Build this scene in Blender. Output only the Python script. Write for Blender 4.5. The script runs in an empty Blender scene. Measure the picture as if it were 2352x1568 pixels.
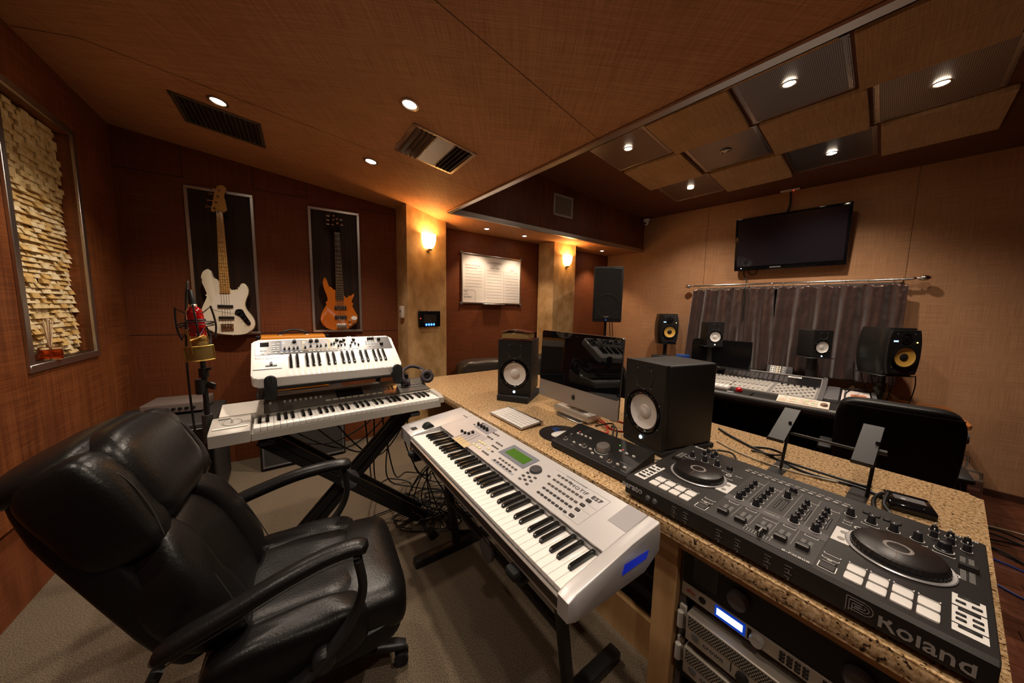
import bpy, bmesh, math, random
from mathutils import Vector as V, Matrix as M, noise as NZ
SC = bpy.context.scene
COL = SC.collection
pi, sin, cos = math.pi, math.sin, math.cos
random.seed(7)
# ---------------------------------------------------------------- camera, world, exposure
CAMZ = 1.34
cam = bpy.data.cameras.new('camera'); cam_ob = bpy.data.objects.new('camera', cam); COL.objects.link(cam_ob)
cam.sensor_width = 36; cam.lens = 727.6 / 2352 * 36; cam.clip_start = .02
_p, _r = .1031, .0180
_f = V((0, cos(_p), -sin(_p))); _u = V((0, sin(_p), cos(_p))); _x = V((1, 0, 0))
_rt = _x * cos(_r) + _u * sin(_r); _up = _u * cos(_r) - _x * sin(_r)
cam_ob.matrix_world = M(((_rt.x, _up.x, -_f.x, 0), (_rt.y, _up.y, -_f.y, 0), (_rt.z, _up.z, -_f.z, CAMZ), (0, 0, 0, 1)))
SC.camera = cam_ob
W = bpy.data.worlds.new('world'); SC.world = W; W.use_nodes = True
W.node_tree.nodes['Background'].inputs[0].default_value = (.9, .6, .4, 1)
W.node_tree.nodes['Background'].inputs[1].default_value = .02
SC.view_settings.view_transform = 'Standard'; SC.view_settings.look = 'None'
SC.view_settings.gamma = 1; SC.view_settings.use_curve_mapping = False
SC.view_settings.exposure = 0.22
WARM = (1, .74, .50); AMBER = (1, .50, .16); COOLW = (1, .84, .68)
P_LOW, P_CLOUD, P_ALC, P_SCONCE = 60, 75, 26, 9      # watts of the lamps
# ---------------------------------------------------------------- helpers
class B:
    """collects shapes into one mesh"""
    def __init__(s): s.bm = bmesh.new()
    def _add(s, vs, fs):
        bv = [s.bm.verts.new(v) for v in vs]
        for f in fs:
            try: s.bm.faces.new([bv[i] for i in f])
            except ValueError: pass
        return bv
    def box(s, c, d, bev=0, seg=2, m=None):
        x, y, z = d[0] / 2, d[1] / 2, d[2] / 2
        r = bmesh.ops.create_cube(s.bm, size=1)
        vs = r['verts']
        for v in vs: v.co = V((v.co.x * d[0], v.co.y * d[1], v.co.z * d[2]))
        if bev:
            es = list({e for v in vs for e in v.link_edges})
            rr = bmesh.ops.bevel(s.bm, geom=es, offset=min(bev, min(d) * .49), segments=seg, profile=.5, affect='EDGES')
            vs = list({v for f in rr['faces'] for v in f.verts} | {v for v in vs if v.is_valid})
        T = M.Translation(c) @ (m or M.Identity(4)) if m else M.Translation(c)
        for v in vs: v.co = T @ v.co
        return s
    def b2(s, a, b, bev=0, seg=2):
        return s.box([(p + q) / 2 for p, q in zip(a, b)], [abs(q - p) for p, q in zip(a, b)], bev, seg)
    def cyl(s, p0, p1, r0, r1=None, n=16, cap=True):
        return s.loft([(p0, r0), (p1, r0 if r1 is None else r1)], n, cap)
    def loft(s, rings, n=16, cap=True):
        """rings: (centre, radius) along a straight or bent axis"""
        pts = [V(p) for p, r in rings]; out = []
        for i, (p, r) in enumerate(rings):
            a = pts[max(i - 1, 0)]; b = pts[min(i + 1, len(pts) - 1)]
            t = (b - a)
            if t.length < 1e-9: t = pts[-1] - pts[0]
            t.normalize()
            if i == 0: ref = V((0, 0, 1)) if abs(t.z) < .9 else V((1, 0, 0)); e1 = t.cross(ref).normalized()
            else: e1 = (e1 - t * e1.dot(t)).normalized()
            e2 = t.cross(e1)
            ra, rb = r if isinstance(r, tuple) else (r, r)
            out.append([s.bm.verts.new(pts[i] + e1 * (ra * cos(2 * pi * k / n)) + e2 * (rb * sin(2 * pi * k / n))) for k in range(n)])
        for a, b in zip(out, out[1:]):
            for k in range(n): s.bm.faces.new((a[k], a[(k + 1) % n], b[(k + 1) % n], b[k]))
        if cap: s.bm.faces.new(out[0][::-1]); s.bm.faces.new(out[-1])
        return s
    def tube(s, pts, r, n=8, cap=True, sub=6):
        if sub > 1 and len(pts) > 2: pts = spline(pts, sub)
        return s.loft([(p, r) for p in pts], n, cap)
    def lathe(s, prof, c=(0, 0, 0), m=None, n=24):
        """prof: (radius, height) about local z, then m, then moved to c"""
        T = M.Translation(c) @ (m or M.Identity(4)); rows = []
        for r, h in prof:
            if r < 1e-6: rows.append([s.bm.verts.new(T @ V((0, 0, h)))])
            else: rows.append([s.bm.verts.new(T @ V((r * cos(2 * pi * k / n), r * sin(2 * pi * k / n), h))) for k in range(n)])
        for a, b in zip(rows, rows[1:]):
            for k in range(n):
                j = (k + 1) % n
                f = [a[k], a[j], b[j], b[k]] if len(a) > 1 and len(b) > 1 else ([a[0], b[j], b[k]] if len(b) > 1 else [a[k], a[j], b[0]])
                if len(a) == 1 and len(b) == 1: continue
                s.bm.faces.new(f)
        return s
    def prism(s, poly, h0, h1, fn=None, bev=0, seg=2):
        """poly in local xy, extruded h0..h1; fn maps (x, y, h) to a point"""
        fn = fn or (lambda x, y, h: (x, y, h)); n = len(poly)
        a = [s.bm.verts.new(fn(x, y, h0)) for x, y in poly]; b = [s.bm.verts.new(fn(x, y, h1)) for x, y in poly]
        fs = [s.bm.faces.new(a[::-1]), s.bm.faces.new(b)]
        for k in range(n): fs.append(s.bm.faces.new((a[k], a[(k + 1) % n], b[(k + 1) % n], b[k])))
        if bev:
            es = list({e for f in fs[:2] for e in f.edges})
            bmesh.ops.bevel(s.bm, geom=es, offset=bev, segments=seg, profile=.5, affect='EDGES')
        return s
    def surf(s, nu, nv, fn, cu=False, cv=False):
        g = [[s.bm.verts.new(fn(i / (nu if cu else nu - 1), j / (nv if cv else nv - 1))) for j in range(nv)] for i in range(nu)]
        for i in range(nu if cu else nu - 1):
            for j in range(nv if cv else nv - 1):
                s.bm.faces.new((g[i][j], g[(i + 1) % nu][j], g[(i + 1) % nu][(j + 1) % nv], g[i][(j + 1) % nv]))
        return s
    def pillow(s, c, d, e1=.4, e2=.4, m=None, fn=None, n=22, k=14):
        """a superellipsoid cushion"""
        def sp(w, e): return math.copysign(abs(w) ** e, w)
        T = M.Translation(c) @ (m or M.Identity(4)); rows = []
        for j in range(k + 1):
            ph = -pi / 2 + pi * j / k; row = []
            for i in range(n):
                th = 2 * pi * i / n
                p = V((d[0] / 2 * sp(cos(ph), e1) * sp(cos(th), e2), d[1] / 2 * sp(cos(ph), e1) * sp(sin(th), e2), d[2] / 2 * sp(sin(ph), e1)))
                if fn: p = V(fn(p))
                row.append(T @ p)
            rows.append(row)
        bv = [[s.bm.verts.new(p) for p in r] for r in rows[1:-1]]
        t0 = s.bm.verts.new(rows[0][0]); t1 = s.bm.verts.new(rows[-1][0])
        for a, b in zip(bv, bv[1:]):
            for i in range(n): s.bm.faces.new((a[i], a[(i + 1) % n], b[(i + 1) % n], b[i]))
        for i in range(n):
            s.bm.faces.new((t0, bv[0][(i + 1) % n], bv[0][i])); s.bm.faces.new((t1, bv[-1][i], bv[-1][(i + 1) % n]))
        return s
    def poly(s, pts): s.bm.faces.new([s.bm.verts.new(p) for p in pts]); return s
    def me(s, mt, ang=38):
        m = bpy.data.meshes.new('mesh'); bmesh.ops.recalc_face_normals(s.bm, faces=s.bm.faces[:])
        s.bm.to_mesh(m); s.bm.free()
        for p in m.polygons: p.use_smooth = True
        m.set_sharp_from_angle(angle=math.radians(ang))
        m.materials.append(mt); return m
def spline(pts, sub=6):
    P = [V(p) for p in pts]; P = [P[0] * 2 - P[1]] + P + [P[-1] * 2 - P[-2]]; o = []
    for i in range(1, len(P) - 2):
        a, b, c, d = P[i - 1:i + 3]
        for k in range(sub):
            t = k / sub
            o.append(.5 * ((2 * b) + (c - a) * t + (2 * a - 5 * b + 4 * c - d) * t * t + (3 * b - a - 3 * c + d) * t ** 3))
    return o + [P[-2]]
def smooth2(pts, sub=5):
    """closed smooth outline through 2d points"""
    n = len(pts); o = []
    for i in range(n):
        a, b, c, d = [V((*pts[(i + k) % n], 0)) for k in (-1, 0, 1, 2)]
        for k in range(sub):
            t = k / sub
            q = .5 * ((2 * b) + (c - a) * t + (2 * a - 5 * b + 4 * c - d) * t * t + (3 * b - a - 3 * c + d) * t ** 3); o.append((q.x, q.y))
    return o
def rrect(x0, y0, x1, y1, r, n=5):
    o = []
    for cx, cy, a in ((x1 - r, y1 - r, 0), (x0 + r, y1 - r, 90), (x0 + r, y0 + r, 180), (x1 - r, y0 + r, 270)):
        for k in range(n + 1): t = math.radians(a + 90 * k / n); o.append((cx + r * cos(t), cy + r * sin(t)))
    return o
def circ(x, y, r, n=20): return [(x + r * cos(2 * pi * k / n), y + r * sin(2 * pi * k / n)) for k in range(n)]
def put(name, me, parent=None, loc=(0, 0, 0), rot=(0, 0, 0), label=None, sc=None, kind=None):
    if isinstance(me, tuple): me = me[0].me(me[1])
    o = bpy.data.objects.new(name, me); COL.objects.link(o); o.parent = parent
    o.location = loc; o.rotation_euler = rot
    if sc: o.scale = sc
    if label: o['label'] = label
    if kind: o['kind'] = kind
    return o
def part(name, b, mt, parent, label=None, kind=None, ang=38, loc=(0, 0, 0), rot=(0, 0, 0)):
    return put(name, b.me(mt, ang), parent, loc, rot, label, None, kind)
def tag(o, label, cat, group=None):
    o['label'] = label; o['category'] = cat
    if group: o['group'] = group
    return o
def thing(name, label, cat, loc=(0, 0, 0), yaw=0, group=None, rot=None):
    o = bpy.data.objects.new(name, None); COL.objects.link(o); o.empty_display_size = .05
    o.location = loc; o.rotation_euler = rot or (0, 0, yaw)
    return tag(o, label, cat, group)
def solo(name, b, mt, label, cat, group=None, loc=(0, 0, 0), rot=(0, 0, 0), ang=38):
    return tag(put(name, b.me(mt, ang), None, loc, rot), label, cat, group)
def struct(name, b, mt, parent=None, loc=(0, 0, 0), rot=(0, 0, 0), ang=38):
    return put(name, b.me(mt, ang), parent, loc, rot, None, None, None if parent else 'structure')
def kids(o): return [c for c in COL.objects if c.parent == o]
def copy_tree(o, loc=None, rot=None, label=None, parent=None, group=None):
    c = o.copy(); COL.objects.link(c); c.parent = parent
    if loc is not None: c.location = loc
    if rot is not None: c.rotation_euler = rot
    if label: c['label'] = label
    if group: c['group'] = group
    for k in kids(o): copy_tree(k, parent=c)
    return c
TEXTS = []
def text(body, size, mt, parent, loc, rot=(0, 0, 0), name='lettering', align='CENTER', sx=1, sp=1, bold=0):
    cu = bpy.data.curves.new('text', 'FONT'); cu.body = body; cu.size = size; cu.align_x = align; cu.align_y = 'CENTER'
    cu.extrude = .0002; cu.space_character = sp; cu.offset = bold; cu.resolution_u = 2
    o = bpy.data.objects.new(name + '_curve', cu); COL.objects.link(o); o.parent = parent; o.location = loc; o.rotation_euler = rot; o.scale = (sx, 1, 1)
    TEXTS.append((o, name, mt)); return o
def finish_texts():
    dg = bpy.context.evaluated_depsgraph_get()
    for o, name, mt in TEXTS:
        me = bpy.data.meshes.new_from_object(o.evaluated_get(dg)); me.materials.clear(); me.materials.append(mt)
        q = bpy.data.objects.new(name, me); COL.objects.link(q); q.parent = o.parent; q.location = o.location; q.rotation_euler = o.rotation_euler; q.scale = o.scale
        bpy.data.objects.remove(o)
def Fr(o, yaw):
    """a level frame: f(x, y, z) -> world"""
    c, s = cos(yaw), sin(yaw)
    return lambda x, y, z=0: V((o[0] + c * x - s * y, o[1] + s * x + c * y, z))
RX90 = (pi / 2, 0, 0)
# ---------------------------------------------------------------- materials
MATS = {}
def nt(name):
    m = bpy.data.materials.new(name); m.use_nodes = True; t = m.node_tree
    return m, t, t.nodes, t.links, t.nodes['Principled BSDF']
def mat(name, col, rough=.5, metal=0, col2=None, ns=20, st=(1, 1, 1), bump=0, bs=None, det=4, emis=None, es=0, coat=0, trans=0, spec=.5, lo=.35, hi=.65, sheen=0, ior=1.45, aniso=0):
    m, t, N, L, b = nt(name)
    I = b.inputs
    I['Base Color'].default_value = (*col, 1); I['Roughness'].default_value = rough; I['Metallic'].default_value = metal
    I['Specular IOR Level'].default_value = spec; I['Coat Weight'].default_value = coat; I['Coat Roughness'].default_value = .05
    I['Transmission Weight'].default_value = trans; I['IOR'].default_value = ior; I['Sheen Weight'].default_value = sheen
    if aniso: I['Anisotropic'].default_value = aniso
    if emis: I['Emission Color'].default_value = (*emis, 1); I['Emission Strength'].default_value = es
    if col2 or bump:
        tc = N.new('ShaderNodeTexCoord'); mp = N.new('ShaderNodeMapping'); mp.inputs['Scale'].default_value = st
        L.new(tc.outputs['Object'], mp.inputs['Vector'])
        n1 = N.new('ShaderNodeTexNoise'); n1.inputs['Scale'].default_value = ns; n1.inputs['Detail'].default_value = det
        L.new(mp.outputs[0], n1.inputs['Vector'])
        if col2:
            r = N.new('ShaderNodeValToRGB'); r.color_ramp.elements[0].color = (*col, 1); r.color_ramp.elements[1].color = (*col2, 1)
            r.color_ramp.elements[0].position = lo; r.color_ramp.elements[1].position = hi
            L.new(n1.outputs['Fac'], r.inputs['Fac']); L.new(r.outputs['Color'], I['Base Color'])
        if bump:
            src = n1
            if bs:
                src = N.new('ShaderNodeTexNoise'); src.inputs['Scale'].default_value = bs; src.inputs['Detail'].default_value = 3; L.new(mp.outputs[0], src.inputs['Vector'])
            bp = N.new('ShaderNodeBump'); bp.inputs['Strength'].default_value = bump; bp.inputs['Distance'].default_value = .002
            L.new(src.outputs['Fac'], bp.inputs['Height']); L.new(bp.outputs[0], I['Normal'])
    MATS[name] = m; return m
def weave(name, c1, c2, rough=.75, axes=((5, 5, 260), (260, 260, 5)), bump=.35, spec=.25, big=.25):
    """threads crossing: two stretched noises"""
    m, t, N, L, b = nt(name); I = b.inputs; I['Roughness'].default_value = rough; I['Specular IOR Level'].default_value = spec
    tc = N.new('ShaderNodeTexCoord'); outs = []
    for a in axes:
        mp = N.new('ShaderNodeMapping'); mp.inputs['Scale'].default_value = a; L.new(tc.outputs['Object'], mp.inputs['Vector'])
        n1 = N.new('ShaderNodeTexNoise'); n1.inputs['Scale'].default_value = 1; n1.inputs['Detail'].default_value = 2; L.new(mp.outputs[0], n1.inputs['Vector']); outs.append(n1.outputs['Fac'])
    n2 = N.new('ShaderNodeTexNoise'); n2.inputs['Scale'].default_value = 2.2; n2.inputs['Detail'].default_value = 5; L.new(tc.outputs['Object'], n2.inputs['Vector'])
    ad = N.new('ShaderNodeMath'); ad.operation = 'ADD'; L.new(outs[0], ad.inputs[0]); L.new(outs[1], ad.inputs[1])
    m2 = N.new('ShaderNodeMath'); m2.operation = 'MULTIPLY_ADD'; m2.inputs[1].default_value = big; L.new(n2.outputs['Fac'], m2.inputs[0])
    hf = N.new('ShaderNodeMath'); hf.operation = 'MULTIPLY'; hf.inputs[1].default_value = .5; L.new(ad.outputs[0], hf.inputs[0]); L.new(hf.outputs[0], m2.inputs[2])
    r = N.new('ShaderNodeValToRGB'); e = r.color_ramp.elements; e[0].position = .42 + big / 2 - .04; e[1].position = .58 + big / 2 + .04; e[0].color = (*c1, 1); e[1].color = (*c2, 1)
    L.new(m2.outputs[0], r.inputs['Fac']); L.new(r.outputs['Color'], I['Base Color'])
    bp = N.new('ShaderNodeBump'); bp.inputs['Strength'].default_value = bump; bp.inputs['Distance'].default_value = .0015
    L.new(ad.outputs[0], bp.inputs['Height']); L.new(bp.outputs[0], I['Normal'])
    return m
def granite(name):
    m, t, N, L, b = nt(name); I = b.inputs; I['Roughness'].default_value = .12; I['Specular IOR Level'].default_value = .5
    tc = N.new('ShaderNodeTexCoord')
    def noi(s, d=3, r=.6):
        n = N.new('ShaderNodeTexNoise'); n.inputs['Scale'].default_value = s; n.inputs['Detail'].default_value = d; n.inputs['Roughness'].default_value = r; L.new(tc.outputs['Object'], n.inputs['Vector']); return n.outputs['Fac']
    def ramp(f, *st):
        r = N.new('ShaderNodeValToRGB'); e = r.color_ramp.elements
        while len(e) < len(st): e.new(.5)
        for k, (p, c) in enumerate(st): e[k].position = p; e[k].color = (*c, 1)
        L.new(f, r.inputs['Fac']); return r.outputs['Color']
    base = ramp(noi(130), (.33, (.22, .115, .045)), (.47, (.50, .32, .155)), (.6, (.66, .46, .26)), (.72, (.78, .60, .40)))
    mx = N.new('ShaderNodeMix'); mx.data_type = 'RGBA'; L.new(base, mx.inputs['A']); mx.inputs['B'].default_value = (.035, .02, .012, 1)
    L.new(ramp(noi(105, 2), (.585, (0, 0, 0)), (.65, (1, 1, 1))), mx.inputs['Factor'])
    L.new(mx.outputs['Result'], I['Base Color']); return m
def perforated(name, col, pitch=.009, rough=.35):
    m, t, N, L, b = nt(name); I = b.inputs; I['Roughness'].default_value = rough
    tc = N.new('ShaderNodeTexCoord'); sc = N.new('ShaderNodeVectorMath'); sc.operation = 'SCALE'; sc.inputs['Scale'].default_value = 1 / pitch; L.new(tc.outputs['Object'], sc.inputs[0])
    fr = N.new('ShaderNodeVectorMath'); fr.operation = 'FRACTION'; L.new(sc.outputs[0], fr.inputs[0])
    sb = N.new('ShaderNodeVectorMath'); sb.operation = 'SUBTRACT'; sb.inputs[1].default_value = (.5, .5, .5); L.new(fr.outputs[0], sb.inputs[0])
    mu = N.new('ShaderNodeVectorMath'); mu.operation = 'MULTIPLY'; mu.inputs[1].default_value = (1, 1, 0); L.new(sb.outputs[0], mu.inputs[0])
    ln = N.new('ShaderNodeVectorMath'); ln.operation = 'LENGTH'; L.new(mu.outputs[0], ln.inputs[0])
    gt = N.new('ShaderNodeMath'); gt.operation = 'GREATER_THAN'; gt.inputs[1].default_value = .33; L.new(ln.outputs['Value'], gt.inputs[0])
    mx = N.new('ShaderNodeMix'); mx.data_type = 'RGBA'; mx.inputs['A'].default_value = (.012, .01, .009, 1); mx.inputs['B'].default_value = (*col, 1); L.new(gt.outputs[0], mx.inputs['Factor'])
    L.new(mx.outputs['Result'], I['Base Color']); L.new(gt.outputs[0], I['Metallic']); return m
black = mat('black_plastic', (.012, .011, .011), .38)
satin = mat('satin_black', (.009, .0082, .008), .5, bump=.15, ns=400)
matte = mat('matte_black', (.02, .018, .017), .75)
gloss = mat('gloss_black', (.006, .006, .007), .06)
rubber = mat('rubber', (.012, .012, .012), .8)
leather = mat('black_leather', (.006, .0054, .0052), .34, bump=.3, ns=160, det=2, spec=.32)
leather_dark = mat('black_leather_back', (.005, .0047, .0047), .42, bump=.3, ns=180, det=2, spec=.3)
stitch = mat('stitching', (.022, .019, .017), .6)
alu = mat('brushed_aluminium', (.62, .58, .55), .33, 1, bump=.05, ns=60, st=(1, 1, 30))
steel = mat('polished_steel', (.75, .73, .70), .18, 1)
chrome = mat('chrome', (.85, .84, .82), .08, 1)
nickel = mat('brushed_nickel', (.62, .55, .47), .3, 1)
silver = mat('silver_paint', (.56, .54, .54), .36, .25, col2=(.60, .58, .575), ns=6)
silver_dk = mat('grey_plastic', (.12, .115, .12), .45)
grey_lt = mat('warm_grey_plastic', (.42, .39, .35), .4)
white = mat('white_plastic', (.80, .78, .75), .3)
ivory = mat('ivory_key', (.86, .84, .80), .16, coat=.3)
ebony = mat('ebony_key', (.01, .0095, .009), .14)
whiteink = mat('white_ink', (.72, .70, .68), .6)
greyink = mat('grey_ink', (.28, .26, .25), .6)
darkink = mat('dark_ink', (.05, .045, .05), .6)
cone = mat('white_cone', (.78, .74, .71), .45)
yellow = mat('yellow_cone', (.70, .40, .08), .45, bump=.5, ns=350)
gold = mat('brass', (.55, .36, .10), .32, 1, bump=.1, ns=80)
meshgold = mat('brass_mesh', (.30, .20, .06), .45, .8, bump=.8, ns=500)
redlac = mat('red_lacquer', (.45, .004, .006), .12, .3, coat=1)
cable_m = mat('cable_rubber', (.009, .009, .009), .45)
red_m = mat('red_rubber', (.55, .03, .015), .4)
blue_m = mat('blue_rubber', (.012, .035, .22), .4)
cable_w = mat('ivory_rubber', (.5, .42, .3), .45)
def glow(name, col, s): return mat(name, (0, 0, 0), .5, emis=col, es=s)
lamp_w = glow('lamp_glow', (1, .86, .66), 60)
led_b = glow('led_white_blue', (.55, .85, 1), 9)
led_blue = glow('led_blue', (.05, .18, 1), 4)
led_r = glow('led_red', (1, .04, .02), 4)
led_g = glow('led_green', (.2, 1, .08), 3)
# ---------------------------------------------------------------- room materials
ALONG = ((4, 4, 300), (300, 300, 4))          # wall threads
FLAT = ((5, 240, 5), (240, 5, 5))             # ceiling threads
redcloth = weave('mahogany_cloth', (.115, .030, .0095), (.20, .058, .018), .6, ALONG, .25)
sapele = weave('sapele_veneer', (.12, .033, .010), (.24, .075, .022), .42, ((3, 3, 150), (60, 60, 2)), .1, .4, .5)
sapele_v = weave('sapele_fascia', (.10, .027, .010), (.20, .058, .020), .45, ((140, 140, 2.5), (60, 60, 2)), .08, .4, .5)
tancloth = weave('tan_cloth', (.36, .180, .088), (.53, .290, .152), .8, ALONG, .35)
tanceil = weave('tan_ceiling_cloth', (.33, .145, .060), (.50, .240, .110), .7, FLAT, .4)
tiletan = weave('tan_tile_cloth', (.33, .19, .085), (.50, .31, .155), .8, FLAT, .4)
browncloth = weave('brown_ceiling_cloth', (.095, .032, .014), (.16, .058, .026), .7, FLAT, .2)
plaster = mat('gold_plaster', (.40, .235, .09), .55, col2=(.60, .39, .185), ns=9, det=8, bump=.12, bs=45, st=(1, 1, .7))
wenge = weave('dark_wenge', (.016, .0065, .0035), (.04, .017, .009), .5, ((110, 110, 2), (40, 40, 1.5)), .1, .3, .4)
carpet_m = mat('carpet', (.060, .045, .030), .95, col2=(.215, .165, .115), ns=260, det=2, bump=.9, bs=420, lo=.33, hi=.68, spec=.1)
plank_m = weave('cherry_plank', (.085, .026, .014), (.14, .045, .024), .32, ((3, 40, 3), (40, 3, 3)), .05, .5, .5)
birch = mat('birch_ply', (.44, .25, .10), .45, col2=(.56, .34, .155), ns=3, st=(6, 6, 1), det=5)
gran = granite('granite')
perf = perforated('perforated_steel', (.42, .38, .36))
stone_m = [mat('travertine', c1, .8, col2=c2, ns=26, bump=.5, bs=70) for c1, c2 in (((.50, .34, .13), (.70, .55, .29)), ((.60, .46, .23), (.78, .66, .42)), ((.46, .27, .07), (.62, .42, .16)))]
gap_m = mat('dark_joint', (.012, .006, .004), .8)
# ---------------------------------------------------------------- frames
Z = lambda rel: rel + CAMZ
CG = (-2.797, 2.302)                          # corner of left and guitar wall
GW = Fr(CG, .556); LWF = Fr(CG, pi - .967); TVF = Fr((2.046, 5.131), -.823); CT = Fr((.4299, 1.079), -.947)
WBF = Fr((-.789, 3.804), .635)
def zlow(x, y): return Z(.97 - .1266 * (.776 * x + .631 * y - 1.181))
def zup(p): 
    v = (V((p[0], p[1], 0)) - V((2.046, 5.131, 0))).dot(V((sin(.823), cos(.823), 0))); return Z(1.42 - .06 * v)
KX, KY = -.624, 3.214
def edge(t): return (KX + .631 * t, KY - .776 * t)
def slab(b, pts, th, fz=None):
    """polygon with thickness going up"""
    n = len(pts); lo = [V((*p[:2], fz(*p[:2]) if fz else p[2])) for p in pts]
    a = [b.bm.verts.new(p) for p in lo]; c = [b.bm.verts.new(p + V((0, 0, th))) for p in lo]
    b.bm.faces.new(a); b.bm.faces.new(c[::-1])
    for i in range(n): b.bm.faces.new((a[i], a[(i + 1) % n], c[(i + 1) % n], c[i]))
    return b
def wallbox(F, x0, x1, z0, z1, y0=0, y1=.1, b=None):
    b = b or B(); pts = [(x0, y0), (x1, y0), (x1, y1), (x0, y1)]
    a = [b.bm.verts.new(F(x, y, z0)) for x, y in pts]; c = [b.bm.verts.new(F(x, y, z1)) for x, y in pts]
    b.bm.faces.new(a[::-1]); b.bm.faces.new(c)
    for i in range(4): b.bm.faces.new((a[i], a[(i + 1) % 4], c[(i + 1) % 4], c[i]))
    return b
ZT = 3.15
YAW = dict(g=.556, l=-.967, t=-.823, c=-.947, w=.635)
def localwall(name, o, yaw, rects, mt, y0=0, y1=.1):
    b = B()
    for x0, x1, z0, z1 in rects: b.b2((x0, y0, z0), (x1, y1, z1))
    return struct(name, b, mt, None, (o[0], o[1], 0), (0, 0, yaw))
# ---------------------------------------------------------------- walls
w_g = localwall('wall_back', CG, .556, [(-.1, 2.05, -.3, ZT)], redcloth)
b = B()                                        # board joints: thin grooves' dark fillets, each seam a strip
for x0, x1, z0, z1 in ((0, 1.9, 1.093, 1.097), (0, .35, 2.273, 2.277), (.765, 1.14, 2.273, 2.277), (1.55, 1.9, 2.25, 2.254)): b.b2((x0, -.0015, z0), (x1, .001, z1))
for x in (.352, .768, 1.138, 1.552): b.b2((x - .0015, -.0015, 2.27), (x + .0015, .001, 2.8))
part('panel_joint', b, gap_m, w_g)
w_l = localwall('wall_left', CG, pi - .967, [(-.51, .02, .40, ZT), (-4.6, -1.065, .40, ZT), (-1.065, -.51, .40, 1.045), (-1.065, -.51, 2.265, ZT)], sapele, 0, .13)
b = B(); b.b2((-4.6, .03, -.05), (.02, .13, .40)); part('toe_panel', b, redcloth, w_l)
b = B(); b.b2((-1.09, .068, 1.0), (-.49, .12, 2.3)); part('niche_back', b, wenge, w_l)
b = B()
for x in (.30, 1.06): b.b2((-x, -.001, .40), (-x + .002, .001, 1.03))
part('panel_joint', b, mat('veneer_edge', (.30, .12, .035), .6), w_l)
w_w = localwall('wall_alcove', (-.789, 3.804), .635, [(-.5, 3.2, -.3, ZT)], redcloth)
w_t = localwall('wall_right', (2.046, 5.131), -.823, [(-.7, 6.2, -.3, ZT)], tancloth)
b = B()
for x, z0 in ((.89, 1.72), (.89, 0), (2.667, -.2), (4.6, -.2)): b.b2((x - .002, -.0015, z0), (x + .002, .001, 2.76))
b.b2((.5, -.0015, 1.2), (.502, .001, 1.2005)); part('panel_joint', b, mat('cloth_joint', (.16, .075, .03), .8), w_t)
b = B(); b.b2((-.6, -.02, -.25), (6.2, 0, -.19)); struct('baseboard_right', b, mat('dark_base', (.06, .022, .012), .5), None, (2.046, 5.131, 0), (0, 0, -.823))
bw = B()
p0, p1 = LWF(-4.6, 0), TVF(6.2, 0); bw = B()
d = (p1 - p0); L_ = d.length; yb = math.atan2(d.y, d.x)
localwall('wall_rear', (p0.x, p0.y), yb, [(-.2, L_ + .2, -.3, ZT)], redcloth, -.1, 0)
# pillars
b = B(); b.prism([(-1.026, 3.115), (-.739, 3.539), (-.80, 3.84), (-1.30, 3.42)], -.26, 2.60); pil1 = struct('trim_1', b, plaster); pil1.name = 'wall_pillar_left'
b = B(); b.prism([(.561, 4.463), (.907, 4.728), (.97, 5.06), (.36, 4.62)], -.26, 2.40); struct('wall_pillar_right', b, plaster)
# ---------------------------------------------------------------- floors
b = B(); rt = CT(.735, .95); c1, c2, c3, c4 = CT(-3.4, .95), CT(.735, .95), CT(.735, -2.6), CT(-3.4, -2.6)
b.prism([(c.x, c.y) for c in (c4, c3, c2, c1)], -.27, 0); struct('floor_carpet', b, carpet_m)
b = B(); b.prism([(-3, -3), (7, -3), (7, 7), (-3, 7)], -.30, -.256); fl = struct('floor', b, gap_m)
b = B(); b.b2((0, 0, 0), (1.1, .074, .006), .001, 1); pk = b.me(plank_m)
for r in range(42):
    y = -3.6 + r * .076
    for k in range(3):
        p = TVF(1.6 + k * 1.103 - (r * .37 % .9), y, -.256)
        put('floor_plank', pk, fl, p, (0, 0, -.823))
b = B(); b.prism([(x, y) for x, y in [TVF(a, c).xy for a, c in ((-.6, -.5), (6, -.5), (6, 0), (-.6, 0))]], -.256, -.2505); part('floor_strip', b, plank_m, fl)
# ---------------------------------------------------------------- ceilings
a0 = GW(-.1, .05); a1 = GW(1.95, .05)
b = B(); e5 = edge(5.2); l5 = LWF(-4.6, .05)
slab(b, [(a0.x, a0.y), (a1.x, a1.y), (-1.0, 3.45), (-.79, 3.45), (KX, KY), e5, (l5.x, l5.y)], .02, zlow)
ce = struct('ceiling_low', b, tanceil)
b = B(); rt2 = TVF(6.2, 0)                      # the rear strip that closes the low ceiling
slab(b, [e5, (l5.x, l5.y), (p1.x, p1.y), (p1.x + .2, p1.y + .3)], .02, lambda x, y: Z(.925)); struct('ceiling_rear', b, tanceil)
def seam(b, p, q, w=.003):
    P, Q_ = V((*p, zlow(*p))), V((*q, zlow(*q))); t = (Q_ - P).normalized(); n = t.cross(V((0, 0, 1))).normalized() * w / 2
    b.poly([P - n - V((0, 0, .0012)), P + n - V((0, 0, .0012)), Q_ + n - V((0, 0, .0012)), Q_ - n - V((0, 0, .0012))])
b = B(); seam(b, (-.285, 1.205), (.454, 1.836)); seam(b, (-1.28, .36), (-.285, 1.205)); seam(b, (-2.0, 1.57), (-.20, 2.71)); seam(b, (-2.0, 1.57), (-2.27, 1.55)); part('panel_joint', b, mat('ceiling_joint', (.05, .02, .008), .8), ce)
ac = B(); q1 = TVF(.03, .3); w0 = WBF(-.25, .05); w1 = WBF(3.15, .05)
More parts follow.
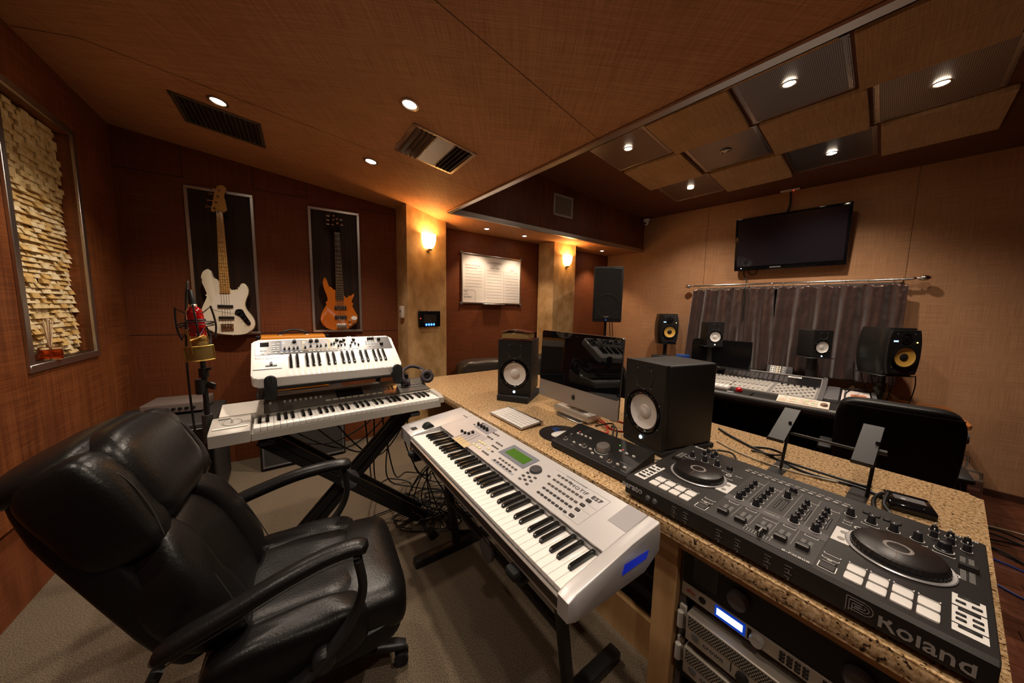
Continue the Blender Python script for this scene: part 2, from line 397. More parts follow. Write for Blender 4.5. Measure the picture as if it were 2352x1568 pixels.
slab(ac, [(KX, KY), (2.05, 5.135), (w1.x, w1.y), (w0.x, w0.y), (-.79, 3.45)], .02, lambda x, y: Z(.925)); struct('ceiling_alcove', ac, tanceil)
# fascias above the low ceiling
fy = math.atan2(5.131 - KY, 2.046 - KX); fl_ = math.hypot(5.131 - KY, 2.046 - KX)
b = B(); b.b2((-.01, 0, Z(.925)), (fl_ + .02, .02, ZT)); fas = struct('wall_fascia', b, sapele_v, None, (KX, KY, 0), (0, 0, fy))
ey = math.atan2(-.776, .631)
b = B(); b.b2((0, -.02, Z(.925) + .02), (5.2, 0, ZT)); struct('wall_fascia_near', b, sapele_v, None, (KX, KY, 0), (0, 0, ey))
b = B(); b.b2((0, -.006, Z(.925) - .004), (fl_, .0, Z(.925) + .042)); b.b2((0, -.006, Z(.925) - .006), (fl_, .03, Z(.925) - .002)); struct('trim_1', b, alu, None, (KX, KY, 0), (0, 0, fy))
b = B(); b.b2((0, -.045, Z(.925) - .012), (5.2, .006, Z(.925) + .0)); b.b2((0, .0, Z(.925) - .012), (5.2, .006, Z(.925) + .05)); struct('trim_2', b, alu, None, (KX, KY, 0), (0, 0, ey))
# upper ceiling
b = B(); pts = [TVF(-1.2, .1), TVF(6.2, .1), TVF(6.2, -5.2), TVF(-1.2, -5.2)]
slab(b, [tuple(p.xy) for p in pts], .03, lambda x, y: zup((x, y))); up = struct('ceiling', b, browncloth)
A0, AV, BV = V((2.149, 4.353)), V((.384, -.452)), V((-.492, -.358))
def gp(i, j): q = A0 + AV * i + BV * j; return V((q.x, q.y, zup(q)))
o_, ax, by = gp(0, 0), (gp(1, 0) - gp(0, 0)), (gp(0, 1) - gp(0, 0)); nz = ax.cross(by).normalized()
if nz.z > 0: nz = -nz
RT = M((ax.normalized().to_4d(), (nz.cross(ax.normalized())).to_4d(), nz.to_4d(), (0, 0, 0, 1)))
for k in range(3): RT[k][3] = 0
RT = RT.transposed(); RT[3][3] = 1
ROT = RT.to_euler()
W_, D_ = ax.length, by.length; sgn = 1 if (nz.cross(ax.normalized())).dot(by) > 0 else -1
b = B(); b.box((0, 0, .017), (W_ - .012, D_ - .012, .034), .003, 1); tile_me = b.me(tiletan)
b = B(); b.box((0, 0, .004), (W_ - .03, D_ - .03, .006)); perf_me = b.me(perf)
b = B()
for s in (-1, 1):
    for k in range(3): b.box((s * (W_ / 2 - .026 - k * .007), 0, .0085), (.0035, D_ - .03, .003))
    b.box((0, s * (D_ / 2 - .024), .0085), (W_ - .03, .012, .003))
rim_me = b.me(steel)
b = B(); b.cyl((0, 0, .008), (0, 0, .011), .005, n=8); scr_me = b.me(steel)
for i in range(4):
    for j in range(4):
        if (i, j) in ((3, 0),): pass
        c = (gp(i, j) + gp(i + 1, j + 1)) / 2
        if (i + j) % 2:
            put('ceiling_tile', tile_me, up, c, ROT)
        else:
            t = put('metal_ceiling_panel', perf_me, up, c, ROT); put('panel_rim', rim_me, t)
            for sx in (-1, 1):
                for sy in (-1, 0, 1): put('screw', scr_me, t, (sx * (W_ / 2 - .022), sy * (D_ / 2 - .05), 0))
# ---------------------------------------------------------------- lamps
b = B(); b.lathe([(.034, .0), (.046, -.001), (.047, -.005), (.036, -.007), (.033, -.004)], n=28); ring_me = b.me(nickel)
b = B(); b.lathe([(.0, -.009), (.02, -.007), (.033, -.001), (.033, .002)], n=20); bulb_me = b.me(lamp_w)
bulb_off = bulb_me.copy(); bulb_off.materials[0] = chrome
def spot_light(parent, watts, col, size=math.radians(110), blend=.9, off=-.02, rad=.03):
    l = bpy.data.lights.new('lamp', 'SPOT'); l.energy = watts; l.color = col; l.spot_size = size; l.spot_blend = blend; l.shadow_soft_size = rad
    o = bpy.data.objects.new('lamp', l); COL.objects.link(o); o.parent = parent; o.location = (0, 0, off); return o
def downlight(p, label, watts, col, group, n=None, on=True, size=110, blend=.9, sc=1):
    t = thing('recessed_downlight', label, 'ceiling light', p, 0, group)
    if n is not None: t.rotation_euler = V((0, 0, 1)).rotation_difference(-n if n.z < 0 else n).to_euler()
    put('trim_ring', ring_me, t, sc=(sc,) * 3); put('bulb', bulb_me if on else bulb_off, t, sc=(sc,) * 3)
    if on: spot_light(t, watts, col, math.radians(size), blend, -.02)
    return t
NLOW = V((.1266 * .776, .1266 * .631, 1)).normalized()
def low(x, y): return V((x, y, zlow(x, y)))
G1 = 'downlights in the low tan ceiling'
downlight(low(-1.678, 1.909), 'round ceiling downlight beside the dark long air vent', P_LOW, COOLW, G1, NLOW)
downlight(low(-.547, 1.741), 'large bright ceiling downlight above the square louvred vent', P_LOW, COOLW, G1, NLOW)
downlight(low(-1.031, 2.383), 'small ceiling downlight nearest the guitar wall', P_LOW, COOLW, G1, NLOW)
for x, y, w in ((-.05, .75, .55), (.75, .62, .75), (-.95, .35, .5), (.45, -.35, .6)): downlight(low(x, y), 'ceiling downlight outside the picture over the camera', P_LOW * w, COOLW, G1, NLOW)
G2 = 'downlights in the metal ceiling panels'
for (x, y), w, lb in (((1.072, 3.185), 1, 'lit downlight in the shiny metal panel beside the aluminium edge'), ((1.959, 3.124), 0, 'unlit chrome downlight in the middle metal panel'),
        ((2.876, 3.047), 1, 'lit downlight in the metal panel right above the television'), ((1.829, 2.295), 1, 'brightest starred downlight in the big dark metal panel'),
        ((2.745, 2.212), 1, 'lit downlight in the far right metal panel'), ((2.079, 3.918), 1, 'lit downlight in the lowest metal panel near the brown border')):
    downlight(V((x, y, zup((x, y)) - .010)), lb, P_CLOUD, COOLW, G2, None, bool(w), 125)
G3 = 'downlights in the alcove ceiling'
for x, y, lb in ((-.319, 3.82, 'small alcove downlight over the left half of the whiteboard'), (.134, 4.152, 'small alcove downlight over the right end of the whiteboard'), (1.38, 5.064, 'small alcove downlight above the tall black loudspeaker')):
    downlight(V((x, y, Z(.925))), lb, P_ALC, WARM, G3, None, True, 95, .6, .8)
# sconces
glass = mat('sconce_glass', (.9, .7, .4), .4, emis=(1, .62, .22), es=9)
def sconce(p, yaw, label, h=.155):
    t = thing('wall_sconce', label, 'wall lamp', p, yaw, 'sconces on the pillars')
    b = B()
    prof = [(.022, 0), (.045, .012), (.064, .045), (.073, .09), (.076, .14)]
    rows = []
    def f(u, v):
        k = v * (len(prof) - 1); i = min(int(k), len(prof) - 2); w = k - i
        r = prof[i][0] * (1 - w) + prof[i + 1][0] * w; z = prof[i][1] * (1 - w) + prof[i + 1][1] * w
        a = -pi + pi * u; return V((r * cos(a), r * 1.05 * sin(a) - .004, z))
    b.surf(25, 13, f); part('glass_shade', b, glass, t)
    b = B(); b.lathe([(.0, -.022), (.022, -.02), (.026, -.004), (.022, .002)], (0, -.024, 0), n=20); b.b2((-.02, -.028, -.018), (.02, 0, .0)); part('bracket', b, nickel, t)
    b = B(); b.lathe([(0, .03), (.014, .04), (.016, .06), (0, .08)], (0, -.03, 0), n=14); part('bulb', b, lamp_w, t)
    l = bpy.data.lights.new('lamp', 'POINT'); l.energy = P_SCONCE; l.color = AMBER; l.shadow_soft_size = .02
    o = bpy.data.objects.new('lamp', l); COL.objects.link(o); o.parent = t; o.location = (0, -.05, .12)
    l = bpy.data.lights.new('lamp', 'POINT'); l.energy = P_SCONCE * .18; l.color = AMBER; l.shadow_soft_size = .06
    o = bpy.data.objects.new('lamp', l); COL.objects.link(o); o.parent = t; o.location = (0, -.14, .05)
    return t
sconce((-.877, 3.331, Z(.594)), .976, 'amber half-bowl glass sconce glowing on the wide left pillar')
sconce((.757, 4.612, Z(.62)), .6536, 'amber half-bowl glass sconce glowing on the far narrow pillar')
# ---------------------------------------------------------------- vents
def lowframe(c, ux):
    """matrix on the low ceiling: local x along ux, z up"""
    n = NLOW; x = (ux - n * ux.dot(n)).normalized(); y = n.cross(x)
    return M(((x.x, y.x, n.x, c.x), (x.y, y.y, n.y, c.y), (x.z, y.z, n.z, c.z), (0, 0, 0, 1)))
bronze = mat('vent_bronze', (.16, .12, .09), .4, .6)
def vent(c, ux, w, d, label, mt, build):
    t = thing('air_vent', label, 'vent', (0, 0, 0)); t.matrix_world = lowframe(c, ux)
    b = B(); f = .022
    for x0, x1, y0, y1 in ((-w / 2, w / 2, -d / 2, -d / 2 + f), (-w / 2, w / 2, d / 2 - f, d / 2), (-w / 2, -w / 2 + f, -d / 2, d / 2), (w / 2 - f, w / 2, -d / 2, d / 2)): b.b2((x0, y0, -.007), (x1, y1, .0), .002, 1)
    part('frame', b, mt, t)
    b = B(); b.b2((-w / 2 + .01, -d / 2 + .01, -.001), (w / 2 - .01, d / 2 - .01, 0)); part('duct_backing', b, gap_m, t)
    build(t, w - 2 * f, d - 2 * f); return t
def slatme(l, w, mt, ang):
    b = B(); b.box((0, 0, 0), (w, l, .0018), m=M.Rotation(ang, 4, 'Y')); return b.me(mt)
A1 = [V((-1.903, 1.86)), V((-1.57, 2.084)), V((-1.796, 2.373)), V((-2.099, 2.153))]
A_c = sum(A1, V((0, 0))) / 4; vx = A1[1] - A1[0]; vy = A1[3] - A1[0]
def slA(t, w, d):
    s = slatme(d, .02, bronze, .75)
    for k in range(15): put('slat', s, t, (-w / 2 + (k + .5) * w / 15, 0, -.006))
vent(low(A_c.x, A_c.y), V((vx.x, vx.y, 0)), .41, .35, 'dark bronze slatted return vent in the low ceiling at left', bronze, slA)
B1 = [V((-.565, 1.881)), V((-.235, 2.126)), V((-.469, 2.421)), V((-.797, 2.195))]
B_c = sum(B1, V((0, 0))) / 4; vx = B1[1] - B1[0]
def slB(t, w, d):
    s = slatme(d, .032, nickel, .8); s2 = slatme(d, .032, nickel, -.8); q = slatme(w / 3 - .008, .018, nickel, .8)
    for k in range(4): put('slat', s, t, (-w / 2 + .015 + k * w / 13, 0, -.008)); put('slat', s2, t, (w / 2 - .015 - k * w / 13, 0, -.008))
    for k in range(12): put('slat', q, t, (0, -d / 2 + (k + .5) * d / 12, -.006), (0, 0, pi / 2))
    b = B(); b.b2((-w / 6 - .003, -d / 2, -.01), (-w / 6, d / 2, 0)); b.b2((w / 6, -d / 2, -.01), (w / 6 + .003, d / 2, 0)); part('divider', b, nickel, t)
vent(low(B_c.x, B_c.y), V((vx.x, vx.y, 0)), .41, .375, 'square three-way louvred supply vent in the low ceiling', nickel, slB)
F_ = Fr((KX, KY), fy)
t = thing('wall_vent', 'small grey grille vent on the mahogany fascia above the whiteboard', 'vent', tuple(F_(1.515, -.001, Z(1.278))), fy)
b = B(); w, h, f = .335, .26, .028
for x0, x1, z0, z1 in ((-w / 2, w / 2, -h / 2, -h / 2 + f), (-w / 2, w / 2, h / 2 - f, h / 2), (-w / 2, -w / 2 + f, -h / 2, h / 2), (w / 2 - f, w / 2, -h / 2, h / 2)): b.b2((x0, -.008, z0), (x1, 0, z1), .002, 1)
part('frame', b, grey_lt, t); b = B(); b.b2((-w / 2 + .02, -.002, -h / 2 + .02), (w / 2 - .02, 0, h / 2 - .02)); part('duct_backing', b, gap_m, t)
b = B(); b.box((0, 0, 0), (.004, .008, h - 2 * f)); s = b.me(grey_lt)
for k in range(16): put('slat', s, t, (-w / 2 + f + (k + .5) * (w - 2 * f) / 16, -.005, 0), (0, 0, .5))
# ---------------------------------------------------------------- niche
nich = w_l
b = B(); x0, x1, z0, z1, f = -1.10, -.475, 1.01, 2.30, .035
for a, c_, e, g in ((x0, x1, z0, z0 + f), (x0, x1, z1 - f, z1), (x0, x0 + f, z0 + f, z1 - f), (x1 - f, x1, z0 + f, z1 - f)): b.b2((a, -.012, e), (c_, .02, g), .002, 1)
part('niche_frame', b, alu, nich)
b = B(); b.b2((-1.065, 0, 1.03), (-.51, .115, 1.047)); part('niche_sill', b, wenge, nich)
bb = []
for k in range(6):
    b = B(); r = random.Random(k); w = .058; h = .0245
    vs = [(-w / 2, -r.uniform(.010, .020), -h / 2), (w / 2, -r.uniform(.010, .022), -h / 2), (w / 2, -r.uniform(.004, .012), h / 2), (-w / 2, -r.uniform(.004, .010), h / 2)]
    bk = [(-w / 2, 0, -h / 2), (w / 2, 0, -h / 2), (w / 2, 0, h / 2), (-w / 2, 0, h / 2)]
    b._add(vs + bk, [(0, 1, 2, 3), (4, 7, 6, 5), (0, 4, 5, 1), (1, 5, 6, 2), (2, 6, 7, 3), (3, 7, 4, 0)]); bb.append(b.me(stone_m[k % 3], 20))
rest = B(); n_ = 0
for r in range(48):
    for c in range(9):
        x = -1.042 + c * .0605 + (.030 if r % 2 else 0); z = 1.06 + r * .0252
        if x > -.525: continue
        dy = random.choice((0, 0, .006, .012))
        if n_ < 299: put('stone_tile', bb[random.randrange(6)], nich, (x, .068 - dy, z), (0, 0, 0)); n_ += 1
        else: rest.b2((x - .029, .053 - dy, z - .0122), (x + .029, .072, z + .0122))
part('stone_tiles_upper', rest, stone_m[0], nich, None, 'stuff')
t = thing('reed_diffuser', 'square glass reed diffuser with amber oil on the niche sill', 'diffuser', tuple(LWF(-.885, .012, 1.047)), pi - .967 + .3)
b = B(); b.b2((-.036, -.036, 0), (.036, .036, .062), .004); part('bottle', b, mat('clear_glass', (1, .97, .93), .03, trans=1), t)
b = B(); b.b2((-.032, -.032, .004), (.032, .032, .048), .003); part('oil', b, mat('amber_oil', (.75, .10, .01), .05, trans=.75), t)
b = B(); b.cyl((0, 0, .06), (0, 0, .076), .013); part('collar', b, mat('cork', (.45, .3, .15), .6), t)
for k, (dx, dy) in enumerate(((-.06, .01), (-.045, -.01), (.045, .0), (.06, -.012), (.03, .012), (-.02, .0))):
    b = B(); b.cyl((-dx * .15, -dy * .15, .01), (dx, dy, .19 + .008 * (k % 3)), .0022, n=6); part('reed', b, mat('reed_wood', (.68, .5, .33), .7), t)
# ---------------------------------------------------------------- granite counter
def TC(u, v, z): return tuple(CT(u, v, z))
YC = -.947
t = thing('counter_desk', 'long studio counter with speckled tan granite top and birch base', 'desk', TC(0, 0, 0), YC)
b = B(); prof = rrect(-.035, .643, 1.07, .685, .019, 6)
pl = rrect(-2.19, -.035, .747, 1.07, .03, 6)
b.prism(pl, .641, .685, None, .017, 5); part('granite_top', b, gran, t, None, None, 50)
b = B(); b.b2((.10, .02, 0), (.176, .06, .641), .002, 1); part('front_post', b, birch, t)
b = B(); b.b2((.70, .02, -.25), (.735, .1, .641), .002, 1); part('front_post', b, birch, t)
b = B(); b.b2((.176, .025, .583), (.70, .045, .641)); part('front_rail', b, birch, t)
b = B(); b.b2((-2.08, .02, 0), (-2.03, .9, .641), .002, 1); part('end_panel', b, birch, t)
b = B(); b.b2((-2.03, .04, .575), (.10, .06, .641)); part('apron', b, birch, t)
b = B(); b.b2((-2.03, .70, 0), (.10, .72, .641)); part('back_panel', b, matte, t)
b = B(); b.b2((-.95, .10, 0), (.10, .13, .16)); part('plinth_board', b, birch, t)
b = B(); b.b2((.14, .9, 0), (.735, .93, .641)); b.b2((.15, .06, 0), (.16, .9, .641)); b.b2((.715, .06, -.25), (.735, .9, .641)); part('rack_wall', b, matte, t)
b = B(); b.b2((.16, .06, .0), (.715, .9, .012)); part('rack_floor', b, matte, t)
for x in (.178, .672):
    b = B(); b.b2((x, .05, .012), (x + .02, .07, .58)); part('rack_rail', b, silver_dk, t)
# rack gear: local x along the counter, front toward -y
R0 = .186
def rackgear(name, label, cat, z0): return thing(name, label, cat, TC(R0, .042, z0), YC)
t = rackgear('rack_processor', 'black rack unit with two large dark knobs under the counter rail', 'rack unit', Z(-.868))
b = B(); b.b2((0, 0, 0), (.483, .25, .128), .003, 1); part('chassis', b, satin, t)
for x, z in ((.155, .055), (.39, .05)):
    b = B(); b.lathe([(.026, 0), (.026, .018), (.022, .024), (0, .025)], (x, 0, z), M.Rotation(pi / 2, 4, 'X'), 26); part('knob', b, silver_dk, t)
b = B(); b.b2((.03, -.002, .02), (.1, 0, .1)); part('display_window', b, gloss, t)
text('FURMAN', .016, greyink, t, (.11, -.001, .1), RX90)
t = rackgear('rack_equalizer', 'silver one-unit rack processor with a glowing white display and red lettering', 'rack unit', Z(-.917))
b = B(); b.b2((0, 0, 0), (.483, .2, .0435), .001, 1); part('faceplate', b, mat('faceplate_silver', (.5, .46, .41), .4, .6), t)
b = B(); b.b2((.098, -.002, .004), (.176, 0, .039)); part('display_bezel', b, glow('display_blue', (.0, .05, .5), .6), t)
b = B(); b.b2((.103, -.0025, .012), (.170, -.001, .033)); part('display', b, glow('display_white', (.62, .72, 1), 2.4), t)
b = B(); b.lathe([(.017, 0), (.017, .012), (.014, .016), (0, .017)], (.205, 0, .0215), M.Rotation(pi / 2, 4, 'X'), 28); part('data_wheel', b, grey_lt, t)
b = B(); b.b2((.181, -.001, .006), (.19, 0, .037)); part('black_key', b, gloss, t)
b = B(); b.lathe([(.010, -.001), (.010, .002), (0, .002)], (.062, 0, .022), M.Rotation(pi / 2, 4, 'X'), 20); part('mic_socket', b, black, t)
text('dbx', .019, mat('red_ink', (.5, .02, .01), .5), t, (.028, -.001, .023), RX90)
b = B(); b.box((0, 0, 0), (.012, .004, .0075), .0015, 1); bt = b.me(black)
for c in range(4):
    for r in range(3): put('button', bt, t, (.258 + c * .0155, -.001, .011 + r * .0105))
for x in (.335, .365): b = B(); b.b2((x, -.001, .006), (x + .02, 0, .037)); part('meter_window', b, gloss, t)
ampm = mat('amp_silver', (.40, .35, .29), .42, .5); ampg = perforated('amp_grille', (.38, .33, .28), .006)
def amp(z0, lab):
    t = rackgear('power_amplifier', lab, 'amplifier', z0); t['group'] = 'power amplifiers in the counter rack'
    b = B(); b.b2((.032, -.03, 0), (.451, .35, .0885), .003, 1); part('chassis', b, ampm, t)
    b = B(); b.b2((.04, -.0315, .048), (.443, -.029, .084)); part('grille', b, mat('amp_grille_dark', (.03, .026, .022), .5), t)
    g = B(); n = 0
    for r in range(6):
        for c in range(52): g.box((.044 + c * .0077 + (r % 2) * .0038, -.0318, .051 + r * .006), (.0036, .0012, .0034))
    part('grille_mesh', g, ampm, t, None, 'stuff')
    for x in (0, .462):
        b = B(); b.b2((x, -.008, .004), (x + .022, .004, .084), .003, 1); b.cyl((x + .011, -.02, .018), (x + .011, -.02, .07), .009, n=12); part('rack_ear', b, grey_lt, t)
    b = B(); b.lathe([(.0105, 0), (.0105, .002), (0, .0025)], (.062, -.03, .03), M.Rotation(pi / 2, 4, 'X'), 20); part('power_button', b, silver_dk, t)
    text('crown', .02, darkink, t, (.112, -.0305, .026), RX90, sp=1.1, bold=.0004)
    b = B(); b.b2((.158, -.0312, .014), (.1605, -.03, .042)); part('marker', b, black, t)
    b = B(); b.lathe([(.015, 0), (.014, .012), (0, .013)], (.188, -.03, .025), M.Rotation(pi / 2, 4, 'X'), 24); part('level_knob', b, black, t)
    b = B(); b.b2((.22, -.0312, .012), (.27, -.03, .04)); part('display_window', b, gloss, t)
    return t
amp(Z(-1.034), 'upper silver power amplifier with perforated grille in the counter rack')
amp(Z(-1.150), 'lower silver power amplifier partly cut off by the picture bottom')
t = rackgear('rack_power_strip', 'dark rack unit with a red lamp, lowest in the counter rack', 'rack unit', Z(-1.20))
b = B(); b.b2((0, 0, 0), (.483, .25, .044), .002, 1); part('chassis', b, satin, t)
b = B(); b.b2((.40, -.003, .012), (.425, 0, .03)); part('red_switch', b, led_r, t)
# ---------------------------------------------------------------- studio monitors
def drv(t, x, z, r, y=0, ring=1.32, cm=cone, cap=.42, capm=None, nm='woofer_cone', dep=.010):
    RX = M.Rotation(pi / 2, 4, 'X')
    b = B(); b.lathe([(r * ring, -.002), (r * ring, .004), (r * ring * .93, .006), (r * 1.16, .004), (r * 1.10, .008), (r * 1.02, .004), (r * .98, -.004)], (x, y, z), RX, 40); part('driver_ring', b, gloss, t)
    b = B(); b.lathe([(r * 1.0, .002), (r * .9, -.004), (r * .42, -dep), (0, -dep - .0004)], (x, y, z), RX, 40); part(nm, b, cm, t)
    b = B(); b.lathe([(r * cap, -dep * .9), (r * cap * .85, -dep * .45), (r * cap * .45, -dep * .1), (0, 0)], (x, y, z), RX, 28); part('dust_cap', b, capm or cm, t)
def cabinet(t, W, H, D, hole=None, bev=.012, mt=None):
    """front at y=0 with a round opening for the woofer"""
    b = B(); b.b2((0, .001, 0), (W, D, H), bev, 3)
    part('cabinet', b, mt or satin, t)
def hs(name, label, p, yaw, W, H, D, group, led=True, tilt=0):
    t = thing(name, label, 'loudspeaker', p, yaw, group, (tilt, 0, yaw)); k = W / .25
    b = B(); b.b2((0, .024 * k, 0), (W, D, H), .012 * k, 3); part('cabinet', b, satin, t)
    # baffle with woofer opening
    zc, r = H * .385, W * .335
    bf = B(); n = 40; ro = r * 1.3
    rim = rrect(0, 0, W, H, .012 * k, 4); m_ = len(rim)
    cen = V((W / 2, zc))
    ring = [(W / 2 + ro * cos(2 * pi * i / n), zc + ro * sin(2 * pi * i / n)) for i in range(n)]
    b = B(); b.prism(rim, 0, 1, lambda x, y, h: (x, .0235 * k + h * .001, y)); part('baffle_back', b, satin, t)
    # front face: fan from ring to rim, angle matched
    fo = []
    for i in range(n):
        a = 2 * pi * i / n; dx, dz = cos(a), sin(a); ts = []
        if dx > 1e-6: ts.append((W - W / 2) / dx)
        if dx < -1e-6: ts.append((-W / 2) / dx)
        if dz > 1e-6: ts.append((H - zc) / dz)
        if dz < -1e-6: ts.append(-zc / dz)
        tt = min(ts); fo.append((W / 2 + dx * tt, zc + dz * tt))
    for cx, cz in ((0, 0), (W, 0), (W, H), (0, H)):
        i = min(range(n), key=lambda j: (V(fo[j]) - V((cx, cz))).length); fo[i] = (cx, cz)
    iv = [bf.bm.verts.new((x, 0, z)) for x, z in ring]; ov = [bf.bm.verts.new((x, 0, z)) for x, z in fo]; bv = [bf.bm.verts.new((x, .024 * k, z)) for x, z in fo]; ivb = [bf.bm.verts.new((x, .024 * k, z)) for x, z in ring]
    for i in range(n):
        j = (i + 1) % n; bf.bm.faces.new((iv[i], iv[j], ov[j], ov[i])); bf.bm.faces.new((ov[i], ov[j], bv[j], bv[i])); bf.bm.faces.new((ivb[i], ivb[j], iv[j], iv[i]))
    part('baffle', bf, satin, t)
    drv(t, W / 2, zc, r, .006 * k, 1.22, dep=.013 * k)
    RX = M.Rotation(pi / 2, 4, 'X')
    b = B(); zt = H * .80; R = W * .235
    b.lathe([(R, .001), (R * .97, .003), (R * .9, .0), (R * .45, -.012 * k), (R * .42, -.014 * k)], (W / 2, 0, zt), RX, 8); part('tweeter_waveguide', b, matte, t)
    b = B(); b.lathe([(R * .44, -.012 * k), (R * .3, -.006 * k), (0, -.002 * k)], (W / 2, -.001, zt), RX, 20); part('tweeter_dome', b, gloss, t)
    b = B(); b.lathe([(.004, 0), (.004, .002), (0, .002)], (0, 0, 0), RX, 8); sc = b.me(silver_dk)
    for a in (45, 135, 225, 315): put('screw', sc, t, (W / 2 + R * 1.04 * cos(math.radians(a)), -.0005, zt + R * 1.04 * sin(math.radians(a))))
    for a in range(6): put('screw', sc, t, (W / 2 + r * 1.36 * cos(a * pi / 3 + .5), -.0005, zc + r * 1.36 * sin(a * pi / 3 + .5)))
    if led:
        b = B(); b.lathe([(.0085 * k, 0), (.0085 * k, .002), (0, .003)], (W / 2, -.0005, H * .065), RX, 16); part('power_light', b, led_b, t)
    return t
hs('studio_monitor', 'near studio monitor with white cone left of the all-in-one computer', (-.096, 2.230, Z(-.612)), -.234, .241, .394, .32, 'white cone monitors on the granite counter')
hs('studio_monitor', 'big studio monitor with white cone right of the all-in-one computer, nearest the camera', (.585, 1.592, Z(-.630)), -1.186, .245, .392, .327, 'white cone monitors on the granite counter')
def pad(p, yaw, W, D, h, label):
    t = thing('isolation_pad', label, 'speaker pad', p, yaw); b = B(); b.b2((0, 0, 0), (W, D, h), .004, 1); part('foam_block', b, mat('foam', (.018, .016, .016), .95, bump=.6, ns=300), t)
pad((-.103, 2.215, .6855), -.36, .232, .32, .041, 'black foam pad under the left counter monitor')
pad((.585, 1.590, .6855), -1.186, .25, .34, .023, 'thin black foam pad under the near counter monitor')
# ---------------------------------------------------------------- all-in-one computer
t = thing('desktop_computer', 'large silver all-in-one computer with a black reflective screen on the counter', 'computer', (.192, 2.138, Z(-.581)), -.977, None, (-.045, 0, -.977))
Wm, Hm = .65, .442
b = B(); b.prism(rrect(0, 0, Wm, Hm, .018, 6), 0, 1, lambda x, y, h: (x, .0015 + h * .010, y), 0); 
def backf(u, v): 
    x, z = u * Wm, v * Hm; e = min(1, 5 * min(u, 1 - u)) * min(1, 5 * min(v, 1 - v)); return V((x, .0115 + .028 * math.sqrt(max(e, 0)), z))
b.surf(17, 13, backf); part('aluminium_body', b, alu, t)
b = B(); b.prism(rrect(.001, .112, Wm - .001, Hm - .001, .016, 6), 0, 1, lambda x, y, h: (x, .0016 - h * .0026, y)); part('screen_glass', b, mat('screen_black', (.004, .004, .005), .03, spec=.6), t)
b = B(); b.prism(rrect(.001, .001, Wm - .001, .1115, .014, 6), 0, 1, lambda x, y, h: (x, .0016 - h * .0014, y)); part('chin', b, mat('chin_alu', (.47, .43, .40), .38, .7), t)
# apple emblem
ap = smooth2([(0, .012), (.006, .0135), (.011, .0125), (.0135, .009), (.0105, .005), (.0105, .0005), (.0145, -.004), (.0115, -.011), (.007, -.0155), (.003, -.0145), (0, -.0138), (-.003, -.0145), (-.007, -.0155), (-.0125, -.009), (-.014, .001), (-.0125, .009), (-.007, .013)], 4)
b = B(); b.prism(ap, 0, 1, lambda x, y, h: (Wm / 2 + x, .0004 - h * .0012, .055 + y)); b.prism(smooth2([(.000, .015), (.001, .0195), (.0055, .023), (.0065, .021), (.0045, .0165)], 4), 0, 1, lambda x, y, h: (Wm / 2 + x, .0004 - h * .0012, .055 + y)); part('emblem', b, black, t)
b = B(); b.cyl((Wm / 2, -.0012, Hm - .018), (Wm / 2, .0, Hm - .018), .003, n=10); part('camera_lens', b, silver_dk, t)
b = B(); b.tube([(Wm / 2, .035, .17), (Wm / 2, .085, .06), (Wm / 2, .08, -.06), (Wm / 2, .07, -.072)], .012); b.b2((Wm / 2 - .1, -.04, -.0735), (Wm / 2 + .1, .16, -.067), .003, 1); b.b2((Wm / 2 - .1, .07, -.07), (Wm / 2 + .1, .082, .1)); part('stand_foot', b, alu, t)
# thick book
t = thing('thick_book', 'thick open-backed book with gilt page edges on the left counter monitor', 'book', (-.085, 2.235, Z(-.612) + .3945), -.30)
b = B(); b.b2((.01, .01, .006), (.21, .17, .05), .003, 1); part('page_block', b, mat('gilt_pages', (.42, .28, .09), .35, .6, col2=(.62, .47, .22), ns=1, st=(3, 3, 700), bump=.4), t)
def cov(u, v): x, y = u * .225 + .0, v * .18; return V((x, y, .053 + .013 * math.sin(pi * min(1, u * 1.0)) ** 2 * (1 - .4 * v) + .003 * sin(6 * u)))
b = B(); b.surf(16, 8, cov); b.surf(16, 8, lambda u, v: cov(u, v) + V((0, 0, .0025))); b.b2((0, 0, 0), (.225, .18, .005)); b.b2((0, .175, 0), (.225, .18, .053)); part('maroon_cover', b, mat('maroon_leather', (.13, .03, .022), .3), t)
# ---------------------------------------------------------------- compact keyboard, mat, mouse, hub
t = thing('computer_keyboard', 'slim aluminium computer keyboard with white keys on the granite', 'keyboard', TC(-1.01, .03, .6855), YC + .0)
def ks(x, y): return .006 + y * .07
b = B(); b.prism([(0, 0), (.33, 0), (.33, .158), (0, .158)], 0, 1, lambda x, y, h: (x, y, ks(x, y) + h * .005)); b.cyl((0, .15, .009), (.33, .15, .009), .0095, n=16); part('aluminium_tray', b, alu, t)
keys = {}
for r in range(6):
    y = .010 + r * .0237; widths = [1] * 14 if r > 0 else [1, 1, 1, 1.2, 5.4, 1.2, 1, 1, 1.2]
    if r in (1, 2): widths = [1.6] + [1] * 11 + [1.6]
    tot = sum(widths); x = .007; un = .316 / tot
    for w in widths:
        kw = un * w - .0022; kh = .0205 if r < 5 else .012
        key = (round(kw, 4), kh)
        if key not in keys: q = B(); q.box((0, 0, 0), (kw, kh, .003), .001, 1); keys[key] = q.me(white)
        put('key', keys[key], t, (x + kw / 2, y + kh / 2, ks(0, y) + .0065), (.07, 0, 0)); x += un * w
t = thing('mouse_mat', 'round black record-shaped mat with a blue splash beside the knob box', 'mouse mat', TC(-.53, .185, .6853), YC)
b = B(); b.lathe([(0, 0), (.118, 0), (.118, .003), (0, .003)], n=48); part('disc', b, mat('vinyl_black', (.014, .011, .013), .35, bump=.2, ns=40), t)
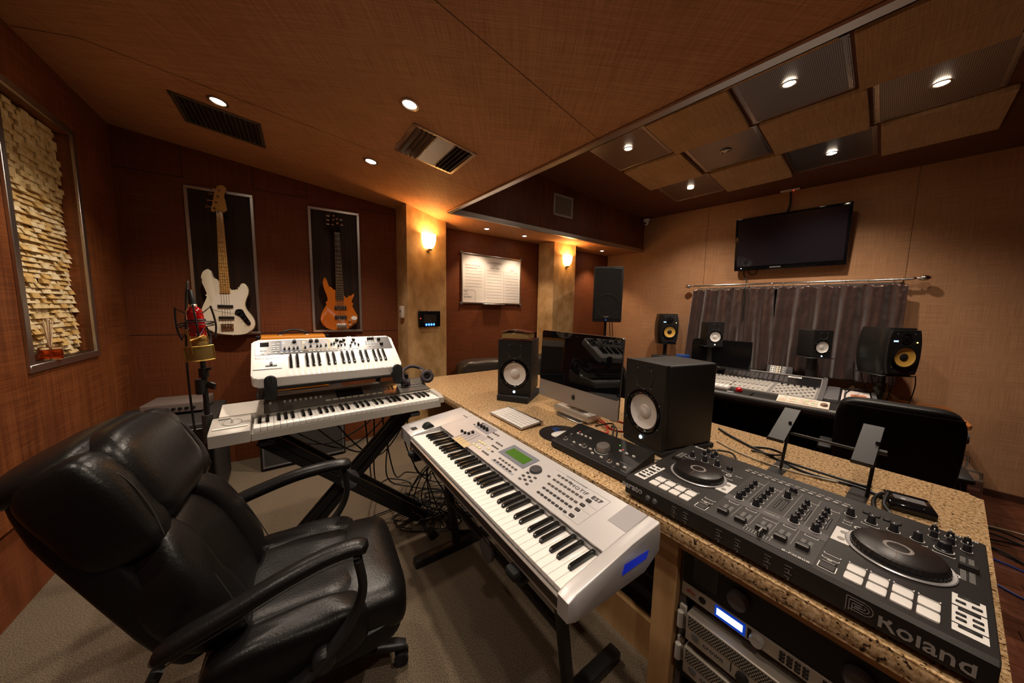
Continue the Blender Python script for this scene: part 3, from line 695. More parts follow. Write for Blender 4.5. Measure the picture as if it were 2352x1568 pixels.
b = B(); b.prism(smooth2([(-.085, .02), (-.05, .05), (-.06, .01), (.0, .04), (-.03, .0), (.02, .01), (-.05, -.005)], 3), .003, .0034); part('blue_splash', b, mat('blue_print', (.01, .05, .22), .4), t)
t = thing('computer_mouse', 'flat white mouse on the round black mat', 'mouse', TC(-.505, .165, .6888), YC + 1.25)
b = B(); b.pillow((0, 0, .008), (.118, .062, .024), .8, .75); part('shell', b, mat('mouse_white', (.82, .80, .78), .12, coat=.6), t)
t = thing('audio_interface', 'narrow silver metal interface box with a white top below the computer screen', 'audio box', TC(-.82, .40, .6855), YC - .02)
b = B(); b.b2((0, 0, .016), (.285, .115, .052), .004, 2); part('silver_case', b, mat('case_silver', (.58, .53, .47), .34, .6), t)
b = B(); b.b2((.02, .012, .0), (.25, .10, .012), .002, 1); b.b2((.255, .02, 0), (.275, .1, .018)); part('base_plate', b, grey_lt, t)
b = B(); b.b2((.012, .018, .052), (.12, .1, .0545), .001, 1); b.b2((.235, .015, .052), (.275, .1, .0545), .001, 1); part('white_top_plate', b, mat('plate_white', (.72, .69, .64), .35), t)
b = B(); b.lathe([(.027, 0), (.026, .003), (.015, .004), (.013, .002), (0, .002)], (.175, .06, .052), None, 28); part('dial', b, steel, t)
b = B(); b.b2((-.001, .05, .025), (.0, .06, .04)); part('socket', b, black, t)
# ---------------------------------------------------------------- monitor controller with the big knob
t = thing('monitor_controller', 'black sloped desktop volume controller with one big silver knob', 'controller', TC(-.447, .032, .6855), YC + .02)
Wk, Dk = .405, .205
def kz(y): return .034 + (y / Dk) * .040
b = B(); prof = [(0, .012), (.006, .003), (.02, 0), (Dk, 0), (Dk, kz(Dk)), (Dk - .01, kz(Dk) + .002), (.014, kz(.014)), (.004, .032)]
b.prism(prof, 0, Wk, lambda y, z, x: (x, y, z), .002, 1); part('case', b, satin, t)
sl = math.atan(.040 / Dk)
def onk(x, y, h=.001): return (x, y, kz(y) + h)
b = B(); b.prism([(.008, .012), (Wk - .008, .012), (Wk - .008, .175), (.008, .175)], 0, 1, lambda x, y, h: (x, y, kz(y) + .0004 + h * .0006)); part('top_panel', b, mat('panel_black', (.018, .016, .016), .45), t)
b = B(); b.lathe([(.030, 0), (.030, .016), (.027, .0215), (0, .0225)], n=36); part('big_knob', b, mat('knob_alu', (.60, .56, .52), .35, .9, bump=.2, ns=50), t, None, None, 38, onk(.236, .088), (sl, 0, 0))
b = B(); b.lathe([(.0365, 0), (.0375, .0004), (.0385, 0)], n=40); part('scale_ring', b, whiteink, t, None, None, 38, onk(.236, .088), (sl, 0, 0))
b = B(); b.pillow((0, 0, .003), (.014, .010, .012), .6, .6, n=12, k=8); kb = b.me(mat('button_grey', (.52, .49, .46), .4))
for x, y in ((.067, .116), (.088, .118), (.113, .118), (.140, .118), (.105, .046), (.142, .046), (.196, .05), (.222, .032), (.268, .032), (.300, .118), (.330, .118), (.362, .118), (.345, .035), (.377, .035)): put('button', kb, t, onk(x, y), (sl, 0, 0))
b = B(); b.lathe([(.0075, 0), (.0065, .013), (.005, .0145), (0, .0145)], n=18); kk = b.me(steel)
b = B(); b.lathe([(.009, 0), (.0096, .0004), (.0102, 0)], n=24); rg = b.me(whiteink)
for x, y in ((.052, .086), (.05, .048), (.158, .055), (.306, .035)):
    q = put('small_knob', kk, t, onk(x, y), (sl, 0, 0)); put('scale_ring', rg, q)
for x, y in ((.030, .078), (.022, .046)):
    b = B(); b.lathe([(.007, 0), (.007, .003), (.004, .003), (.0038, -.002)], n=18); part('headphone_jack', b, steel, t, None, None, 38, onk(x, y), (sl, 0, 0))
for x, y, m_ in ((.060, .136, led_r), (.300, .136, led_r), (.272, .155, led_g)):
    b = B(); b.lathe([(.0025, 0), (.002, .0025), (0, .003)], n=10); part('indicator', b, m_, t, None, None, 38, onk(x, y), (sl, 0, 0))
text('BIG KNOB', .013, whiteink, t, onk(.352, .182, .0012), (sl, 0, 0), bold=.0003)
b = B(); b.lathe([(.0055, 0), (.0065, .0004), (.0068, 0)], n=20); part('emblem', b, whiteink, t, None, None, 38, onk(.303, .182), (sl, 0, 0))
for bd, x, y in (('SOURCE SELECT', .10, .14), ('MONITOR SELECT', .33, .14), ('TALKBACK', .35, .06), ('PHONES', .045, .12), ('MUTE', .377, .018), ('DIM', .34, .018), ('MONO', .105, .03)): text(bd, .006, greyink, t, onk(x, y, .0012), (sl, 0, 0))
# ---------------------------------------------------------------- laptop stand, dock
t = thing('laptop_stand', 'empty black folding laptop stand behind the mixing deck', 'laptop stand', TC(0, 0, .6855), YC)
for x0, lab in ((.225, 'l'), (.455, 'r')):
    b = B(); b.b2((x0, .60, 0), (x0 + .05, .785, .004), .001, 1); part('foot_plate', b, black, t)
    b = B(); b.cyl((x0 + (.045 if lab == 'r' else .03), .70, .003), (x0 + (.05 if lab == 'r' else .035), .745, .20), .0055, n=10); part('upright', b, black, t)
b = B(); b.cyl((.25, .735, .155), (.51, .735, .155), .005, n=10); part('cross_bar', b, black, t)
b = B(); b.cyl((.255, .707, .035), (.505, .707, .035), .005, n=10); part('cross_bar', b, black, t)
for x0 in (.215, .455):
    b = B(); m_ = M.Rotation(.42, 4, 'X'); b.box((x0 + .028, .735, .185), (.055, .235, .004), .001, 1, m_)
    c = V((x0 + .028, .735, .185)) + (m_ @ V((0, -.118, .006))); b.box(c, (.055, .005, .016), .002, 1, m_); part('tray_arm', b, satin, t)
b = B(); b.cyl((.50, .745, .165), (.53, .745, .165), .0095, n=12); part('clamp_knob', b, black, t)
t = thing('dock_station', 'small glossy black drive dock with clear prongs behind the right platter', 'dock', TC(.553, .66, .6855), YC + .22)
b = B(); b.b2((0, 0, 0), (.105, .115, .026), .006, 2); part('case', b, gloss, t)
b = B(); b.b2((.02, .05, .026), (.09, .085, .027)); part('slot', b, silver_dk, t)
b = B(); b.b2((.035, .055, .027), (.045, .065, .0275)); part('label_mark', b, whiteink, t)
for x in (.004, .1):
    b = B(); b.cyl((x, .08, .02), (x + .002, .085, .085), .0012, n=6); part('clear_prong', b, mat('acrylic', (1, 1, 1), .05, trans=1), t)
# ---------------------------------------------------------------- mixing deck (two platters); local x right, y away, z up, front-left-bottom origin
DJ = thing('dj_controller', 'large black two-platter mixing deck on the near end of the counter', 'mixing deck', TC(0, 0, .6865), YC)
H = .0745
djm = mat('deck_black', (.022, .019, .018), .42, bump=.08, ns=500)
b = B(); b.prism([(-.004, .012), (-.024, .016), (-.026, .066), (-.018, H), (.452, H), (.462, .064), (.462, .012), (.45, .0), (.01, 0)], .0, .726, lambda y, z, x: (x, y, z), .003, 2); part('body', b, djm, DJ)
b = B(); b.prism(rrect(.0, .005, .726, .012, .003), 0, 1, lambda x, y, h: (x, -.0262 - h * .0, y)); b.bm.free() if False else None
mixm = mat('deck_mixer_panel', (.034, .030, .029), .38)
b = B(); b.b2((.254, -.014, H), (.487, .358, H + .0012)); part('mixer_panel', b, mixm, DJ)
b = B(); b.b2((.254, .118, H + .0012), (.487, .156, H + .0018)); part('filter_strip', b, mat('strip_grey', (.085, .078, .08), .45), DJ)
T = H + .0015
def ink(name, rects, z=H + .0005, h=.0007, mt=whiteink):
    b = B()
    for x0, y0, x1, y1 in rects: b.b2((x0, y0, z), (x1, y1, z + h))
    return part(name, b, mt, DJ)
def brk(x0, y0, x1, y1, w=.0016, up=.007):
    """a U-shaped bracket, open at the back"""
    return [(x0, y0, x1, y0 + w), (x0, y0, x0 + w, y0 + up), (x1 - w, y0, x1, y0 + up)]
b = B(); b.pillow((0, 0, .001), (.029, .030, .008), .3, .25, n=20, k=8); padm = b.me(mat('pad_white', (.74, .71, .68), .45))
for bx in (.071, .5335):
    for c in range(4):
        for r in range(2): put('performance_pad', padm, DJ, (bx + .0145 + c * .0335 + (.0 if bx < .3 else 0), .0145 + r * .0365, T - .002))
    br = []
    for c in range(4): br += brk(bx + c * .0335, .072, bx + .029 + c * .0335, .08)
    ink('pad_bracket', br)
# platters
for cx in (.1405, .597):
    pl = put('jog_wheel', (lambda bb: (bb, djm))(B().lathe([(.0855, 0), (.085, .004), (.078, .006), (.078, .004)], n=64)), DJ, (cx, .2, H)) if False else None
    b = B(); b.lathe([(.0, .0006), (.0865, .0006), (.0875, .003), (.0855, .0045), (.080, .004), (.080, .0)], (cx, .2, H), None, 64); part('platter_ring', b, mat('ring_silver', (.55, .53, .54), .3, .6) if cx < .3 else MATS['ring_silver'], DJ)
    b = B(); n = 96
    for (r0, z0), (r1, z1) in zip([(.079, .002), (.0785, .012), (.073, .021)], [(.0785, .012), (.073, .021), (.070, .0215)]):
        b.surf(n, 2, lambda u, v: V((cx + (r0 + (r1 - r0) * v) * (1 - .012 * (int(u * n + .5) % 2)) * cos(2 * pi * u), .2 + (r0 + (r1 - r0) * v) * (1 - .012 * (int(u * n + .5) % 2)) * sin(2 * pi * u), H + z0 + (z1 - z0) * v)), True)
    jw = part('jog_wheel', b, mat('jog_black', (.012, .011, .011), .25), DJ, None, None, 5)
    b = B(); b.lathe([(0, .0225), (.068, .0225), (.0705, .0215), (.0705, .018)], (cx, .2, H), None, 64); part('platter_top', b, mat('platter_vinyl', (.017, .012, .011), .28, bump=.1, ns=200), DJ)
    b = B()
    for k in range(48):
        a = 2 * pi * k / 48; rr = .0215 if True else 0
        m_ = M.Rotation(a, 4, 'Z'); b.box((cx + rr * cos(a), .2 + rr * sin(a), H + .0227), (.0062, .0016, .0006), 0, 1, m_)
    part('centre_tick_ring', b, mat('tick_grey', (.36, .32, .30), .5), DJ)
    ink('platter_line', [(cx - .0008, .2 - .055, cx + .0008, .2 - .03)], H + .0225, .0006, mat('line_tan', (.16, .11, .07), .5))
for x0, x1 in ((.216, .2515), (.489, .523)):
    b = B(); b.b2((x0, .150, H), (x1, .232, H + .0012), .0005, 1); w_ = part('white_key_plate', b, mat('plate_cream', (.72, .69, .67), .45), DJ)
    for yy in (.17, .208):
        b = B(); b.lathe([(.007, 0), (.007, .0015), (0, .0016)], ((x0 + x1) / 2, yy, H + .0012), None, 20); part('oval_key', b, mat('oval_grey', (.30, .28, .26), .4), DJ)
# loop and parameter key blocks
ky = B(); ky.box((0, 0, .001), (.0125, .0062, .004), .001, 1); kym = ky.me(black); k2 = B(); k2.box((0, 0, .001), (.026, .0075, .004), .001, 1); k2m = k2.me(black)
for x0 in (.013, .6755):
    ink('key_block_ground', [(x0, .098, x0 + .040, .142), (x0, .034, x0 + .040, .093), (x0, .006, x0 + .040, .030)], H + .0004, .0006)
    for yy in (.134, .086, .024): put('wide_key', k2m, DJ, (x0 + .02, yy, H + .001))
    for yy in (.112, .066, .048): 
        for xx in (.0105, .0295): put('small_key', kym, DJ, (x0 + xx, yy, H + .001))
# transport keys
for x0 in (.220, .4915):
    ink('transport_bracket', brk(x0, .066, x0 + .030, .07) + brk(x0, .046, x0 + .030, .05) + brk(x0, -.004, x0 + .031, .03, .0018, .028))
    for y0, y1 in ((.032, .043), (.0, .022)):
        b = B(); b.b2((x0 + .003, y0, H), (x0 + .028, y1, H + .003), .0008, 1); part('transport_key', b, mat('key_dark', (.035, .03, .028), .5), DJ)
    ink('key_print', [(x0 + .011, .037, x0 + .019, .0395), (x0 + .004, .0275, x0 + .026, .0287)], H + .0031, .0004)
# knobs
def knobme(r, h, mt):
    b = B(); b.lathe([(r * 1.12, 0), (r * 1.1, .003), (r * .92, .005), (r * .80, h - .001), (r * .7, h), (0, h)], n=20); return b.me(mt)
kn = knobme(.0088, .021, mat('knob_navy', (.010, .010, .013), .38)); kns = knobme(.0068, .016, MATS['knob_navy']); knl = knobme(.0105, .016, MATS['knob_navy'])
b = B(); b.b2((-.0009, .004, .0), (.0009, .0078, .0212)); b.b2((-.0008, .0, .0208), (.0008, .007, .0216)); nd = b.me(whiteink)
b = B()
for k in range(20):
    a0_, a1_ = math.radians(-235 + k * 14.5), math.radians(-235 + (k + 1) * 14.5)
    b.poly([(r * cos(a), r * sin(a), .0007) for r, a in ((.0112, a0_), (.0126, a0_), (.0126, a1_), (.0112, a1_))])
arc = b.me(whiteink)
def knob(x, y, me=kn, needle=True, s=1, a=None):
    o = put('knob', me, DJ, (x, y, T), (0, 0, random.uniform(-.25, .25) if a is None else a), None, None)
    if needle: put('pointer', nd, o)
    q = put('scale_arc', arc, DJ, (x, y, T - .0002)); q.scale = (s, s, 1)
for x in (.284, .328, .416, .460):
    for y in (.152, .186, .219, .254, .289): knob(x, y, kns if y > .16 else kn, False, .85 if y > .16 else 1)
    for y in (.152, .186, .219, .254, .289): ink('white_dot', [(x - .001, y - .0075, x + .001, y - .0055)], T + (.0205 if y < .16 else .0158), .0006)
knob(.370, .286); knob(.372, .340, knl, False)
for x in (.063, .110, .153): knob(x, .326)
knob(.195, .326, knl, False)
for x in (.502, .542, .582, .622): knob(x, .330)
knob(.663, .328, knobme(.013, .022, MATS['knob_navy']), False, 1.3)
for x, y in ((.083, .385), (.084, .418), (.113, .385), (.112, .418), (.646, .384), (.646, .424), (.672, .378), (.672, .416), (.696, .37), (.697, .416)): knob(x, y, kns, True, .75)
ink('knob_bracket', sum([brk(x - .017, y - .022, x + .017, y) for x, y in ((.063, .326), (.11, .326), (.195, .325), (.542, .33), (.622, .33), (.663, .323))], []))
# faders
sl_ = []
for x in (.284, .329, .376, .416, .459): sl_ += [(x - .0012, .028, x + .0012, .092)]
ink('fader_slot', sl_, T - .0003, .0005, black)
tk = []
for x in (.284, .329, .376, .416, .459):
    for k in range(9): tk += [(x - .011, .034 + k * .006, x - .003, .0348 + k * .006), (x + .003, .034 + k * .006, x + .011, .0348 + k * .006)]
ink('fader_ticks', tk, T - .0003, .0004)['kind'] = 'stuff'
b = B(); b.prism([(-.011, 0), (.011, 0), (.008, .011), (.002, .013), (-.002, .013), (-.008, .011)], -.0125, .0125, lambda y, z, x: (x, y, z), .001, 1); fc = b.me(black)
b = B(); b.b2((-.012, -.0086, .0105), (.012, -.0078, .0118)); fl2 = b.me(whiteink)
for x, y in ((.285, .032), (.329, .030), (.376, .036), (.416, .034), (.458, .040)):
    o = put('fader_cap', fc, DJ, (x, y, T)); put('cap_line', fl2, o)
ink('crossfader_slot', [(.343, .0075, .405, .0095)], T - .0003, .0005, black)
ink('crossfader_ticks', [(.345 + k * .0062, .001, .3458 + k * .0062, .016) for k in range(10)], T - .0004, .0004)
b = B(); b.prism([(-.004, 0), (.004, 0), (.003, .016), (-.003, .016)], -.010, .010, lambda x, z, y: (x, y, z), .0008, 1); cf = part('crossfader_cap', b, black, DJ, None, None, 38, (.381, .006, T)); b = B(); b.b2((-.0006, -.0102, .002), (.0006, .0102, .0166)); part('cap_line', b, whiteink, cf)
for x in (.696, .030):
    ink('pitch_slot', [(x - .001, .215 if x > .3 else .25, x + .001, .335 if x > .3 else .34)], H, .0006, black)
    y0 = .217 if x > .3 else .252
    ink('pitch_ticks', sum([[(x - .010, y0 + k * .0062, x - .002, y0 + .0008 + k * .0062), (x + .002, y0 + k * .0062, x + .010, y0 + .0008 + k * .0062)] for k in range(19 if x > .3 else 14)], []))
for x, y in ((.697, .275), (.038, .252)):
    b = B(); b.prism([(-.010, 0), (.010, 0), (.007, .011), (-.007, .011)], -.014, .014, lambda y, z, x: (x, y, z), .001, 1); part('pitch_fader_cap', b, black, DJ, None, None, 38, (x, y, H))
# step keys, lines, meters
b = B(); b.box((0, 0, .001), (.0125, .008, .004), .0012, 1); sk = b.me(mat('step_key_grey', (.42, .38, .36), .45))
for k in range(14): put('step_key', sk, DJ, (.233 + k * .01925, .379, H + .0005))
ink('step_print', [(.229 + k * .01925, .398, .243 + k * .01925, .4) for k in range(14)])
ink('channel_line', [(x, .030, x + .0012, .352) for x in (.3045, .348, .392, .4355)], T - .0003, .0005, greyink)
for x in (.3625, .378, .4305, .474, .270, .313):
    b = B(); b.b2((x - .003, .184, T - .0004), (x + .003, .258, T + .0002)); m_ = part('level_meter', b, gloss, DJ)
    b = B()
    for k in range(11): b.b2((x - .0016, .187 + k * .0064, T + .0002), (x + .0016, .1895 + k * .0064, T + .0005))
    part('meter_segments', b, greyink, DJ)
ink('channel_bracket', sum([brk(x - .013, .108, x + .014, .112) for x in (.284, .328, .416, .460)], []) + sum([brk(x + .003, .311, x + .022, .32) for x in (.284, .328, .416, .460)], []), T - .0003, .0005)
for k in range(4):
    b = B(); b.b2((.520 + k * .0195, .380, H), (.534 + k * .0195, .398, H + .004), .001, 1); part('effect_key', b, black, DJ)
ink('effect_print', [(.521 + k * .0195, .401, .533 + k * .0195, .403) for k in range(4)])
for cx_, yy in ((.213, .275), (.505, .290), (.688, .306 - .10), (.222, .248)):
    pass
ink('small_bracket', brk(.205, .255, .228, .26) + brk(.222, .30, .242, .305) + brk(.495, .262, .512, .268) + brk(.495, .28, .512, .286) + [(.0, 0, 0, 0)][:0])
b = B()
for x, y in ((.206, .288), (.526, .268), (.678, .192 + .03)):
    b.lathe([(.006, .0004), (.0075, .0012), (.009, .0004)], (x, y, H), None, 20)
part('ring_mark', b, whiteink, DJ)
# writing
text('Roland', .017, whiteink, DJ, (.05, .441, H + .0006), (0, 0, 0), sx=1.15, bold=.0005)
text('Roland', .042, mat('logo_grey', (.30, .27, .25), .5), DJ, (.648, -.0255, .038), (pi / 2 - .04, 0, 0), sx=1.0, bold=.0006)
# bracket emblem before the word
b = B()
for k in range(4):
    w = .0013; x0, x1, z0, z1 = .545 + k * .0045, .578 - k * .0, .058 - k * .0055, .058 - k * .0055
    b.b2((x0, -.0262, .058 - k * .0058 - w), (.572 - k * .002, -.0255, .058 - k * .0058))
    b.b2((x0, -.0262, .024 + (k * .002 if k else 0)), (x0 + w, -.0255, .058 - k * .0058)) if k < 3 else None
for k in range(3):
    for a in range(8):
        a0_, a1_ = pi / 2 - a * pi / 8, pi / 2 - (a + 1) * pi / 8; r0, r1 = .014 - k * .0055, .0127 - k * .0055
        b.poly([(.571 + r * cos(q), -.0262, .044 + r * sin(q)) for r, q in ((r0, a0_), (r1, a0_), (r1, a1_), (r0, a1_))])
    b.b2((.549 + k * .0045, -.0262, .0300 + k * .0055), (.571, -.0255, .0313 + k * .0055))
part('emblem', b, MATS['logo_grey'], DJ)
text('serato', .030, mat('serato_grey', (.40, .38, .37), .5), DJ, (.028, -.0262, .047), (pi / 2 - .04, 0, 0), bold=.0009)
text('DJ-808', .012, whiteink, DJ, (.695, .447, H + .0006), sx=1.2)
text('8-FX808', .010, whiteink, DJ, (.455, -.008, T), sx=1.5)
text('A', .009, whiteink, DJ, (.345, .024, T)); text('B', .009, whiteink, DJ, (.402, .013 + .011, T))
text('TR/SAMPLER', .006, whiteink, DJ, (.376, .098, T + .0006)); text('CHANNEL FX', .006, whiteink, DJ, (.37, .136, T + .0009))
b = B()
for x in (.088, .112):
    b.lathe([(.009, 0), (.0095, .0006), (.0102, 0)], (x, -.0258, .038), M.Rotation(pi / 2, 4, 'X'), 24); b.lathe([(.0075, 0), (.0065, .006), (0, .006)], (x, -.0255, .038), M.Rotation(pi / 2, 4, 'X'), 18)
part('front_knob', b, silver_dk, DJ)
b = B(); b.lathe([(.0045, 0), (.0045, .001), (.003, .001), (.003, -.003)], (.058, -.0262, .04), M.Rotation(pi / 2, 4, 'X'), 16); part('headphone_jack', b, black, DJ)
b = B()
for x in (.175, .21, .30, .345, .41, .45):
    for k in range(4): b.b2((x - .008, -.0264, .052 - k * .009), (x + .006 - (k % 2) * .004, -.0258, .0528 - k * .009)); b.b2((x - .001, -.0264, .045 - k * .009), (x + .001, -.0258, .049 - k * .009)) if k % 2 else None
part('front_print', b, greyink, DJ)
# ---------------------------------------------------------------- keyboards
def keyset(t, x0, y0, z, n, start, wl, bl, kw=.02355, drop=.018, bh=.0115, bw=.0125):
    """n white keys from note index start (0=C .. 6=B)"""
    b = B(); b.b2((.0006, 0, -drop), (kw - .0006, wl, 0), .0011, 2); wk = b.me(ivory)
    b = B(); b.prism([(0, -.004), (bl, -.004), (bl, bh), (.011, bh), (.003, bh * .75)], -bw / 2, bw / 2, lambda y, zz, x: (x, y, zz), .0015, 2); bk = b.me(ebony)
    OFF = {0: -.0022, 1: .0022, 3: -.003, 4: 0, 5: .003}
    for i in range(n):
        put('white_key', wk, t, (x0 + i * kw, y0, z)); nn = (start + i) % 7
        if nn in OFF and i < n - 1: put('black_key', bk, t, (x0 + (i + 1) * kw + OFF[nn], y0 + wl - bl, z))
# ---- long silver workstation along the counter
MO = thing('workstation_keyboard', 'long silver 76-key workstation keyboard set along the counter edge', 'keyboard', TC(-1.082, -.49, 0), YC)
def pz(y): return .711 + (y - .160) * .115
KX0 = .1685; KX1 = KX0 + 45 * .02355
b = B(); b.prism([(.006, .628), (.345, .615), (.368, .64), (.368, .705), (.362, pz(.362) - .001), (.162, .70), (.162, .672), (.004, .668)], KX0 - .002, KX1 + .002, lambda y, z, x: (x, y, z), .002, 1); part('chassis', b, silver, MO)
b = B(); b.b2((KX0, .163, pz(.163) - .006), (KX1, .164, pz(.163))); b.prism([(.161, pz(.161)), (.362, pz(.362)), (.362, pz(.362) + .0015), (.161, pz(.161) + .0015)], KX0 - .002, KX1 + .001, lambda y, z, x: (x, y, z)); part('top_panel', b, silver, MO)
lft = [(0, .632), (.345, .615), (.368, .64), (.368, .712), (.362, .7365), (.17, .7145), (.03, .699), (.004, .690)]
b = B(); b.prism(lft, 0, KX0 - .0025, lambda y, z, x: (x, y, z), .003, 2); part('left_block', b, silver, MO)
b = B(); b.prism([(-.006, .640), (.02, .628), (.30, .612), (.372, .645), (.372, .705), (.362, .737), (.235, .727), (.02, .7005), (-.006, .690)], KX1 + .0025, 1.268, lambda y, z, x: (x, y, z), .004, 2); part('right_cheek', b, silver, MO)
b = B(); b.prism([(.19, .60 + .06), (.30, .655), (.31, .675), (.2, .685)], 1.2675, 1.2695, lambda y, z, x: (x, y, z)); part('painted_blue_light', b, glow('painted_blue_glow', (.004, .03, .7), .25), MO)  # flat glowing panel imitating blue light that falls on the cheek, no lamp
b = B(); b.prism([(.26, pz(.26) + .0016), (.362, pz(.362) + .0016), (.362, pz(.362) + .0024), (.26, pz(.26) + .0024)], 1.165, KX1, lambda y, z, x: (x, y, z)); part('corner_plate', b, mat('plate_grey', (.36, .34, .35), .45), MO)
b = B(); b.b2((KX0 - .002, -.002, .646), (KX1 + .002, .006, .674), .001, 1); part('front_rail', b, mat('rail_brown', (.05, .035, .03), .4), MO)
b = B(); b.b2((KX0 - .002, -.003, .671), (KX1 + .002, .006, .6745)); part('rail_edge', b, alu, MO)
keyset(MO, KX0, .0085, .690, 45, 2, .150, .096, drop=.014)
sl = math.atan(.115)
def on(y, h=.0016): return pz(y) + h
def btn(name, me, x, y, p=MO): return put(name, me, p, (x, y, on(y)), (sl, 0, 0))
def bme(w, d, h, mt): q = B(); q.b2((-w / 2, -d / 2, 0), (w / 2, d / 2, h), .0008, 1); return q.me(mt)
gb = bme(.0125, .0085, .003, mat('button_brown', (.085, .07, .062), .5)); gd = bme(.0125, .0085, .003, mat('button_dark', (.035, .03, .03), .5)); cb = bme(.0165, .011, .003, mat('button_cream', (.75, .64, .36), .5))
for x, y in ((.911, .309), (.930, .309), (.948, .309), (.967, .309)): btn('button', gb, x, y)
for k in range(8):
    btn('button', gb, .918 + k * .018, .279); btn('button', gb, .923 + k * .018, .249); btn('button', gd, .928 + k * .0179, .220); btn('button', gd, .933 + k * .0179, .191)
for x in (.660, .682, .704, .726, .748, .769): btn('button', gb, x, .214)
for x in (.656, .678, .700, .721, .743, .763): btn('button', gd, x, .191)
b = B(); b.b2((.640, .182, 0), (.790, .192, .0)); bar = B(); bar.b2((-.075, -.0055, 0), (.075, .0055, .0006)); btn('soft_key_bar', bar.me(mat('bar_grey', (.30, .31, .34), .45)), .715, .186)
for x, y in ((.821, .212), (.818, .235), (.843, .223), (.845, .201)): btn('button', gd, x, y)
for x, y in ((.827, .191), (.862, .235), (.866, .212), (.870, .190), (.888, .279)): btn('button', gb, x, y)
for x, y in ((.455, .281), (.470, .281), (.490, .281), (.442, .321), (.461, .321), (.481, .321), (.536, .279), (.554, .279), (.574, .279), (.559, .192), (.578, .192), (.596, .192), (.546, .250), (.564, .250), (.583, .250), (.589, .221), (.285, .300), (.290, .322), (.305, .340)): btn('button', gb, x, y)
for x, y in ((.472, .194), (.497, .194), (.521, .195), (.466, .228), (.488, .228), (.511, .229), (.555, .222)): btn('cream_button', cb, x, y)
for (x, y), w in (((1.074, .282), 0), ((1.075, .252), 1), ((1.079, .225), 1), ((1.085, .193), 1)):
    if w: btn('transport_frame', bme(.024, .019, .001, whiteink), x, y)
    btn('transport_button', bme(.017, .012, .005, MATS['button_dark']), x, y)
b = B(); b.b2((.607, .236, 0), (.785, .324, 0)); 
def plate(name, x0, y0, x1, y1, mt, h=.001, base=.0016):
    q = B(); q.prism([(x0, y0), (x1, y0), (x1, y1), (x0, y1)], 0, 1, lambda x, y, k: (x, y, on(y, base) + k * h)); return part(name, q, mt, MO)
plate('screen_bezel', .609, .238, .783, .324, mat('bezel_slate', (.17, .18, .21), .35), .002)
plate('screen', .633, .256, .762, .304, mat('lcd_green', (.035, .085, .006), .3, emis=(.05, .17, .008), es=.35), .001, .0036)
plate('slider_panel', .335, .145, .470, .272, mat('panel_mauve', (.40, .37, .38), .4), .0006)
plate('worn_patch', .350, .145, .470, .185, mat('wood_patch', (.55, .42, .24), .4), .0004, .0022)
plate('knob_panel', .305, .288, .432, .352, mat('panel_slate', (.26, .25, .27), .4), .0006)
for k in range(4):
    q = B(); q.prism([(.352 + k * .024, .155), (.354 + k * .024, .155), (.340 + k * .024, .262), (.338 + k * .024, .262)], 0, 1, lambda x, y, h: (x, y, on(y, .0024) + h * .0004)); part('slider_slot', q, black, MO)
q = B(); q.prism([(-.006, 0), (.006, 0), (.004, .012), (-.004, .012)], -.006, .006, lambda x, z, y: (x, y, z), .001, 1); sc_ = q.me(black)
for x, y in ((.316, .212), (.345, .214), (.366, .224), (.368, .245)): btn('slider_cap', sc_, x, y)
q = B(); q.lathe([(.0085, 0), (.0075, .006), (.006, .018), (0, .0185)], n=14); kk2 = q.me(black)
for x in (.310, .340, .368, .396): btn('knob', kk2, x, .311)
q = B(); q.lathe([(.0245, 0), (.0245, .006), (.0225, .009), (0, .0085)], n=36); btn('data_wheel', q.me(mat('wheel_grey', (.06, .055, .06), .35)), .826, .268)
q = B(); q.lathe([(.005, 0), (.005, .001), (0, .001)], n=12); btn('contrast_dot', q.me(black), .773, .262)
for k, x in enumerate((.112, .136)):
    q = B(); q.cyl((x, .106, .703), (x + .017, .106, .703), .027, n=32); part('pitch_wheel', q, mat('wheel_black', (.02, .024, .022), .3), MO)
plate_l = B(); plate_l.b2((.082, .028, .70), (.115, .056, .7035)); part('ribbon', plate_l, mat('ribbon_dark', (.035, .033, .035), .3), MO)
q = B(); q.b2((.008, .09, .7063), (.165, .0915, .7085)); 
text('MOTIF', .022, mat('ink_slate', (.12, .115, .125), .5), MO, (1.012, .304, on(.304, .003)), (sl, 0, 0), sx=1.15, sp=1.1)
text('ES7', .022, mat('ink_slate2', (.06, .05, .06), .5), MO, (1.087, .306, on(.306, .003)), (sl, 0, 0), sx=1.15, sp=1.1, bold=.0006)
text('YAMAHA', .012, MATS['ink_slate2'], MO, (.150, .315, on(.315, .003)), (sl, 0, 0), sp=1.05)
text('MUSIC PRODUCTION SYNTHESIZER', .006, MATS['ink_slate'], MO, (.98, .328, on(.328, .003)), (sl, 0, 0))
q = B()
for x0, y0, x1, y1 in ((.872, .331, 1.122, .3318), (1.1215, .18, 1.1225, .331), (1.06, .18, 1.12, .1808), (1.075, .237, 1.12, .2376), (1.085, .268, 1.12, .2686)): q.prism([(x0, y0), (x1, y0), (x1, y1), (x0, y1)], 0, 1, lambda x, y, h: (x, y, on(y, .0018) + h * .0004))
part('panel_lines', q, MATS['plate_grey'], MO)
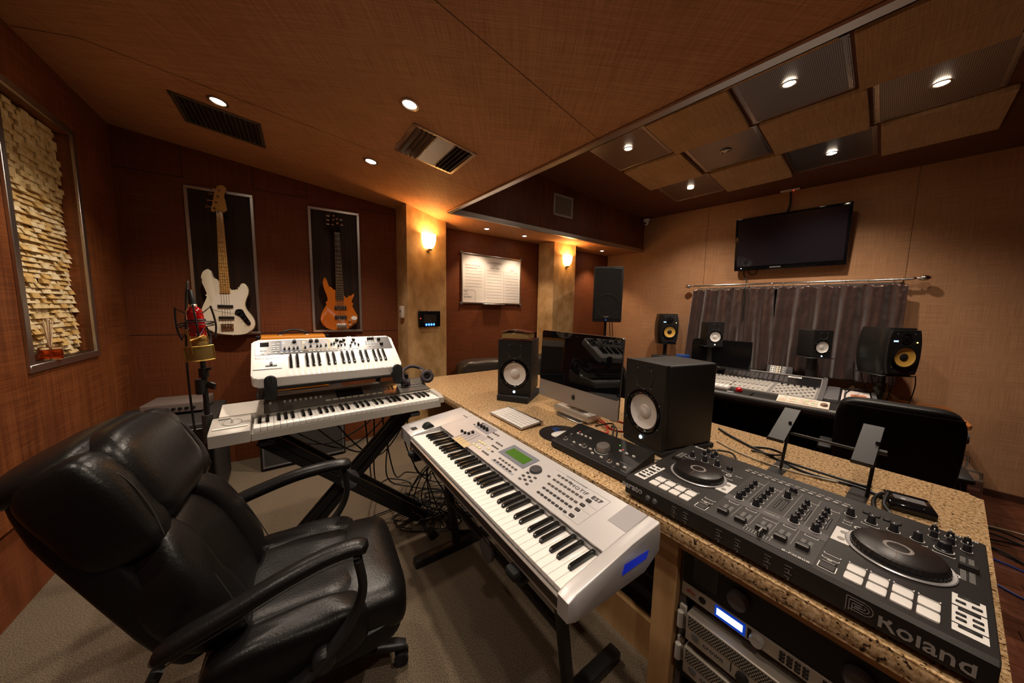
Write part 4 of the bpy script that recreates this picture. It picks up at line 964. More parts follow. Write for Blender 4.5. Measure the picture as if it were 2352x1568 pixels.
# ---- its stand
ST = thing('keyboard_stand', 'black folding keyboard stand with long floor feet under the silver workstation', 'keyboard stand', TC(-1.082, -.49, 0), YC)
for x in (.20, 1.06):
    b = B(); b.b2((x - .02, .0, .575), (x + .02, .34, .600), .006, 2); part('support_arm', b, black, ST)
    b = B(); b.b2((x - .022, -.02, .6), (x + .022, .03, .628), .008, 2); part('rubber_pad', b, rubber, ST)
for x, y0, y1 in ((.20, .0, .48), (1.06, .06, .50)):
    b = B(); b.b2((x - .025, y0, .0), (x + .025, y1, .045), .008, 2); part('floor_foot', b, black, ST)
    b = B(); b.cyl((x, .24, .03), (x, .16, .58), .022, n=14); part('leg', b, black, ST)
b = B(); b.cyl((.20, .2, .30), (1.06, .2, .30), .016, n=12); part('cross_tube', b, black, ST)
b = B(); b.lathe([(.05, 0), (.05, .012), (.03, .018), (0, .018)], (.62, .185, .30), M.Rotation(pi / 2, 4, 'X'), 24); part('lock_wheel', b, silver_dk, ST)
# ---- lower light grey synthesizer
KO = (-1.122, 1.324); KY_ = .653; KF = Fr(KO, KY_)
KG = thing('synthesizer_keyboard', 'light grey 61-key synthesizer with a round joystick on the lower tier of the stand', 'keyboard', (KO[0], KO[1], 0), KY_)
KZ = .806; bodym = mat('korg_grey', (.33, .305, .265), .42); wht = mat('warm_white_paint', (.78, .73, .66), .4)
clear = mat('smoked_panel', (.11, .10, .088), .14)
b = B(); b.prism([(-.022, KZ - .052), (.29, KZ - .06), (.31, KZ - .02), (.31, KZ + .045), (.142, KZ + .010), (.142, KZ - .02), (-.016, KZ - .022)], -.002, .872, lambda y, z, x: (x, y, z), .003, 2); part('chassis', b, bodym, KG)
b = B(); b.prism([(-.024, KZ - .052), (.14, KZ - .055), (.15, KZ + .01), (.145, KZ + .024), (-.012, KZ + .006), (-.024, KZ - .002)], -.138, -.003, lambda y, z, x: (x, y, z), .005, 2); part('joystick_block', b, grey_lt, KG)
b = B(); b.prism([(.15, KZ - .05), (.30, KZ - .05), (.30, KZ + .046), (.15, KZ + .026)], -.118, .044, lambda y, z, x: (x, y, z), .005, 2); part('white_end_plate', b, wht, KG)
b = B(); b.prism([(-.02, KZ - .03), (.14, KZ - .03), (.14, KZ + .020), (.02, KZ + .010), (-.02, KZ + .0)], .868, .895, lambda y, z, x: (x, y, z), .004, 2); part('right_cheek', b, grey_lt, KG)
def kp_(y): return KZ + .020 + (y - .152) * .42
b = B(); b.prism([(.150, KZ + .008), (.29, KZ + .008), (.29, kp_(.265)), (.265, kp_(.265)), (.152, kp_(.152))], .046, .868, lambda y, z, x: (x, y, z), .003, 2); part('control_panel', b, clear, KG)
b = B(); b.b2((.050, .258, kp_(.265) - .004), (.60, .292, kp_(.265) + .006), .003, 1); part('white_back_strip', b, wht, KG)
b = B(); b.b2((.052, .262, kp_(.265) + .006), (.155, .288, kp_(.265) + .020), .004, 2); part('cartridge_box', b, grey_lt, KG)
s2 = math.atan(.42)
def kon(nm, me, x, y, h=.0005): return put(nm, me, KG, (x, y, kp_(y) + h), (s2, 0, 0))
def pl2(nm, w, d, x, y, mt, h=.0015): q = B(); q.b2((-w / 2, -d / 2, 0), (w / 2, d / 2, h), .0005, 1); return kon(nm, q.me(mt), x, y)
pl2('screen', .135, .062, .425, .213, gloss, .003)
for k in range(8): pl2('slider_cap', .009, .018, .126 + k * .0225, .205, grey_lt, .006)
pl2('slider_cap', .009, .018, .068, .205, grey_lt, .006)
for k in range(9): pl2('soft_key', .026, .014, .315 + k * .033, .172, mat('soft_key', (.45, .41, .33), .45) if k == 0 else MATS['soft_key'], .003)
for k in range(12): pl2('button', .012, .009, .55 + (k % 6) * .022, .20 + (k // 6) * .02, silver_dk, .003)
b = B(); b.lathe([(.02, 0), (.02, .006), (0, .006)], n=28); kon('dial', b.me(silver_dk), .72, .21)
for k in range(10): pl2('button', .014, .010, .755 + (k % 5) * .02, .19 + (k // 5) * .022, silver_dk, .003)
b = B(); b.lathe([(.034, .0), (.034, .002), (.02, -.004), (0, -.005)], (-.066, .075, KZ + .016), M.Rotation(.115, 4, 'X'), 32); part('joystick_cup', b, mat('cup_grey', (.30, .28, .25), .4), KG)
b = B(); b.cyl((-.066, .078, KZ + .008), (-.066, .074, KZ + .034), .005, .0042, n=12); part('joystick', b, white, KG)
b = B(); b.prism([(-.125, .012), (-.012, .012), (-.012, .022), (-.125, .022)], 0, 1, lambda x, y, h: (x, y, KZ + .0095 + (y - .0) * .115 + h * .001)); part('ribbon', b, wht, KG)
b = B(); b.prism([(-.115, .115), (-.07, .115), (-.07, .123), (-.115, .123)], 0, 1, lambda x, y, h: (x, y, KZ + .0085 + y * .115 + h * .001)); part('switch_strip', b, silver_dk, KG)
keyset(KG, .006, -.012, KZ, 36, 0, .150, .095, .02395, .02, .0105)
for k in range(34):
    pass
# ---- upper white synthesizer
GO = (-1.190, 1.418); GY, GT = .642, .57
GA = thing('synthesizer_keyboard', 'small white 37-key synthesizer with many sliders on the upper tier of the stand', 'keyboard', (GO[0], GO[1], Z(-.345)), 0, None, (GT, 0, GY))
GA.name = 'compact_synthesizer'
wg = mat('gloss_white', (.84, .82, .79), .18, coat=.3)
b = B(); b.prism(rrect(0, 0, .689, .295, .026, 6), -.058, 0, None, .008, 3); part('white_body', b, wg, GA, None, None, 50)
b = B(); b.b2((.02, -.001, -.066), (.67, .28, -.054), .004, 1); part('base', b, silver_dk, GA)
pan = mat('panel_charcoal', (.085, .082, .085), .3)
b = B(); b.b2((.014, .168, -.002), (.675, .284, .0012), .0008, 1); part('control_panel', b, pan, GA)
gsec = mat('section_grey', (.30, .295, .30), .3)
for x0, x1, mt_, col in ((.122, .212, mat('trim_blue', (.12, .22, .55), .5), 0), (.214, .338, mat('trim_gold', (.75, .5, .08), .5), 0), (.340, .43, MATS['trim_gold'], 0), (.432, .512, MATS['trim_gold'], 0)):
    b = B(); b.b2((x0, .192, .001), (x1, .279, .0016)); part('section_trim', b, mt_, GA)
    b = B(); b.b2((x0 + .002, .194, .0012), (x1 - .001, .277, .0021)); part('section_plate', b, gsec, GA)
b = B(); b.prism([(-.0045, 0), (.0045, 0), (.0035, .012), (-.0035, .012)], -.007, .007, lambda x, z, y: (x, y, z), .001, 1); gs = b.me(black)
for x, y in ((.135, .207), (.155, .207), (.175, .208), (.192, .209), (.226, .210), (.252, .221), (.282, .218), (.299, .219), (.324, .222), (.352, .230), (.366, .236), (.385, .214), (.401, .220), (.420, .224), (.447, .212), (.457, .240), (.474, .229), (.490, .216)): put('slider_cap', gs, GA, (x, y, .002))
b = B(); b.lathe([(.0105, 0), (.0095, .004), (.0078, .015), (0, .0155)], n=18); gk = b.me(black)
for x, y in ((.180, .262), (.256, .262), (.284, .262), (.383, .262), (.418, .262), (.402, .248), (.470, .262), (.555, .266), (.575, .266), (.612, .258), (.618, .212)): put('knob', gk, GA, (x, y, .002))
b = B(); b.box((0, 0, .001), (.0125, .0065, .003), .0008, 1); gw = b.me(white)
for x, y in [(.045 + k * .026, .180) for k in range(3)] + [(.122 + k * .021, .181) for k in range(5)] + [(.245 + k * .02, .181) for k in range(6)] + [(.372 + k * .021, .182) for k in range(6)] + [(.09 + i * .018, .2 + j * .015) for i in range(2) for j in range(3)] + [(.09, .25), (.11, .252), (.132, .262), (.132, .25), (.222, .262), (.222, .25), (.35, .265), (.35, .252), (.04, .205), (.055, .205)] + [(.535 + i * .018, .222 + j * .013) for i in range(4) for j in range(3)] + [(.55, .2), (.57, .2)]: put('button', gw, GA, (x, y, .001))
b = B(); b.b2((.034, .235, .001), (.07, .27, .002)); part('display_window', b, gloss, GA)
b = B(); b.b2((.134, .006, -.03), (.654, .166, -.006)); part('key_well', b, silver_dk, GA)
keyset(GA, .1355, .004, .001, 22, 0, .150, .096, .02355, .02, .0105)
b = B(); b.b2((.055, .082, 0), (.1, .092, .003), .001, 1); b.b2((.072, .088, 0), (.082, .112, .007), .002, 1); part('pitch_lever', b, black, GA)
b = B(); b.b2((.008, .062, 0), (.12, .072, .004), .002, 2); part('lever_ridge', b, wg, GA)
text('GAIA', .022, mat('ink_taupe', (.25, .22, .2), .5), GA, (.085, .144, .0006), sx=1.25); text('Roland', .012, MATS['ink_taupe'], GA, (.032, .146, .0006), sx=1.1)
b = B()
for x in (.45, .463): b.cyl((x, .300, -.02), (x, .322, -.02), .005, n=10)
part('rear_plugs', b, white, GA)
# ---- two-tier X stand
XS = thing('keyboard_stand', 'black double-braced two-tier X stand holding the two synthesizers', 'keyboard stand', (KO[0], KO[1], 0), KY_)
def beam(b, p, q, w=.034, d=.022):
    p, q = V(p), V(q); t = (q - p).normalized(); n = V((0, 1, 0)); s = t.cross(n).normalized()
    vs = [c + s * (a * w / 2) + n * (e * d / 2) for c in (p, q) for a, e in ((-1, -1), (1, -1), (1, 1), (-1, 1))]
    b._add(vs, [(3, 2, 1, 0), (4, 5, 6, 7), (0, 1, 5, 4), (1, 2, 6, 5), (2, 3, 7, 6), (3, 0, 4, 7)])
b = B(); lx, rx = .05, .72
for (xa, xb), ys in (((lx, rx + .06), (.05, .16)), ((rx - .02, lx - .01), (.085, .125))):
    for y in ys:
        for o in (-.030, .030):
            bb = B(); beam(bb, (xa + o, y, KZ - .085), (xb + o, y, .05), .030, .02); part('brace_tube', bb, black, XS)
for x in (.05, .72):
    b = B(); b.b2((x - .03, -.01, KZ - .088), (x + .03, .30, KZ - .064), .005, 1); part('lower_tier_arm', b, black, XS)
for x in (.045, .78):
    b = B(); b.cyl((x, -.10, .026), (x, .36, .026), .02, n=12); part('floor_foot', b, black, XS)
    for y in (-.10, .36): b = B(); b.cyl((x, y - .012, .026), (x, y + .012, .026), .026, n=12); part('end_cap', b, rubber, XS)
b = B(); b.lathe([(.04, -.05), (.04, .05)], (.385, .105, .42), M.Rotation(pi / 2, 4, 'X'), 20); b.cyl((.385, .04, .42), (.385, .17, .42), .045, n=20); part('pivot_hub', b, silver_dk, XS)
# upper tier
for x in (.035, .615):
    b = B(); b.tube([(x - .02, .30, KZ - .085), (x + .0, .36, KZ + .06), (x + .02, .30, .95), (x + .03, .20, .985)], .017, 10); part('upper_post', b, mat('post_dark', (.05, .045, .042), .4), XS)
b = B(); b.cyl((.02, .345, .93), (.68, .345, .93), .012, n=10); b.cyl((.06, .20, .93), (.66, .20, .93), .012, n=10); part('upper_cross_tube', b, black, XS)
for x in (.075, .645):
    b = B(); b.prism(rrect(-.024, -.055, .024, .055, .022, 5), -.012, .012, lambda x_, z, h: (x + x_, .055 + h, .962 + z), .004, 2); b.cyl((x, .06, .935), (x, .22, .965), .012, n=10); part('rubber_hook', b, rubber, XS)
# headphones on the lower synth
t = thing('headphones', 'dark folded headphones lying on the right end of the grey synthesizer', 'headphones', tuple(KF(.80, .235, .905)), KY_ - .2)
b = B()
def tor(b, c, R, r, m_, n=28, k=10, ry=1): b.surf(n, k, lambda u, v: V(c) + m_ @ V(((R + r * cos(2 * pi * v)) * cos(2 * pi * u), (R * ry + r * cos(2 * pi * v)) * sin(2 * pi * u), r * sin(2 * pi * v))), True, True)
m1 = M.Rotation(.9, 3, 'Y') @ M.Rotation(.3, 3, 'X'); m2 = M.Rotation(1.15, 3, 'X')
tor(b, (.085, -.01, -.012), .030, .014, m2); part('ear_cushion', b, mat('cushion_plum', (.035, .026, .032), .7), t)
b = B(); tor(b, (-.055, -.03, -.015), .030, .014, m1); part('ear_cushion', b, MATS['cushion_plum'], t)
b = B(); b.pillow((.088, .012, -.008), (.075, .04, .075), .8, .8); part('ear_cup', b, gloss, t)
b = B(); b.pillow((-.06, .0, -.012), (.06, .05, .07), .8, .8); part('ear_cup', b, gloss, t)
b = B()
b.tube([(.09, .02, .0), (.06, .06, .03), (.0, .075, .045), (-.05, .05, .03), (-.07, .01, .0)], .011, 10); part('headband', b, MATS['cushion_plum'], t)
b = B(); b.tube([(.088, .02, -.01), (.07, .035, .015), (.05, .055, .026)], .0045, 8); part('chrome_arm', b, chrome, t)
# ---------------------------------------------------------------- guitars in their frames; local x along the wall, z up, y away from the room
def gframe(x0, x1, z0, z1, label):
    t = thing('wall_display_frame', label, 'frame', tuple(GW(0, 0, 0)), .556, 'guitar display frames')
    f = .022
    for nm, a, c, e, g in (('sill', x0, x1, z0, z0 + f), ('head', x0, x1, z1 - f, z1), ('stile', x0, x0 + f, z0 + f, z1 - f), ('stile', x1 - f, x1, z0 + f, z1 - f)):
        b = B(); b.b2((a, -.022, e), (c, -.0005, g), .002, 1); part('metal_' + nm, b, alu, t)
    b = B(); b.b2((x0 + f, -.006, z0 + f), (x1 - f, -.0005, z1 - f)); part('dark_wood_panel', b, wenge, t); return t
gframe(.355, .765, 1.085, 2.222, 'left metal frame with dark wood panel behind the white bass')
gframe(1.139, 1.550, 1.092, 2.208, 'right metal frame with dark wood panel behind the orange bass')
def mirror(p): return p
def gprism(pts, y0, y1, mt, nm, t, bev=0, sm=0, seg=3, ang=45):
    if sm: pts = smooth2(pts, sm)
    b = B(); b.prism(pts, y0, y1, lambda x, z, y: (x, y, z), bev, seg); return part(nm, b, mt, t, None, None, ang)
Y0 = -.095
GB = thing('bass_guitar', 'cream white four-string bass with maple neck hanging in the left frame', 'bass guitar', tuple(GW(0, 0, 0)), .556)
cream = mat('cream_lacquer', (.84, .75, .58), .12, coat=.5); maple = mat('maple', (.58, .31, .085), .25, col2=(.68, .40, .13), ns=6, st=(60, 60, 4))
jb = [(.538, 1.51), (.514, 1.512), (.498, 1.551), (.491, 1.586), (.474, 1.6), (.456, 1.595), (.437, 1.562), (.431, 1.519), (.443, 1.469), (.455, 1.422), (.456, 1.39), (.435, 1.334), (.421, 1.294), (.41, 1.246), (.414, 1.191), (.433, 1.15), (.461, 1.121), (.533, 1.099), (.621, 1.09), (.686, 1.104), (.725, 1.137), (.736, 1.188), (.72, 1.239), (.69, 1.29), (.68, 1.331), (.688, 1.373), (.703, 1.416), (.708, 1.458), (.694, 1.494), (.675, 1.505), (.658, 1.492), (.65, 1.463), (.633, 1.442), (.608, 1.441), (.596, 1.456)]
gprism(jb, Y0, Y0 + .042, cream, 'body', GB, .010, 3)
gprism([(.515, 1.488), (.52, 1.417), (.486, 1.351), (.484, 1.311), (.501, 1.287), (.605, 1.264), (.619, 1.293), (.657, 1.294), (.667, 1.356), (.69, 1.415), (.695, 1.457), (.678, 1.489), (.661, 1.472), (.65, 1.447), (.626, 1.429), (.595, 1.428), (.534, 1.424), (.535, 1.466)], Y0 - .0025, Y0 + .0005, mat('pickguard_white', (.86, .78, .66), .2), 'pickguard', GB, 0, 3)
gprism([(.614, 1.256), (.625, 1.293), (.661, 1.294), (.681, 1.248), (.709, 1.188), (.7, 1.167), (.677, 1.18), (.648, 1.235)], Y0 - .004, Y0, gloss, 'control_plate', GB, .001, 3, 1)
gprism([(.548, 2.030), (.586, 2.036), (.596, 1.424), (.533, 1.421)], Y0 - .014, Y0 + .008, maple, 'neck', GB, .004, 0, 2)
gprism([(.556, 2.03), (.522, 2.036), (.518, 2.045), (.53, 2.097), (.546, 2.176), (.558, 2.22), (.577, 2.239), (.604, 2.237), (.616, 2.217), (.607, 2.188), (.597, 2.167), (.604, 2.134), (.611, 2.073), (.609, 2.055), (.587, 2.04)], Y0 - .003, Y0 + .012, mat('headstock_maple', (.52, .28, .085), .25), 'headstock', GB, .003, 2, 2)
b = B()
for k in range(21):
    z = 2.026 - .86 * (1 - 2 ** (-k / 12)); f_ = (2.03 - z) / .606; b.b2((.549 - .0145 * f_, Y0 - .0158, z - .0009), (.585 + .010 * f_, Y0 - .0135, z + .0009))
part('fret_wires', b, nickel, GB)
b = B()
for k, z in ((3, 1.88), (5, 1.81), (7, 1.745), (9, 1.69), (15, 1.555), (17, 1.52), (19, 1.485)): b.cyl((.567, Y0 - .0148, z), (.567, Y0 - .0135, z), .0032, n=10)
for x in (.552, .580): b.cyl((x, Y0 - .0148, 1.618), (x, Y0 - .0135, 1.618), .0032, n=10)
part('position_dots', b, black, GB)
def strings(t, n, x0a, x0b, z0, x1a, x1b, z1, y=Y0 - .019):
    for k in range(n):
        w = k / (n - 1); b = B(); b.cyl((x0a + (x0b - x0a) * w, y, z0), (x1a + (x1b - x1a) * w, y, z1), .0011, n=6); part('string', b, steel, t)
strings(GB, 4, .553, .580, 2.036, .540, .590, 1.15)
for z, x in ((1.318, .561), (1.228, .563)):
    b = B(); b.b2((x - .047, Y0 - .013, z - .011), (x + .047, Y0, z + .011), .003, 2); part('pickup', b, black, GB)
b = B(); b.b2((.523, Y0 - .006, 1.125), (.602, Y0, 1.180), .002, 1)
for k in range(4): b.b2((.526 + k * .019, Y0 - .016, 1.135), (.541 + k * .019, Y0 - .005, 1.170), .003, 1)
part('bridge', b, chrome, GB)
for x, z in ((.638, 1.274), (.657, 1.246), (.676, 1.221), (.696, 1.190)):
    b = B(); b.cyl((x, Y0 - .018, z), (x, Y0 - .003, z), .0085, n=14); part('control_knob', b, black, GB)
for x, z in ((.575, 2.196), (.566, 2.151), (.553, 2.104), (.541, 2.059)):
    b = B(); b.cyl((x, Y0 - .012, z), (x, Y0, z), .009, .006, n=14); part('tuning_post', b, chrome, GB)
for x, z in ((.500, 2.070), (.511, 2.118), (.526, 2.168), (.538, 2.21)):
    b = B(); b.cyl((x - .004, Y0 + .012, z), (x + .03, Y0 + .012, z), .004, n=8); b.prism(smooth2([(-.014, 0), (-.010, .015), (.004, .017), (.010, .004), (.010, -.004), (.004, -.017), (-.010, -.015)], 3), -.0025, .0025, lambda x_, z_, h: (x - .008 + x_ * .5 , Y0 + .012 + z_ * .6, z + z_ * .9), .001, 1); part('tuning_key', b, chrome, GB)
for x, z in ((.474, 1.602), (.59, 1.086)):
    b = B(); b.cyl((x, Y0 + .02, z - .006), (x, Y0 + .02, z + .008), .006, n=10); part('strap_button', b, chrome, GB)
b = B(); b.b2((.535, Y0 - .01, 2.028), (.605, -.006, 2.04), .004, 1); b.b2((.55, -.02, 1.99), (.59, -.005, 2.07), .004, 1); tag(put('guitar_hanger', b.me(black), None, tuple(GW(0, 0, 0)), (0, 0, .556)), 'black wall hook under the white bass headstock', 'hanger')
# orange five-string
GI = thing('bass_guitar', 'glossy orange five-string bass with dark neck in the right frame', 'bass guitar', tuple(GW(0, 0, 0)), .556)
orange = mat('orange_lacquer', (.56, .155, .018), .1, coat=.6, col2=(.46, .11, .012), ns=4); rose = mat('rosewood', (.025, .013, .008), .4)
ib = [(1.326, 1.481), (1.298, 1.483), (1.277, 1.511), (1.259, 1.573), (1.245, 1.588), (1.231, 1.564), (1.232, 1.516), (1.244, 1.469), (1.26, 1.414), (1.258, 1.365), (1.235, 1.316), (1.209, 1.26), (1.202, 1.211), (1.216, 1.163), (1.257, 1.13), (1.321, 1.113), (1.402, 1.12), (1.463, 1.151), (1.503, 1.211), (1.5, 1.253), (1.475, 1.304), (1.456, 1.353), (1.459, 1.387), (1.479, 1.442), (1.48, 1.454), (1.468, 1.45), (1.441, 1.424), (1.411, 1.415), (1.393, 1.418)]
gprism(ib, Y0, Y0 + .04, orange, 'body', GI, .013, 3)
gprism([(1.334, 1.99), (1.377, 1.995), (1.393, 1.393), (1.327, 1.391)], Y0 - .014, Y0 + .008, rose, 'neck', GI, .004, 0, 2)
gprism([(1.337, 1.985), (1.322, 2.012), (1.303, 2.04), (1.310, 2.134), (1.328, 2.157), (1.363, 2.147), (1.367, 2.058), (1.382, 2.028), (1.376, 1.985)], Y0 - .003, Y0 + .012, gloss, 'headstock', GI, .002, 2, 1)
b = B()
for k in range(25):
    z = 1.985 - .86 * (1 - 2 ** (-k / 12)); f_ = (1.99 - z) / .6; b.b2((1.335 - .0075 * f_, Y0 - .0158, z - .0009), (1.377 + .015 * f_, Y0 - .0135, z + .0009))
part('fret_wires', b, nickel, GI)
strings(GI, 5, 1.338, 1.374, 1.995, 1.333, 1.397, 1.15)
for z in (1.322, 1.234):
    b = B(); b.b2((1.314, Y0 - .012, z - .0155), (1.411, Y0, z + .0155), .003, 2); part('pickup', b, mat('pickup_black', (.02, .018, .018), .4), GI)
b = B(); b.b2((1.324, Y0 - .006, 1.126), (1.408, Y0, 1.176), .002, 1)
for k in range(5): b.b2((1.327 + k * .0162, Y0 - .016, 1.132), (1.339 + k * .0162, Y0 - .005, 1.168), .003, 1)
part('bridge', b, chrome, GI)
for x, z in ((1.434, 1.207), (1.466, 1.19), (1.435, 1.162)):
    b = B(); b.cyl((x, Y0 - .016, z), (x, Y0, z), .0085, n=14); part('control_knob', b, steel, GI)
b = B(); b.prism([(1.473 + .026 * cos(a * pi / 10), 1.226 + .0185 * sin(a * pi / 10)) for a in range(20)], Y0 - .003, Y0, lambda x, z, y: (x, y, z)); part('oval_sticker', b, mat('sticker_white', (.8, .74, .66), .4), GI)
for x, z in ((1.335, 2.134), (1.33, 2.099), (1.358, 2.111), (1.325, 2.055), (1.361, 2.072)):
    b = B(); b.cyl((x, Y0 - .012, z), (x, Y0, z), .008, .006, n=12); part('tuning_post', b, chrome, GI)
for x, z in ((1.290, 2.131), (1.288, 2.095), (1.287, 2.060), (1.392, 2.112), (1.397, 2.068)):
    b = B(); b.cyl((x - .012, Y0 + .008, z), (x + .012, Y0 + .008, z), .007, .0085, n=10); part('tuning_key', b, chrome, GI)
b = B(); b.b2((1.325, Y0 - .008, 1.975), (1.39, -.006, 1.99), .004, 1); b.b2((1.34, -.02, 1.94), (1.38, -.005, 2.02), .004, 1); tag(put('guitar_hanger', b.me(black), None, tuple(GW(0, 0, 0)), (0, 0, .556)), 'black wall hook under the orange bass headstock', 'hanger')
# ---------------------------------------------------------------- whiteboard
t = thing('whiteboard', 'ruled whiteboard with handwriting on the red alcove wall', 'whiteboard', tuple(WBF(.185, -.012, Z(.055))), .635)
ww, wh = .912, .612
b = B(); b.b2((.008, -.004, .008), (ww - .008, .01, wh - .008)); part('writing_panel', b, mat('board_white', (.86, .84, .83), .22), t)
b = B()
for a, c, e, g in ((0, ww, 0, .02), (0, ww, wh - .02, wh), (0, .018, .02, wh - .02), (ww - .018, ww, .02, wh - .02)): b.b2((a, -.012, e), (c, .011, g), .004, 2)
part('frame', b, alu, t)
for x in (0, ww):
    for z in (0, wh):
        b = B(); b.box((x, -.001, z), (.036, .026, .036), .009, 2); b2_ = part('corner_cap', b, silver_dk, t)
b = B(); b.b2((.30, -.055, -.012), (.62, -.010, .004), .004, 1); part('pen_tray', b, alu, t)
def wln(x0, z0, x1, z1, mt, w=.0022, nm='ruled_line'):
    b = B(); b.cyl((x0, -.0045, z0), (x1, -.0045, z1), w / 2, n=5); return b
mk = mat('marker_grey', (.22, .20, .22), .6); mkr = mat('marker_pink', (.75, .30, .28), .6); mkd = mat('marker_dark', (.06, .04, .04), .6)
for x0, n_, top in ((.055, 7, .44), (.365, 11, .425), (.655, 11, .42)):
    b = B()
    for k in range(n_): b.b2((x0, -.0048, top - k * .0385), (x0 + .235 - (.02 if x0 > .6 else 0), -.004, top - k * .0385 + .0022))
    part('ruled_lines', b, mk, t)
b = B(); b.b2((.335, -.0048, .03), (.3365, -.004, .44)); b.b2((.628, -.0048, .03), (.6295, -.004, .43)); part('column_line', b, mk, t)
b = B(); b.b2((.06, -.0048, .432), (.22, -.004, .437)); part('pink_line', b, mkr, t)
b = B(); b.tube([(.03, -.0045, .172), (.06, -.0045, .166), (.085, -.0045, .175), (.12, -.0045, .165), (.16, -.0045, .168), (.195, -.0045, .155), (.2, -.0045, .12), (.198, -.0045, .08), (.2, -.0045, .015)], .0012, 5); part('cloud_outline', b, mk, t)
for bd, x, z, s, m_ in (('WIFI', .06, .148, .03, mkd), ('LAX-1', .066, .115, .024, mkd), ('OLYMPICS', .09, .08, .024, mkd), ('Artist / Producer', .16, .47, .03, mk), ('Label / Mgmt', .49, .46, .03, mk), ('Notes', .76, .45, .026, mk), ('Launch & Schedule', .48, .525, .03, mk)): text(bd, s, m_, t, (x, -.0046, z), RX90, 'handwriting')
# ---------------------------------------------------------------- pillar devices
PF = Fr((-1.026, 3.115), .976)
t = thing('intercom_panel', 'black glass wall intercom with four blue keys on the wide pillar', 'intercom', tuple(PF(.122, -.001, Z(-.205))), .976)
b = B(); b.b2((0, -.022, 0), (.283, 0, .165), .003, 1); part('glass_front', b, gloss, t)
b = B(); b.b2((.055, -.0235, .045), (.225, -.022, .13)); part('screen', b, mat('screen_brown', (.035, .026, .022), .08), t)
for k in range(4):
    b = B(); b.lathe([(.0125, 0), (.0125, .002), (0, .002)], (.088 + k * .034, -.022, .025), M.Rotation(pi / 2, 4, 'X'), 14); part('blue_key', b, led_blue, t)
b = B(); b.lathe([(.005, 0), (.005, .002), (0, .002)], (.014, -.022, .09), M.Rotation(pi / 2, 4, 'X'), 10); part('red_light', b, led_r, t)
p_ = V((-1.026, 3.115)); q_ = V((-1.188, 3.298)); la = math.atan2(*(q_ - p_).yx); LF = Fr((-1.188, 3.298), la + pi)
t = thing('light_switch', 'small white box switch on the narrow side of the left pillar', 'switch', tuple(LF(.10, -.001, Z(-.112))), la + pi)
b = B(); b.b2((0, -.03, 0), (.075, 0, .12), .006, 2); part('box', b, mat('switch_white', (.66, .56, .48), .4), t)
b = B(); b.b2((.03, -.033, .055), (.044, -.029, .08)); part('rocker', b, black, t)
# ---------------------------------------------------------------- control desk by the right wall; local x along the wall, y toward it
TQ = (2.046, 5.131); YT = -.823
def TT(u, v, z): return tuple(TVF(u, v, z))
def tv(name, label, cat, group=None, u=0, v=0, z=0): return thing(name, label, cat, TT(u, v, z), YT, group)
DZ = .557
t = tv('control_desk', 'long black studio desk with padded front edge under the curtained window', 'desk')
b = B(); b.b2((.55, -1.36, DZ - .04), (2.62, -.10, DZ), .004, 1); part('desktop', b, satin, t)
b = B(); b.cyl((.55, -1.375, DZ - .022), (2.95, -1.375, DZ - .022), .036, n=16); part('padded_front_edge', b, mat('edge_charcoal', (.03, .027, .026), .4), t)
b = B(); b.b2((2.62, -1.36, DZ - .04), (2.95, -.55, DZ), .004, 1); part('side_wing', b, satin, t)
b = B(); b.prism([(2.30, -.95), (3.03, -.86), (3.05, -.80), (3.02, -.12), (2.30, -.12)], DZ - .075, DZ - .041, None, .003, 1); part('wood_shelf', b, mat('cherry_edge', (.36, .11, .025), .35, col2=(.42, .15, .04), ns=4, st=(2, 30, 2)), t)
for u in (.6, 1.3, 2.0, 2.9):
    b = B(); b.b2((u - .02, -1.15, -.25), (u + .02, -.2, DZ - .06), .003, 1); part('desk_leg_panel', b, matte, t)
b = B(); b.b2((.62, -.5, -.25), (2.88, -.48, DZ - .1)); part('modesty_panel', b, matte, t)
b = B(); b.b2((1.15, -1.20, DZ - .12), (2.3, -.7, DZ - .10)); part('keyboard_tray', b, black, t)
b = B(); b.b2((2.22, -1.0, DZ), (2.33, -.28, DZ + .03), .003, 1); b.b2((2.54, -1.0, DZ), (2.57, -.28, DZ + .03), .003, 1); part('bay_rail', b, silver_dk, t)
# ---- mixing console
t = tv('mixing_console', 'wide grey mixing console with rows of faders and a dark meter bridge', 'mixing console', None, 0, 0, DZ + .001)
cg = mat('console_grey', (.20, .19, .18), .45)
b = B(); b.prism([(-1.12, 0), (-1.12, .018), (-.60, .036), (-.44, .115), (-.41, .12), (-.30, .10), (-.28, 0)], .78, 2.20, lambda y, z, x: (x, y, z), .004, 2); part('body', b, cg, t)
b = B(); b.prism([(-1.13, 0), (-1.13, .03), (-.60, .05), (-.44, .13), (-.40, .13), (-.28, .09), (-.28, 0)], 2.20, 2.235, lambda y, z, x: (x, y, z), .006, 2); part('side_cheek', b, mat('cheek_grey', (.10, .095, .095), .4), t)
b = B(); b.prism([(-.585, .0445), (-.447, .1125), (-.4495, .1145), (-.5875, .0465)], .80, 2.19, lambda y, z, x: (x, y, z)); part('meter_glass', b, mat('meter_black', (.012, .011, .012), .15), t)
ml = math.atan2(.0685, .138)
q = B(); q.box((0, 0, 0), (.030, .105, .0016)); mm = q.me(mat('meter_slot', (.05, .048, .05), .35))
for k in range(28):
    u = .83 + k * .0405 + (k // 8) * .012
    if 1.93 < u < 2.06: continue
    put('channel_meter', mm, t, (u, -.518, .0802), (ml, 0, 0))
q = B(); q.box((0, 0, 0), (.11, .022, .003)); pp = put('name_plate', q.me(whiteink), t, (1.985, -.475, .1025), (ml, 0, 0))
text('digidesign', .017, darkink, t, (1.985, -.476, .1045), (ml, 0, 0))
su = lambda y: .018 + (y + 1.12) / .52 * .018 + .001
